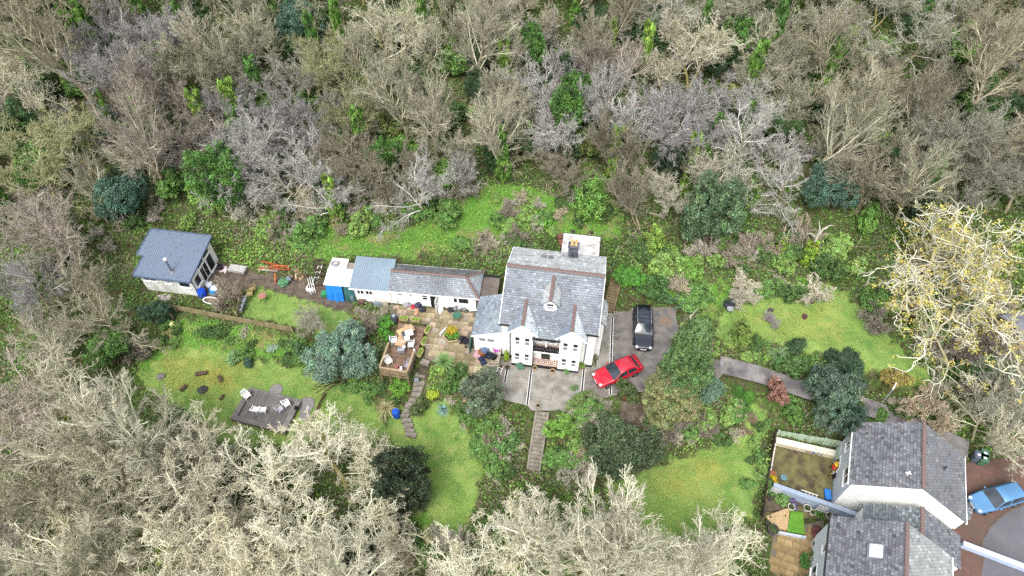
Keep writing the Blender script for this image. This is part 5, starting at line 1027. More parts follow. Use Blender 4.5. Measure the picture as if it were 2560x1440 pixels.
# thicket shrubs by area: polygon, count, kinds, words
def thicket(poly, n, kinds, words, seed, rmin=.8, rmax=1.6):
    q = random.Random(seed); xs = [p[0] for p in poly]; ys = [p[1] for p in poly]; got = []; k = 0
    while len(got) < n and k < 4000:
        k += 1; x, y = q.uniform(min(xs), max(xs)), q.uniform(min(ys), max(ys)); r = q.uniform(rmin, rmax)
        if not inpoly(poly, np.array([x]), np.array([y]))[0] or any(abs(x-a)+abs(y-b)*1.4 < 26*(r+c)*.62 for a, b, c in got): continue
        got.append((x, y, r))
    got.sort()
    for i, (x, y, r) in enumerate(got):
        ky, c, wd = q.choice(kinds); lab = '%s, %s from the left %s' % (wd, ordinal(i+1), words)
        if ky == 'twig': tree(('shrub', i % 2), crownat(x, y, r*.7), r/1.5, i*.7, 'bare_shrub', lab, 'shrub', c, '#9a8a74', zs=q.uniform(.7, 1.))
        else: tree((ky, i % 2), crownat(x, y, r*.6), r, i*.7, 'leafy_shrub', lab, 'shrub', c, '#8a7f6c', zs=q.uniform(.7, 1.))
TW = [('twig', '#ddd6c2', 'tan twiggy shrub'), ('twig', '#cfc9bb', 'grey-brown twiggy shrub'), ('twig', '#d3c8b0', 'brown twiggy shrub')]
GN = [('bush', '#648646', 'mid-green shrub'), ('bush', '#516a3a', 'dark green shrub'), ('bush', '#7d9a52', 'light green shrub')]
thicket([(20, 40), (2540, 40), (2540, 380), (2100, 400), (1600, 380), (1500, 420), (1150, 420), (700, 500), (600, 480), (20, 520)], 95, [('ever', '#4a6238', 'dark green ivy mound'), ('bush', '#5f7f40', 'mid-green leafy understorey bush'), ('ever', '#3d5236', 'deep green holly bush'), ('bush', '#6f9046', 'fresh green understorey bush')], 'of the greens under the bare wood', 21, 1.3, 2.4)
thicket([(10, 20), (2550, 20), (2550, 420), (2100, 440), (1600, 430), (1500, 430), (1150, 430), (700, 520), (640, 500), (300, 520), (10, 700)], 90, [('twig', '#c4c1b2', 'pale bare sapling'), ('twig', '#b7b3aa', 'grey bare sapling'), ('twig', '#b5b494', 'olive bare sapling')], 'of the saplings through the wood', 22, 1.8, 2.9)
thicket([(1550, 570), (1700, 620), (1860, 560), (2120, 590), (2160, 700), (2040, 730), (1860, 745), (1720, 740), (1560, 670)], 30, TW+GN+GN, 'in the thicket behind the right lawn', 1, .9, 2.0)
thicket([(2130, 760), (2250, 700), (2560, 740), (2560, 1000), (2380, 1000), (2330, 930), (2220, 860)], 22, TW+TW+GN, 'under the yellow oak', 2, .9, 2.)
thicket([(640, 450), (760, 490), (900, 480), (1080, 500), (1130, 480), (1120, 550), (960, 575), (840, 575), (760, 600), (650, 590)], 18, TW+GN+GN, 'along the wood edge behind the garage', 3, .9, 1.9)
thicket([(420, 800), (600, 825), (730, 845), (780, 910), (700, 905), (560, 870), (420, 860), (380, 890), (330, 860)], 22, GN+GN+TW[:1], 'on the bank below the panel fence', 4, .45, .9)
thicket([(1175, 1030), (1270, 1060), (1270, 1190), (1230, 1200), (1200, 1130)], 8, GN+TW, 'left of the long steps', 5)
thicket([(1410, 1040), (1470, 1010), (1500, 1040), (1450, 1180), (1400, 1180)], 8, GN+TW, 'right of the long steps', 6)
thicket([(1620, 1030), (1790, 1040), (1900, 1000), (1880, 1080), (1700, 1120), (1600, 1090)], 16, TW+GN+[('twig', '#a08a7c', 'reddish twiggy shrub')], 'below the tall conifer', 7, .6, 1.2)
thicket([(220, 470), (420, 480), (480, 560), (340, 570), (300, 640), (240, 600)], 12, TW[1:]+GN, 'around the back of the studio', 8)
thicket([(1000, 1280), (1100, 1320), (1200, 1380), (1150, 1440), (980, 1440)], 9, TW+GN, 'below the dark yew', 9)
thicket([(1800, 830), (1900, 850), (2010, 880), (2080, 920), (1990, 940), (1850, 900)], 12, GN, 'in the bed above the lane', 10, .4, .8)
thicket([(860, 920), (940, 960), (1000, 960), (1000, 1000), (900, 1010), (860, 970)], 8, GN, 'under the deck front', 11, .5, .9)
thicket([(1130, 930), (1240, 960), (1180, 1080), (1110, 1010)], 8, GN+TW[:1], 'below the patio edge', 12, .5, 1.)
thicket([(2010, 950), (2200, 1000), (2330, 1010), (2420, 1080), (2330, 1060), (2180, 1045), (2020, 1000)], 12, GN+TW, 'along the lane above the gabled house', 13, .6, 1.1)
thicket([(1120, 560), (1200, 500), (1300, 475), (1420, 480), (1540, 490), (1560, 560), (1420, 575), (1300, 590), (1250, 620), (1140, 620)], 26, GN+GN+TW, 'on the overgrown bank behind the white house', 15, .5, 1.1)
thicket([(1880, 1040), (1925, 1050), (1905, 1250), (1885, 1280), (1865, 1200)], 12, GN, 'along the dark fence of the neighbour garden', 14, .45, .75)
# ------------------------------------------------------------------ cars
def car(name, label, loc, rz, paint, L=4.6, Wd=1.8, Ht=1.45, estate=False, rails=False, seed=0):
    t = thing(name, label, 'car', loc, rz); h = Wd/2
    # stations from nose to tail: x, half width at belt, bonnet/belt height, roof height (None = no cabin), roof half width
    xs = [-.5, -.485, -.44, -.36, -.2, -.155, -.02, .12, .24, .32, .40, .46, .49, .5] if not estate else [-.5, -.485, -.44, -.36, -.2, -.155, -.03, .12, .26, .38, .44, .47, .49, .5]
    hw = [.62, .78, .90, .96, .985, .99, 1, 1, .995, .985, .96, .92, .82, .70]; bz = [.52, .60, .66, .72, .80, .82, .83, .84, .85, .86, .86, .84, .78, .62]
    if not estate: rz_ = [None]*4+[.80, .92, 1.0*Ht/1.45+.36, Ht, Ht-.03, Ht-.16, .93, .84, .78, .62]
    else: rz_ = [None]*4+[.80, .92, 1.0*Ht/1.45+.38, Ht, Ht-.01, Ht-.05, Ht-.14, 1.12, .82, .62]
    V, F = [], []; n = 11
    for x, w1, b, rr in zip(xs, hw, bz, rz_):
        top = b+.03 if rr is None else max(rr, b+.02); cab = max(0, top-b-.03); rw = w1*h*(.97-.26*min(1, cab/.5)); y = w1*h
        half = [(y*.88, .2), (y*.99, .34), (y, .55), (y*.985, b-.04), (y*.93 if cab < .1 else max(rw, y*.9), b+.0), (rw*1.0, max(b+.005, top-.08 if cab > .1 else top-.015)), (rw*.82, top-.02), (0, top)]
        ring = [(x*L, -a, z) for a, z in half]+[(x*L, a, z) for a, z in half[-2::-1]]; V += ring; n = len(ring)
    S = len(xs); F = [(i*n+k, i*n+k+1, (i+1)*n+k+1, (i+1)*n+k) for i in range(S-1) for k in range(n-1)]+[tuple(range(n))[::-1], tuple(range((S-1)*n, S*n))]+[(i*n, (i+1)*n, (i+1)*n+n-1, i*n+n-1) for i in range(S-1)]
    body = MB(); body.v = V; body.f = F; body.c = [(1, 1, 1)]*len(V); bo = body.build('body', paint, t, smooth=True)
    def patch(nm, i0, i1, k0, k1, off, mt, ins=.12):
        A = [Vector(V[i0*n+k0]), Vector(V[i0*n+k1]), Vector(V[i1*n+k1]), Vector(V[i1*n+k0])]; c = sum(A, Vector())/4; nr = (A[1]-A[0]).cross(A[3]-A[0]).normalized()
        if nr.dot(c-Vector((0, 0, .6))) < 0: nr = -nr
        return nr, A
    def loftpatch(nm, i0, i1, ks, off, mt, sx=.93):
        vs = []; st = list(range(i0, i1+1))
        for i in st:
            for k in ks: vs.append(Vector(V[i*n+k]))
        c = sum(vs, Vector())/len(vs); nr = (vs[len(ks)-1]-vs[0]).cross(vs[-len(ks)]-vs[0]).normalized(); nr = nr if nr.dot(c-Vector((c.x*.6, 0, .5))) > 0 else -nr
        vs = [c+(p-c)*sx+nr*off for p in vs]; m = len(ks); fs = [(a*m+b, a*m+b+1, (a+1)*m+b+1, (a+1)*m+b) for a in range(len(st)-1) for b in range(m-1)]
        return MB().add(vs, fs).build(nm, mt, t, smooth=True)
    mid = list(range(5, n-5)); loftpatch('windscreen', 4, 6, mid, .018, m_carglass, .95)
    r0, r1 = (9, 10) if not estate else (10, 11); loftpatch('rear_window', r0, r1+(0 if not estate else 0), mid, .02, m_carglass, .9)
    for s in (0, 1):
        ks = [4, 5] if s == 0 else [n-5, n-6]
        for a, b in (((5, 7), (7, 9)) if not estate else ((5, 7), (7, 9), (9, 10))): loftpatch('side_window', a, b, ks, .02, m_carglass, .9)
    wx = L*.29
    for x in (-L*.31, wx):
        for s in (-1, 1):
            ty = MB().lathe([(.2, -.1), (.31, -.1), (.325, -.06), (.325, .06), (.31, .1), (.2, .1)], 16); ty.v = [(a, c, b) for a, b, c in ty.v]; w = ty.build('wheel', M('#1b1b1d', .9), t, (x, s*(h-.09), .325))
            rm = MB().lathe([(.02, .02), (.19, .03), (.2, .0)], 10); rm.v = [(a, c*s, b) for a, b, c in rm.v]; rm.build('rim', M('#9a9ca0', .35, .5, .7), w, (0, s*.075, 0))
    for s in (-1, 1):
        MB().lump((-L*.465, s*h*.66, .62), (.16, .15, .075), 1, 8, 5, 0).build('headlight', M('#d5d9de', .15), t, smooth=True)
        MB().lump((L*.485, s*h*.68, .72), (.06, .16, .08), 1, 8, 5, 0).build('tail_light', M('#8f1c22', .3), t, smooth=True)
        MB().lump((-L*.13, s*(h+.07), .93), (.07, .1, .06), 1, 7, 5, 0).build('mirror', paint, t, smooth=True)
        if rails: MB().tube([(-L*.02, s*h*.66, Ht-.06), (L*.05, s*h*.67, Ht+.03), (L*.3, s*h*.67, Ht+.02), (L*.37, s*h*.66, Ht-.06)], .022, 5).build('roof_rail', M('#c9cbd0', .3, .5, .6), t)
    MB().box(-L*.5-.015, -L*.5+.01, -.26, .26, .4, .5).build('number_plate', M('#e8e8e4', .5), t); MB().box(L*.5-.01, L*.5+.018, -.26, .26, .5, .61).build('number_plate', M('#e5c84a', .5), t)
    MB().box(-L*.5-.006, -L*.47, -.42, .42, .27, .38).build('grille', M('#17181a', .5), t)
    if rails:
        for k in range(3): MB().box(-.1+k*.5, .3+k*.5, -h*.5, h*.5, Ht+.004, Ht+.01).build('roof_panel', m_carglass, t)
    return t
m_carglass = mat('car_glass', '#20262c', '#3a444c', 1.2, .06, .7)
def paintm(n, c, d): 
    m = mat(n, c, d, .8, .25, .5); m.node_tree.nodes['Principled BSDF'].inputs['Coat Weight'].default_value = .8; m.node_tree.nodes['Principled BSDF'].inputs['Coat Roughness'].default_value = .06; return m
def heading(a, b): return math.atan2(a[1]-b[1], a[0]-b[0])        # tail minus nose
def carpose(pn, pt, z): n_, t_ = P(*pn, z+.6), P(*pt, z+.6); c = (n_+t_)/2; return (c[0], c[1], z), heading(t_, n_)
l, r = carpose((1491, 950), (1597, 905), .056); car('red_car', 'red saloon car parked across the drain channel in front of the house', l, r, paintm('red_car_paint', '#b01a30', '#a01828'), 4.45, 1.78, 1.4)
l, r = carpose((1609, 866), (1607, 774), .056); car('black_car', 'black estate car with silver roof rails parked by the bank', l, r, paintm('black_car_paint', '#10131c', '#161a26'), 4.65, 1.82, 1.5, True, True)
l, r = carpose((2432, 1262), (2550, 1228), -2.745); car('blue_car', 'blue estate car parked on the block paving at right', l, r, paintm('blue_car_paint', '#4a78a0', '#436d92'), 4.35, 1.76, 1.5, True)
# ------------------------------------------------------------------ small things
def at(px, py, z): p = P(px, py, z); return (p[0], p[1], z)
_pm = {}
def pot(px, py, z, r, col, label, plant=None, h=None, grp=None):
    t = thing('plant_pot', label, 'plant pot', at(px, py, z), 0, grp); h = h or r*1.6
    MB().lathe([(r*.7, 0), (r, h*.9), (r*1.08, h*.9), (r*1.08, h), (r*.9, h), (r*.85, h*.85)], 12, cap=False).build('pot', M(col, .8), t)
    MB().lathe([(.01, h*.86), (r*.86, h*.86)], 12, cap=False).build('soil', M('#3d332a', .95), t)
    if plant:
        pc, pr, ph = plant; k = ('bush', int(px) % 2); o = obj('plant', PROTO[k][1], t, (0, 0, h*.8), (0, 0, px), (pr, pr, ph)); o.color = c4(pc)
    return t
pot(1268, 922, .05, .2, '#4a4640', 'dark pot at the foot of the conifer-like box shrub left of the bays'); 
for px, py, r, c, l, pl in ((1265, 903, .17, '#7a5a44', 'pot with yellow-green upright bush left of the bays', ('#8fae3a', .34, .75)), (1337, 924, .2, '#b59a70', 'cream pot at the left of the porch', None), (1381, 932, .22, '#b89c72', 'cream pot at the right of the porch', None), (1416, 934, .14, '#8d8a80', 'small pot with green plant below the right bay', ('#6f9a5c', .26, .3)),
                           (1454, 921, .17, '#b0643f', 'terracotta pot with palm-like plant beside the right downpipe', ('#7d9a4c', .28, .5)), (1300, 922, .16, '#5d7a70', 'green pot plant below the left bay', ('#5f8a74', .34, .4)), (1433, 975, .12, '#6a6a62', 'weedy green plant on the forecourt', ('#6f8a5c', .36, .4)), (1254, 920, .16, '#8a5a44', 'empty brown pot left of the bays', None),
                           (1627, 977, .24, '#b89a72', 'round cream pot at the forecourt edge near the conifer', None), (888, 801, .2, '#8a6a48', 'brown wooden tub on the small lawn', None), (1000, 806, .12, '#b0643f', 'small terracotta pot beside the compost bin', None), (1068, 867, .14, '#d8d3c8', 'white pot beside the deck troughs', None), (1432, 583, .2, '#4a4a4a', 'dark pot behind the flat-roofed extension', None), (1478, 585, .2, '#3f3f44', 'black tub behind the flat-roofed extension', None),
                           (1512, 800, .16, '#5d4a3c', 'pot with green fern against the house side wall', ('#5d8a3c', .26, .4)), (1345, 1018, .2, '#a89a80', 'stone urn at the top of the long steps', None)):
    pot(px, py, 2.2 if py < 600 else .05, r, c, l, pl)
for k, (px, py) in enumerate(((1490, 890), (1489, 900), (1487, 908), (1485, 917), (1494, 880))): pot(px, py, .05, .13, ['#c9c4bc', '#3f3f44', '#6b5a4c', '#b5aea4', '#7a7a7a'][k], ['white pot', 'black pot', 'brown pot', 'grey pot', 'dull grey tub'][k]+' in the row along the house side wall', ('#6f7f56', .2, .22) if k % 2 else None)
for px, py, z, r, l in ((1925, 1248, -3.9, .25, 'pot under the forsythia'), (1975, 1272, -3.9, .28, 'large ringed pot beside lavender in the bed'), (2014, 1275, -4.1, .3, 'white-rimmed pot at the small lawn corner'), (2028, 1285, -4.1, .25, 'white-rimmed pot second along the rendered wall'), (2069, 1293, -4.1, .27, 'white-rimmed pot last along the rendered wall'), (2034, 1365, -4.1, .28, 'white-rimmed pot against the skylight house wall, uppermost'),
                       (2032, 1404, -4.1, .28, 'white-rimmed pot against the skylight house wall, lower'), (1918, 1310, -4.0, .2, 'dark pot beside the gravel bed'), (1928, 1330, -4.1, .42, 'large dark tub below the gravel bed')): pot(px, py, z, r, '#bdb6ab' if 'white' in l or 'ringed' in l else '#4c4844', l, ('#4a5a38', r*.8, r*.5))
for px, py, r, c, l in ((2012, 1405, .5, '#4f7a3c', 'clipped green ball shrub on the flagged patio'), (1955, 1250, .7, '#6f9150', 'pale green shrub in the bed below the rendered wall'), (1978, 1258, .5, '#6d6288', 'lavender clump in the bed below the rendered wall'), (2045, 1285, .45, '#5a7a3c', 'small green shrub by the pot row'), (2040, 1330, .5, '#7a4a4a', 'dark red shrub against the skylight house wall'), (2042, 1400, .6, '#54703c', 'green climber against the skylight house wall'), (1915, 1215, .8, '#5a7a44', 'ivy mass on the dark fence of the neighbour garden')):
    tree(('bush', 0), (*P(px, py, -3.9)[:2], -4.1), r, px, 'garden_shrub', l, 'shrub', c)
def trough(px, py, rz, l, z=.15):
    t = thing('trough_planter', l, 'planter', at(px, py, z), rz); o = MB(); pts = [(-.42, -.13), (-.3, -.22), (.3, -.22), (.42, -.13), (.42, .13), (.3, .22), (-.3, .22), (-.42, .13)]
    o.prism(pts, 0, .28).build('trough', M('#a39a6c', .9), t); MB().prism([(x*.85, y*.8) for x, y in pts], .281, .285).build('soil', M('#4a4030', .95), t)
    f = obj('plants', PROTO[('bush', 0)][1], t, (0, 0, .2), None, (.38, .18, .16)); f.color = c4('#7f9a3c')
for a in ((1010, 799, -.1, 'mossy stone trough behind the deck, beside the compost bin'), (1040, 802, -.15, 'mossy stone trough behind the deck, second from the compost bin'), (1070, 827, 1.25, 'mossy trough on the right deck edge, uppermost'), (1061, 856, 1.3, 'mossy trough on the right deck edge, middle'), (1051, 884, 1.2, 'mossy trough on the right deck edge, lowest')): trough(*a)
hx = thing('hexagonal_planter', 'big hexagonal stone planter with yellow-leaved shrub on the patio', 'planter', at(1130, 845, .07), .2)
MB().lathe([(.72, 0), (.8, .42), (.8, .48), (.7, .48), (.68, .4)], 6, cap=False).build('tub', M('#a89a78', .9), hx); MB().lathe([(.01, .4), (.69, .4)], 6, cap=False).build('soil', M('#4a4030'), hx)
o = obj('plant', PROTO[('bush', 1)][1], hx, (0, 0, .3), None, (.65, .65, .5)); o.color = c4('#5a8a34'); o = obj('plant', PROTO[('bush', 0)][1], hx, (0, .1, .55), None, (.45, .45, .8)); o.color = c4('#b8a53a')
def barrel(px, py, z, r, h, col, l, nm='barrel', lid=None):
    t = thing(nm, l, nm.replace('_', ' '), at(px, py, z)); MB().lathe([(r*.9, 0), (r, h*.15), (r, h*.8), (r*.85, h), (r*.8, h)], 14).build('drum', M(col, .5), t, smooth=False)
    MB().lathe([(r*.5, h), (r*.5, h+.04), (r*.2, h+.05)], 12).build('lid', M(lid or col, .5), t); return t
barrel(987, 803, .05, .32, .85, '#3f4650', 'dark grey compost bin at the corner of the deck', 'compost_bin', '#8d949c'); barrel(883, 750, .05, .24, .7, '#6f7a82', 'grey gas-bottle-like tank at the garage corner', 'water_butt'); barrel(992, 1040, -2.6, .34, .9, '#1c55b8', 'blue plastic barrel beside the pampas grass', 'barrel', '#1a4ca8')
barrel(553, 673, 0, .3, .6, '#26272a', 'black metal brazier outside the studio door', 'brazier', '#1a1a1c'); barrel(508, 738, 0, .42, .75, '#1c49b8', 'deep blue barrel at the studio corner', 'barrel'); barrel(537, 733, 0, .38, .65, '#3a86d0', 'light blue barrel with white bag on top beside the studio', 'barrel', '#dfe8ee')
def lumpy(nm, l, cat, px, py, z, r, col, seed, rough=.6, amp=.25, rz=0):
    o = MB().lump((0, 0, r[2]*.8), r, seed, 11, 8, amp).build(nm, M(col, rough), None, at(px, py, z), rz, smooth=False); return tag(o, l, cat)
for k, a in enumerate((('bag', 'white bag on the blue barrels', 'bag', 540, 722, .6, (.35, .3, .22), '#d5e4ee'), ('bag', 'white and navy bag between studio and barrels', 'bag', 527, 718, 0, (.35, .3, .4), '#b9bcc8'), ('folded_cover', 'crumpled green tarpaulin by the log pile', 'tarpaulin', 711, 710, 0, (.5, .55, .3), '#4f7a55'), ('bag', 'grey sack on the green tarpaulin', 'sack', 724, 700, .15, (.28, .3, .25), '#6a737a'),
                       ('bag', 'black bin bag beside the open outhouse door', 'bin bag', 1057, 777, .05, (.32, .3, .3), '#2a2d38'), ('bag', 'dark blue bin bag next to the open outhouse door', 'bin bag', 1046, 768, .05, (.3, .28, .35), '#3a3550'), ('bag', 'red bag against the outhouse wall', 'bag', 1033, 770, .05, (.22, .2, .22), '#a82a38'), ('bag', 'grey bag of rubbish against the outhouse wall', 'bag', 1018, 766, .05, (.4, .25, .25), '#8d8a90'),
                       ('bag', 'black bag right of the open outhouse door', 'bin bag', 1128, 778, .05, (.35, .25, .22), '#25262c'), ('bag', 'black bin bag in the junk pile by the annexe', 'bin bag', 1222, 893, .05, (.42, .35, .4), '#23283a'), ('bag', 'blue-grey quilted bag on the junk pile by the annexe', 'bag', 1213, 880, .3, (.4, .35, .35), '#5a6a82'), ('bag', 'black bin bag at the end of the junk pile', 'bin bag', 1234, 896, .05, (.3, .3, .3), '#1e1f26'), ('bag', 'navy bag at the front of the junk pile', 'bag', 1203, 900, .05, (.28, .22, .22), '#2c2a48'),
                       ('toy_heap', 'heap of pink and white toys at the left of the junk pile', 'toys', 1193, 889, .05, (.35, .4, .25), '#b08a90'), ('wrapped_sheet', 'crumpled blue plastic sheet right of the silver tree', 'plastic sheet', 880, 826, 0, (.4, .3, .25), '#2f78b8'), ('rubble', 'pile of grey rubble below the studio wall', 'rubble', 412, 745, -.1, (.7, .4, .2), '#9a938f'), ('feed_bag', 'pale yellow bag by the fence stub', 'bag', 433, 812, -.6, (.25, .22, .25), '#e0dc9a'), ('feed_bag', 'small pale yellow bag under the fence end', 'bag', 405, 758, -.1, (.2, .18, .2), '#d8d48c'),
                       ('fire_pit', 'ash-strewn fire pit on the lower left lawn', 'fire pit', 507, 975, -2.2, (.45, .4, .12), '#3a3838'), ('ash_heap', 'grey ash heap at the left of the lower lawn', 'ash heap', 402, 942, -2.2, (.4, .35, .1), '#6a6660'), ('dark_bucket', 'black bucket at the right end of the grey deck', 'bucket', 741, 1022, -1.7, (.18, .18, .2), '#1c1c20'), ('boulder', 'dark garden stone on the right lawn', 'stone', 1925, 778, .5, (.25, .2, .2), '#4a4644'),
                       ('boulder', 'dark stump near the oak on the right lawn', 'stump', 2028, 757, .5, (.3, .2, .25), '#4d4238'), ('white_stones', 'cluster of pale stones in the dark soil bed', 'stones', 1615, 997, -.2, (.3, .25, .15), '#cfc6ae'), ('clay_chimenea', 'reddish clay pot standing in the bed below the red car', 'clay pot', 1561, 1000, -.2, (.18, .18, .4), '#7a4236'))):
    lumpy(a[0], a[1], a[2], a[3], a[4], a[5], a[6], a[7], k+3)
# chairs
def chair(nm, l, px, py, z, rz, col, arms=True, grp=None, slat=True):
    t = thing(nm, l, 'chair', at(px, py, z), rz, grp); m = M(col, .5)
    for x in (-.24, .24):
        for y in (-.22, .22): MB().beam((x*1.05, y*1.08, 0), (x, y, .42), .045, .045).build('leg', m, t)
    MB().box(-.27, .27, -.26, .26, .42, .46).build('seat', m, t)
    b = MB()
    for k in range(4): b.beam((-.2+k*.133, .25, .46), (-.2+k*.133, .36, .9), .09, .025)
    b.beam((-.26, .36, .9), (.26, .36, .9), .06, .05); b.build('backrest', m, t)
    if arms:
        for s in (-1, 1): MB().beam((s*.27, -.24, .66), (s*.27, .3, .68), .06, .035).beam((s*.27, -.22, .44), (s*.27, -.22, .66), .04, .04).build('armrest', m, t)
    return t
for px, py, rz, c, l in ((620, 995, .9, '#f2f2f2', 'white plastic chair at the left end of the grey deck'), (642, 1030, 2.9, '#f2f2f2', 'white plastic chair at the front of the grey deck, left of its twin'), (661, 1031, 3.1, '#f0f0f0', 'white plastic chair at the front of the grey deck, right of its twin'), (720, 1015, 2.2, '#f4f4f4', 'white plastic chair at the right end of the grey deck'), (703, 1029, 2.4, '#a9aaae', 'grey plastic chair at the front right of the grey deck')): chair('plastic_chair', l, px, py, -1.95, rz, c)
for px, py, z, rz, c, l in ((987, 858, .15, 1.7, '#d5d5d8', 'white chair at the left side of the deck table'), (1028, 868, .15, -1.5, '#c9cbd2', 'grey-white chair at the right side of the deck table'), (1005, 882, .15, 3.1, '#9ea0ac', 'grey chair at the front end of the deck table'), (973, 910, .15, .7, '#cfcac2', 'pale cushioned chair in the front left corner of the deck'), (1021, 920, .15, -.6, '#8d8a90', 'striped grey chair in the front right corner of the deck'),
                           (612, 758, 0, -1.5, '#8d9096', 'grey metal garden chair against the fence, upper'), (607, 770, 0, -1.5, '#85888e', 'grey metal garden chair against the fence, middle'), (603, 780, 0, -1.5, '#94979c', 'grey metal garden chair against the fence, lower'), (627, 741, 0, -1.2, '#9a8a5c', 'wicker chair in the corner of the small lawn, nearer the fence'), (634, 730, 0, -1.0, '#8a7a50', 'wicker chair in the corner of the small lawn, further up'),
                           (1815, 772, .5, .3, '#33363c', 'dark metal chair on the right lawn, left of the pair'), (1826, 770, .5, -.3, '#3a3d44', 'dark metal chair on the right lawn, right of the pair'), (988, 758, .05, 0, '#d0cdc8', 'white folding chair against the outhouse wall'), (1101, 765, .05, .3, '#d9d6d0', 'white chair right of the open outhouse door'), (1241, 880, .3, .5, '#a8409a', 'purple plastic chair on top of the junk pile')): chair('garden_chair', l, px, py, z, rz, c)
def rtable(nm, l, px, py, z, r, h, col, n=4):
    t = thing(nm, l, 'table', at(px, py, z)); MB().lathe([(r, h), (r, h+.04)], 18).build('table_top', M(col, .6), t)
    for k in range(n): a = 6.283*k/n+.4; MB().beam((r*.95*math.cos(a), r*.95*math.sin(a), 0), (r*.5*math.cos(a), r*.5*math.sin(a), h), .035, .035).build('leg', M('#3c3a38', .6), t)
rtable('round_table', 'small round brown table on the fenced lawn', 661, 752, 0, .38, .75, '#9a6a60'); rtable('round_table', 'small round pale table beside the dark chairs on the right lawn', 1822, 780, .5, .3, .5, '#8a8f94'); rtable('garden_table', 'dark green round table on the patio by the outhouse', 1143, 798, .07, .42, .62, '#3f6a58')
# deck table with clutter
T0 = P(1014, 850, .15); td = thing('dining_table', 'long pale wooden table cluttered with boxes on the brown deck', 'table', (T0[0], T0[1], .15), DA-.12)
for k in range(5): MB().box(-.45+k*.18, -.28+k*.18, -1.2, 1.2, .7, .74).build('plank', M('#b09472', .7), td)
for x in (-.38, .38):
    for y in (-1.1, 1.1): MB().box(x-.04, x+.04, y-.04, y+.04, 0, .7).build('leg', M('#8a7458', .8), td)
def bx(nm, l, cat, px, py, z, d, col, rz=0, tilt=0): 
    o = MB().box(-d[0]/2, d[0]/2, -d[1]/2, d[1]/2, 0, d[2]).build(nm, M(col, .7), None, at(px, py, z), rz); o.rotation_euler[1] = tilt
    return tag(o, l, cat)
def crate(nm, l, cat, px, py, z, d, col, rz=0):
    t = thing(nm, l, cat, at(px, py, z), rz); a, b, c = d[0]/2, d[1]/2, d[2]; m = M(col, .6)
    MB().box(-a, a, -b, b, 0, .02).build('base', m, t)
    for x0, x1, y0, y1 in ((-a, -a+.02, -b, b), (a-.02, a, -b, b), (-a+.02, a-.02, -b, -b+.02), (-a+.02, a-.02, b-.02, b)): MB().box(x0, x1, y0, y1, .02, c).build('side', m, t)
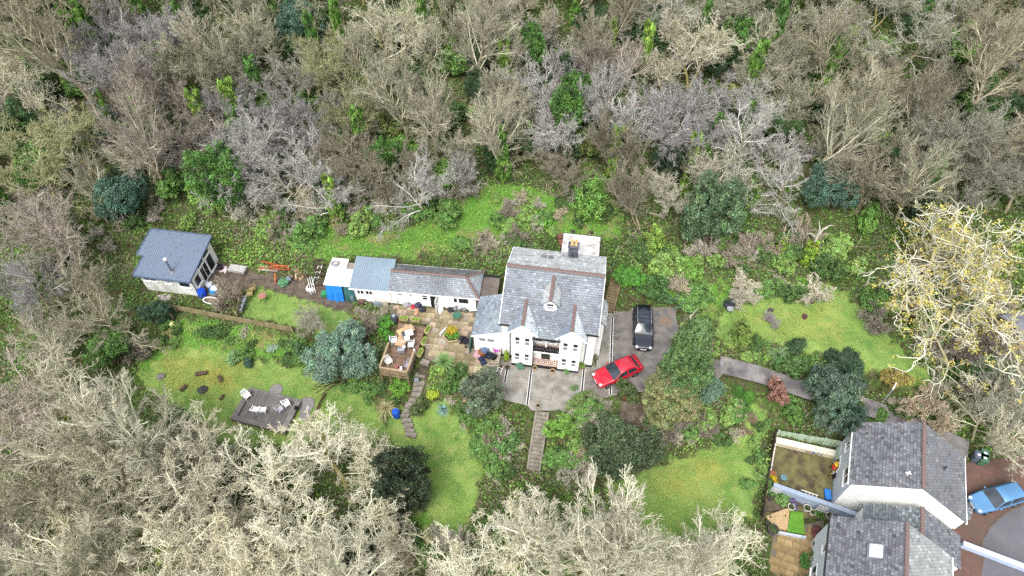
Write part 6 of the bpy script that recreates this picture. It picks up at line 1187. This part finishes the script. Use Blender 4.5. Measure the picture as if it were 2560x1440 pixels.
for a in ((('cardboard_sheet', 'flat tan cardboard sheet leaning on the deck table', 'cardboard', 1014, 826, .75, (1.5, .8, .02), '#c8a87a', .55)), ('paper_sheet', 'white paper bundle at the far end of the deck table', 'paper', 1023, 833, .9, (.7, .6, .12), '#e8e4de', .3), ('box', 'pale open box at the middle of the deck table', 'box', 1018, 848, .9, (.5, .4, .2), '#d8cabc', .2), ('folded_umbrella', 'dark grey folded parasol lying on the deck table', 'parasol', 1010, 842, .92, (.22, 1.0, .16), '#4a5058', .35),
          ('box', 'small tan box on the deck table', 'box', 1008, 856, .9, (.35, .4, .14), '#b8a08a', -.2), ('folded_napkins', 'white folded cloth at the near end of the deck table', 'cloth', 1010, 868, .9, (.25, .25, .1), '#f0eeea', .6), ('cushion', 'brown cushion at the front of the deck', 'cushion', 993, 920, .17, (.5, .45, .2), '#8a5c50', .1), ('cushion', 'white cushion at the front of the deck', 'cushion', 1001, 924, .17, (.35, .4, .2), '#e4e0da', .2), ('white_slab', 'white slab leaning by the right deck edge', 'slab', 1037, 884, .17, (.15, .6, .3), '#e2e0dc', .2),
          ('plank_panel', 'white board leaning against the hexagonal planter', 'board', 1108, 832, .1, (.1, .9, .35), '#e8e6e2', -.6), ('panel', 'grey sheet leaning against the garage wall', 'sheet', 945, 765, .05, (.85, .08, .5), '#7f9098', -.1), ('panel', 'beige sheet leaning against the garage wall', 'sheet', 962, 764, .05, (.7, .08, .6), '#b9b09c', -.1), ('wire_guard', 'rusty wire frame leaning on the garage wall', 'frame', 962, 752, .05, (1.1, .05, .9), '#a9a59c', -.1), ('bench', 'brown chest against the garage wall', 'chest', 905, 758, .05, (.6, .4, .4), '#5d4a44', -.1),
          ('cardboard_strip', 'long tan cardboard strip by the outhouse door', 'cardboard', 1042, 780, .07, (.3, .9, .15), '#b08a6a', -.1), ('cabinet', 'white low cabinet right of the open outhouse door', 'cabinet', 1103, 776, .05, (.45, .4, .5), '#e0deda', -.1), ('white_box', 'small white box right of the open outhouse door', 'box', 1100, 782, .05, (.25, .3, .2), '#f0eeea', .2), ('screen_panel', 'dark green panel leaning at the annexe corner', 'panel', 1178, 868, .05, (.12, 1.4, 1.3), '#3a5c50', -.12), ('wooden_chest', 'brown wooden drawer unit in the junk pile', 'drawers', 1205, 886, .05, (.6, .5, .5), '#8a5530', -.2),
          ('garden_gate', 'grey timber gate standing below the junk pile', 'gate', 1236, 928, .05, (.9, .06, .95), '#a5a094', .05), ('timber_gate', 'weathered timber gate panel beside the junk pile', 'fence panel', 1250, 905, .05, (.08, 1.6, 1.1), '#a39b8a', -.15), ('lumber_base', 'pale concrete slab bench behind the red timber', 'slab', 672, 672, .3, (2.0, .6, .08), '#a9a096', -.1), ('stone_slab', 'pale long stone slab beside the studio path', 'slab', 595, 675, .2, (1.7, .8, .3), '#a9a6a2', -.2), ('storage_box', 'pale green storage box against the gabled house', 'storage box', 2091, 1145, -4.15, (.6, 1.1, .8), '#8fa08c', -NA),
          ('mat', 'blue board leaning by the gabled house corner', 'board', 2068, 1238, -4.1, (.5, .9, .25), '#2f7ac8', -.2), ('planter', 'terracotta box planter by the forsythia', 'planter', 1929, 1190, -4.15, (.4, .6, .4), '#8a5238', -.25), ('slate_pad', 'grey stepping slab beside the zigzag steps', 'slab', 1041, 950, -.75, (.4, .4, .04), '#7a8288', .3), ('pallet_lump', 'brown crate behind the house left of the flat roof', 'crate', 1401, 600, 2.2, (.6, .6, .6), '#6a4c3c', .2), ('pallet_lump', 'reddish crate behind the house nearest the flat roof', 'crate', 1404, 612, 2.2, (.5, .8, .4), '#7a5040', .2),
          ('mirror', 'dark tray at the front of the junk pile', 'tray', 1209, 908, .06, (.5, .45, .15), '#22304a', .4), ('grass_box', 'green plastic box under the blue tarpaulin', 'box', 812, 738, .05, (.5, .5, .4), '#2f8a58', .1), ('stand', 'grey small stand at the head of the right lawn bed', 'box', 1738, 770, .1, (.35, .35, .5), '#5d666c', .3)): bx(*a)
for a in (('wheelie_bin', 'grey recycling bin with white sticker, left of three', '#5a6270', 2432, 1150), ('wheelie_bin', 'green recycling bin behind the others by the road', '#5a7a68', 2448, 1146), ('wheelie_bin', 'green recycling bin in front of the others by the road', '#4a7058', 2447, 1158)):
    t = thing(a[0], a[1], 'wheelie bin', at(a[3], a[4], -2.75), -.4); MB().add([(-.22, -.25, .05), (.22, -.25, .05), (.22, .25, .05), (-.22, .25, .05), (-.28, -.33, .95), (.28, -.33, .95), (.28, .33, .95), (-.28, .33, .95)], [(0, 3, 2, 1), (4, 5, 6, 7), (0, 1, 5, 4), (1, 2, 6, 5), (2, 3, 7, 6), (3, 0, 4, 7)]).build('bin', M(a[2], .5), t)
    MB().box(-.3, .3, -.36, .36, .955, 1.02).build('lid', M(a[2], .4), t); MB().box(-.1, .12, -.1, .1, 1.021, 1.026).build('sticker', M('#e8ece8'), t)
    for s in (-1, 1): MB().tube([(s*.2, .28, .1), (s*.28, .28, .1)], .1, 10).build('wheel', M('#1c1c1e'), t)
# bathtub
bt = thing('bathtub', 'old white enamel bathtub lying in the yard by the fence', 'bathtub', at(533, 760, 0), -.2)
q = [(math.cos(t)*.8*(1 if math.cos(t) > 0 else 1.05), math.sin(t)*.36) for t in np.linspace(0, 2*math.pi, 20, endpoint=False)]; q = [(max(x, -.78), y) for x, y in q]
tb = MB(); n = len(q); rg = [[(x*.8, y*.75, .1) for x, y in q], [(x, y, .55) for x, y in q], [(x*1.05, y*1.12, .57) for x, y in q], [(x*1.05, y*1.12, .55) for x, y in q]]
inn = [[(x*.93, y*.88, .56) for x, y in q], [(x*.75, y*.65, .2) for x, y in q]]
tb.add(rg[0]+rg[1]+rg[2], [(k, (k+1) % n, n+(k+1) % n, n+k) for k in range(n)]+[(n+k, n+(k+1) % n, 2*n+(k+1) % n, 2*n+k) for k in range(n)]); tb.add(rg[2]+inn[0], [(k, (k+1) % n, n+(k+1) % n, n+k) for k in range(n)]); tb.build('tub', M('#eeece8', .3), bt)
MB().add(inn[0]+inn[1], [(k, (k+1) % n, n+(k+1) % n, n+k) for k in range(n)]+[tuple(range(n, 2*n))]).build('basin', M('#8a7a6a', .6), bt)
for x in (-.5, .5):
    for y in (-.2, .2): MB().lump((x, y, .06), (.06, .06, .08), 1, 6, 4, 0).build('foot', M('#6a6660'), bt)
# pink sheet on the path, studio wall clothes rack
tag(MB().prism([(-.5, -.25), (-.1, -.4), (.1, -.15), (.55, -.35), (.3, .1), (.05, .45), (-.45, .4)], .02, .12).build('blanket', M('#d9c0c4', .9), None, at(560, 676, 0), -.5), 'pale pink cloth lying outside the studio', 'blanket')
# log pile, timbers, logs on the lawn
lp = random.Random(6)
for k in range(14):
    x, y = 742+lp.uniform(-17, 17), 690+lp.uniform(-12, 10); r = lp.uniform(.09, .14); a = lp.uniform(0, 3.14); p = P(x, y, .2); z = .1+(k % 3)*.17
    t = thing('firewood_log', 'cut firewood log in the pile by the path, %s from the top' % ORD[k % 12] if k < 12 else 'cut firewood log lying loose before the pile, %s' % ('left' if k == 12 else 'right'), 'log', (p[0], p[1], z), a, 'firewood logs in the pile')
    MB().tube([(-.25, 0, 0), (.25, 0, .02)], [r, r*.95], 8).build('bark_log', M(lp.choice(['#a08a6a', '#8a7258', '#b8a284']), .9), t); MB().tube([(.25, 0, .02), (.256, 0, .02)], [r*.85, r*.85], 8).build('cut_face', M('#cdb48c', .9), t)
for k in range(9):
    x, y = 668+lp.uniform(0, 52), 664+lp.uniform(0, 14); p = P(x, y, .5); o = MB().box(-.95, .95, -.05, .05, 0, .07).build('red_timber', M(lp.choice(['#a0522f', '#8f4a30', '#b0643c']), .8), None, (p[0], p[1], .38+k*.06), -.15+lp.uniform(-.25, .25)); tag(o, 'reddish timber length stacked by the path, %s from the bottom' % ORD[k], 'timber', 'reddish timbers by the path')
o = MB().beam((0, 0, 0), (.1, .5, .9), .14, .05).build('leaning_plank', M('#a85a34', .8), None, at(688, 708, 0)); tag(o, 'red-brown plank leaning against the timber stack', 'plank')
tb = MB(); q = random.Random(9)
for k in range(60): p = P(756+q.uniform(-14, 16), 683+q.uniform(-10, 12), .2); a = q.uniform(0, 6.28); tb.beam((p[0], p[1], q.uniform(.05, .4)), (p[0]+math.cos(a)*.8, p[1]+math.sin(a)*.8, q.uniform(.1, .6)), .03, .03)
tag(tb.build('brushwood', M('#4d4036', .95)), 'tangled dark brushwood heap beside the log pile', None, None, 'stuff')
for px, py, rz, L, r, l in ((505, 936, .2, 1.0, .2, 'thick dark log lying across the lower lawn'), (552, 950, -1.0, .6, .19, 'short upright-leaning log at the right of the fire pit'), (460, 972, 1.1, .65, .18, 'short dark log at the left of the fire pit'), (556, 995, 1.2, .5, .14, 'small pale log nearer the grey deck')):
    t = thing('log_seat', l, 'log', at(px, py, -2.2), rz); MB().tube([(-L/2, 0, r), (-L/6, .02, r), (L/6, 0, r), (L/2, .02, r)], [r, r*1.04, r*.98, r*.95], 9).build('bark_log', mat('dark_bark', '#5d4f40', '#453a2f', 4., .95, .1, .5, 15), t); MB().tube([(L/2, .02, r), (L/2+.006, .02, r)], [r*.8]*2, 9).build('cut_face', M('#8a7a60', .9), t)
# bikes, prams, frames built from tubes
def bike(nm, l, cat, px, py, z, rz, col, s=1., wr=.32):
    t = thing(nm, l, cat, at(px, py, z), rz); t.scale = (s,)*3
    for x in (-.5, .5):
        w = MB().tube([(x+wr*math.cos(a), 0, wr+wr*math.sin(a)) for a in np.linspace(0, 2*math.pi, 15)], .03, 5).build('wheel', M('#1e1e20', .8), t); sp = MB()
        for k in range(4): sp.beam((x+wr*math.cos(k*.785), 0, wr+wr*math.sin(k*.785)), (x-wr*math.cos(k*.785), 0, wr-wr*math.sin(k*.785)), .012, .012)
        sp.build('spokes', M('#a0a4a8', .4), w)
    m = M(col, .4); fr = MB(); 
    for a, b in (((-.5, 0, wr), (-.1, 0, .3)), ((-.5, 0, wr), (-.2, 0, .75)), ((-.2, 0, .75), (-.1, 0, .3)), ((-.1, 0, .3), (.38, 0, .72)), ((-.2, 0, .75), (.38, 0, .72)), ((.34, 0, .9), (.5, 0, wr))): fr.tube([a, b], .028, 6)
    fr.build('frame', m, t); MB().lump((-.22, 0, .84), (.14, .07, .04), 2, 8, 5, 0).build('saddle', M('#222226'), t); MB().tube([(.3, -.26, .96), (.35, 0, .92), (.3, .26, .96)], .02, 5).build('handlebar', m, t)
    return t
o = bike('bicycle', 'small blue child\'s bicycle lying by the cream wall of the neighbour garden', 'bicycle', 2028, 1118, -4.0, .1, '#4a90d8', .9); o.rotation_euler = (1.2, 0, .1); o = bike('bicycle', 'second child\'s bicycle with white parts beside the blue one', 'bicycle', 2045, 1122, -4.0, -.2, '#a8d0e0', .8); o.rotation_euler = (1.3, 0, .3)
o = bike('bicycle', 'white-framed old bicycle leaning by the outhouse end', 'bicycle', 1148, 780, .05, -.1, '#b9bcc6', 1.)
def pram(l, px, py, z, rz, col):
    t = thing('pushchair', l, 'pushchair', at(px, py, z), rz)
    for x in (-.25, .25):
        for y in (-.35, .35): w = MB().lathe([(.03, -.03), (.13, -.03), (.13, .03), (.03, .03)], 12); w.v = [(c, a, b) for a, b, c in w.v]; w.build('wheel', M('#202024'), t, (x, y, .13))
    MB().lathe([(.2, .3), (.32, .42), (.34, .62), (.3, .64), (.26, .5)], 12, sy=1.4).build('carrycot', M(col, .8), t); h = MB(); n = 10
    h.add([(.33*math.cos(a)*math.cos(b), .1+.42*math.sin(b), .62+.33*math.sin(a)*math.cos(b)) for b in np.linspace(.05, 1.4, 5) for a in np.linspace(0, math.pi, n)], [(j*n+i, j*n+i+1, (j+1)*n+i+1, (j+1)*n+i) for j in range(4) for i in range(n-1)]); h.build('hood', M(col, .8), t)
    MB().tube([(-.25, -.3, .4), (-.25, -.65, .95), (.25, -.65, .95), (.25, -.3, .4)], .018, 5).build('handle', M('#6a6a70', .4), t)
pram('black pushchair standing on the patio by the annexe', 1162, 860, .07, .9, '#25242c')
fr = thing('tubular_frame', 'white tubular garden swing frame lying beside the sleeper steps', 'frame', at(778, 720, .02), .5)
for k in range(4): MB().tube([(.5*math.cos(a)*(1-.12*k), .5*math.sin(a)*(.9-.1*k), .05+.07*k) for a in np.linspace(0, 5.2, 12)], .03, 6).build('hoop', M('#eceae6', .4), fr)
for k in range(3): MB().tube([(-.25+k*.22, -.8, .05), (.05+k*.2, .9, .5)], .028, 6).build('pole', M('#eceae6', .4), fr)
def ladder(l, px, py, z, rz, L, tilt, col='#d8d8d6'):
    t = thing('ladder', l, 'ladder', at(px, py, z), rz); t.rotation_euler = (tilt, 0, rz)
    for s in (-1, 1): MB().box(s*.2-.02, s*.2+.02, 0, L, 0, .05).build('stile', M(col, .5), t)
    for k in range(int(L/.28)): MB().box(-.18, .18, .15+k*.28, .18+k*.28, .01, .04).build('rung', M(col, .5), t)
ladder('white ladder leaning up beside the sleeper steps', 788, 705, .1, -.35, 1.8, .6); ladder('white ladder propped below the timber gate', 1238, 955, .1, -.4, 1.5, .5, '#e8e6e4'); ladder('white ladder lying along the rendered wall top', 2045, 1245, -3.0, 1.25, 1.4, .1, '#efeae4')
hc = MB()
for k in range(7): hc.tube([(.42*math.cos(a)*(1-.05*k), .36*math.sin(a)*(1-.07*k), .03+.025*k) for a in np.linspace(k, k+5.9, 16)], .022, 5)
tag(hc.build('hose_coil', M('#8d9298', .5), None, (*RW(-2.3, 2.45), 2.16)), 'coiled grey hose on the slab behind the white roof', 'hose')
tr = thing('trellis', 'white lattice trellis at the left end of the rendered wall', 'trellis', (*P(1943, 1217, -2.8)[:2], -3.95), -.32)
for k in range(5): MB().box(-.4+k*.18, -.36+k*.18, -.22, -.2, 0, 1.3).build('slat', m_line, tr); MB().box(-.4, .38, -.235, -.215, .1+k*.28, .14+k*.28).build('slat', m_line, tr)
dup(tr, (*P(2060, 1262, -2.8)[:2], -3.95), -.32, 'white lattice trellis at the right end of the rendered wall')
ty = thing('toy_car', 'red and yellow ride-on toy car against the gabled house', 'toy car', at(2086, 1172, -4.15), .4)
MB().lump((0, 0, .4), (.42, .3, .26), 3, 10, 7, .05).build('body', M('#c8302a', .4), ty, smooth=True); MB().lump((0, 0, .9), (.34, .28, .07), 2, 10, 6, .05).build('roof', M('#e8c02c', .4), ty, smooth=True)
for x in (-.25, .25):
    for y in (-.24, .24): MB().tube([(x*.8, y, .5), (x*.7, y*.9, .9)], .025, 5).build('pillar', M('#e8c02c'), ty); MB().tube([(x, y-.04, .13), (x, y+.04, .13)], .13, 10).build('wheel', M('#222224'), ty)
bike('toy_trike', 'yellow plastic tricycle below the toy car', 'tricycle', 2078, 1185, -4.15, .6, '#d8b848', .7, .2)
rtable('bird_bath', 'shallow blue-grey bird bath in the neighbour yard', 1957, 1197, -4.15, .28, .25, '#5f7f88', 3); barrel(2087, 1195, -4.15, .25, .6, '#2c2a2c', 'black bin by the gabled house wall', 'bin')
sg = MB().tube([(0, 0, 0), (.1, .05, 2.4), (-.1, .1, 4.6)], [.12, .09, .04], 6)
for a, b in (((.05, .05, 2.8), (1.1, .2, 4.4)), ((0, .05, 3.2), (-1.0, -.1, 4.7)), ((.5, .1, 3.6), (.4, .8, 4.9)), ((-.05, .08, 3.9), (.5, -.3, 5.2)), ((-.5, 0, 4.0), (-1.4, .4, 4.4)), ((.9, .15, 4.1), (1.6, -.1, 4.5))): sg.tube([a, ((a[0]+b[0])/2, (a[1]+b[1])/2+.1, (a[2]+b[2])/2+.15), b], [.06, .045, .02], 5)
sn = thing('dead_snag', 'pale leafless snag with ivy at the back of the right lawn', 'tree', crownat(2040, 600, 3.2), .5); sg.build('trunk', M('#bdb5a8', .95), sn); o = obj('ivy', ME_IVY, sn, None, None, (1.5, 1.5, 3.0)); o.color = c4('#84a03c')
sn2 = thing('ivy_stump', 'leaning ivy-clad trunk left of the pale snag', 'tree', crownat(1965, 600, 2.5), 1.5); sg.build('trunk', M('#a89a8a', .95), sn2); sn2.scale = (.8, .8, .75); o = obj('ivy', ME_IVY, sn2, None, None, (1.6, 1.6, 3.4)); o.color = c4('#7d9c3a')
# shed roof at the far right
sh = thing('garden_shed', 'tan timber shed with grey roof at the right edge', 'shed', (*P(2530, 850, 0)[:2], .1), .25)
MB().box(-1.2, 2.2, -1.2, 1.4, -.6, 1.9).build('wall', M('#a58a66', .9), sh); MB().solid([(-1.4, -1.4, 1.85), (2.4, -1.4, 1.85), (2.4, .2, 2.5), (-1.4, .2, 2.5)], (0, 0, .05)).build('roof', M('#6f7078', .8), sh); MB().solid([(-1.4, .2, 2.5), (2.4, .2, 2.5), (2.4, 1.6, 1.9), (-1.4, 1.6, 1.9)], (0, 0, .05)).build('roof', M('#787982', .8), sh)
window(sh, .8, -1.2, .8, 1.2, .8, split=0, mull=2)
lp_ = thing('lamp_post', 'slanting pale street lamp arm beside the lane', 'street lamp', (*P(2185, 1030, -2)[:2], -2.2), .5); MB().tube([(0, 0, 0), (0, 0, 4.0)], [.07, .05], 8).build('post', M('#8d8f92', .5), lp_); MB().beam((0, 0, 3.95), (.7, .3, 4.1), .1, .06).build('lamp_head', M('#d5d2c4', .5), lp_)
# ------------------------------------------------------------------ undergrowth and lawn grass (uncountable)
BLD = [[HW(-2.8, -1.2), HW(9, -1.2), HW(9, 8.2), HW(-2.8, 8.2)], [HW(4, 8), HW(7.8, 8), HW(7.8, 12.7), HW(4, 12.7)], [RW(-3, -.4), RW(14, -.4), RW(14, 3.2), RW(-3, 3.2)],
       [SW(-6.2, -.5), SW(.4, -.5), SW(.4, 5), SW(-6.2, 5)], [nh(-.4, -12), nh(9, -12), nh(9, 6), nh(-.4, 6)], GARD, GARD2, ROAD]
def cover(n, seed, wfun, mixw=None):
    q = np.random.default_rng(seed); out = []
    while sum(len(a) for a in out) < n:
        x = q.uniform(-80, 80, n); y = q.uniform(-48, 68, n); z = hfun(x, y); u, v = projn(x, y, z); ok = (u > -120) & (u < 2680) & (v > -60) & (v < 1540)
        x, y, z, u, v = x[ok], y[ok], z[ok], u[ok], v[ok]
        bad = np.zeros(len(x), bool)
        for b in BLD: bad |= inpoly(b, x, y)
        for hp_ in HARDPX: bad |= inpoly(hp_, u, v)
        i = np.clip(((x-GX0)/GS).round().astype(int), 0, len(gx)-1); j = np.clip(((y-GY0)/GS).round().astype(int), 0, len(gy)-1)
        wgt = wfun(i, j, x, y, u, v); keep = ~bad & (q.random(len(x)) < wgt); out.append(np.stack([x, y, z, i, j], -1)[keep])
    return np.vstack(out)[:n]
HARDPX = [[(1200, 940), (1310, 1020), (1390, 1030), (1460, 1015), (1540, 990), (1650, 975), (1800, 960), (1830, 905), (1700, 870), (1692, 765), (1605, 762), (1520, 780), (1250, 880)],
          [(980, 760), (1200, 775), (1190, 945), (1060, 905), (1040, 950), (945, 940), (985, 805)], [(590, 965), (780, 1000), (745, 1050), (590, 1040)], [(1320, 1020), (1390, 1020), (1350, 1180), (1310, 1180)],
          [(1520, 680), (1550, 690), (1545, 790), (1510, 785)], [(1790, 895), (2010, 955), (2230, 1020), (2440, 1110), (2440, 1150), (2200, 1060), (2000, 1000), (1800, 960)],
          [(560, 660), (640, 685), (800, 700), (880, 740), (890, 785), (790, 755), (640, 715), (590, 720)], [(955, 1040), (1010, 1000), (1040, 960), (1070, 960), (1040, 1030), (1040, 1085), (1015, 1085)]]
def build_cover():
    q = np.random.default_rng(50)
    lw = lambda i, j, x, y, u, v: np.clip(1-1.6*Z_LAWN[j, i]-1.3*Z_SOIL[j, i], 0, 1)*np.clip(.25+1.5*vnoise(x, y, 2.3, 9), 0, 1)*np.where(y > 12, .65, 1.)
    c = cover(250000, 51, lw); x, y, z, i, j = c.T; i = i.astype(int); j = j.astype(int); n = len(x)
    a = vnoise(x, y, 3.3, 3); b = vnoise(x, y, 1.1, 4); e = vnoise(x, y, 5.5, 5); br = Z_BRIGHT[j, i]
    pal = np.array([lin(h) for h in ('#4a602e', '#65853e', '#7da04a', '#79745a', '#55694a', '#94ab58')]); t = a+.35*(b-.5)+q.normal(size=n)*.1
    k = np.select([t < .3, t < .5, t < .62, t < .74, t < .86], [0, 1, 4, 3, 1], 2); k = np.where((br > .4) & (q.random(n) < .75), np.where(q.random(n) < .6, 2, 1), k); k = np.where((br > .4) & (q.random(n) < .15), 5, k); k = np.where((br > .4) & (b > .74) & (q.random(n) < .6), 3, k)
    wd = WOOD[j, i] > .5; k = np.where(wd & (k == 2) & (q.random(n) < .6), 0, k)
    hgt = np.clip(e-.3, 0, 1)*1.5*(1-Z_BRIGHT[j, i]*.7)*q.random(n)+.04
    col = pal[k]*(1+.16*q.normal(size=n))[:, None]
    pos = np.stack([x, y, z+hgt], -1); nor = unit(q.normal(size=(n, 3))*.6+np.array([0, 0, .9])); A = unit(np.cross(nor, q.normal(size=(n, 3)))); B = np.cross(nor, A); s = ((.06+.1*q.random(n))*(1-.4*br))[:, None]
    V = np.stack([pos-A*s, pos+B*s*.6, pos+A*s, pos-B*s*.6], 1).reshape(-1, 3); o = obj('undergrowth', npmesh('undergrowth', V, np.arange(4*n).reshape(n, 4), m_leaf, np.repeat(np.clip(col, .01, 1), 4, 0)))
    tag(o, 'ivy, brambles and weeds covering the banks and woodland floor', None, None, 'stuff')
    c = cover(20000, 53, lambda i, j, x, y, u, v: np.clip(1-2*Z_LAWN[j, i]-1.3*Z_SOIL[j, i]-.8*Z_BRIGHT[j, i], 0, 1)*np.clip(vnoise(x, y, 3.1, 12)*2-.5, 0, 1)); x, y, z, i, j = c.T; n = len(x)
    p = np.stack([x, y, z], -1); d = unit(q.normal(size=(n, 3))+np.array([0, 0, .7])); L = (.5+1.1*q.random(n))[:, None]; m = p+d*L*.5+q.normal(size=(n, 3))*.08; e = p+d*L+np.array([0, 0, -.15])*L
    global rng
    rng = np.random.default_rng(3); V, F = ribbons(np.stack([p, m, e], 1), np.full((n, 3), .013)); col = np.array([lin(h) for h in ('#9a907c', '#b0a48e', '#857a6a')])[q.integers(0, 3, n)]*(1+.2*q.normal(size=n))[:, None]
    o = obj('brambles', npmesh('brambles', V, F, m_leaf, np.repeat(np.clip(col, .01, 1), 6, 0))); tag(o, 'dead bramble stems tangled over banks and wood floor', None, None, 'stuff')
    c = cover(90000, 52, lambda i, j, x, y, u, v: np.clip(Z_LAWN[j, i]*1.4-.25, 0, 1)*np.clip(vnoise(x, y, .9, 14)*1.6-.2, 0, 1)); x, y, z, i, j = c.T; n = len(x); i = i.astype(int); j = j.astype(int)
    a = vnoise(x, y, 2.1, 6)+q.normal(size=n)*.22; col = np.where((a < .5)[:, None], np.array(lin('#658a42')), np.array(lin('#7f9650'))); ms = Z_MOSS[j, i]*vnoise(x, y, 1.7, 8)*1.3; col = col*(1-ms[:, None])+np.array(lin('#908a46'))*ms[:, None]
    col = col*(1+.1*q.normal(size=n))[:, None]; t = q.random(n)*6.283; hh = .025+.03*q.random(n); ln_ = .03; r = .03
    p = np.stack([x, y, z], -1); u_ = np.stack([np.cos(t)*r, np.sin(t)*r, 0*t], -1); w_ = np.stack([q.normal(size=n)*ln_, q.normal(size=n)*ln_, hh], -1)
    V = np.stack([p-u_, p+u_, p+w_], 1).reshape(-1, 3); o = obj('lawn_grass', npmesh('lawn_grass', V, np.arange(3*n).reshape(n, 3), m_leaf, np.repeat(np.clip(col, .01, 1), 3, 0))); tag(o, 'short mossy grass of the lawns', None, None, 'stuff')
build_cover()
print('tris', sum(len(m.loop_triangles) or sum(len(p.vertices)-2 for p in m.polygons) for m in bpy.data.meshes))
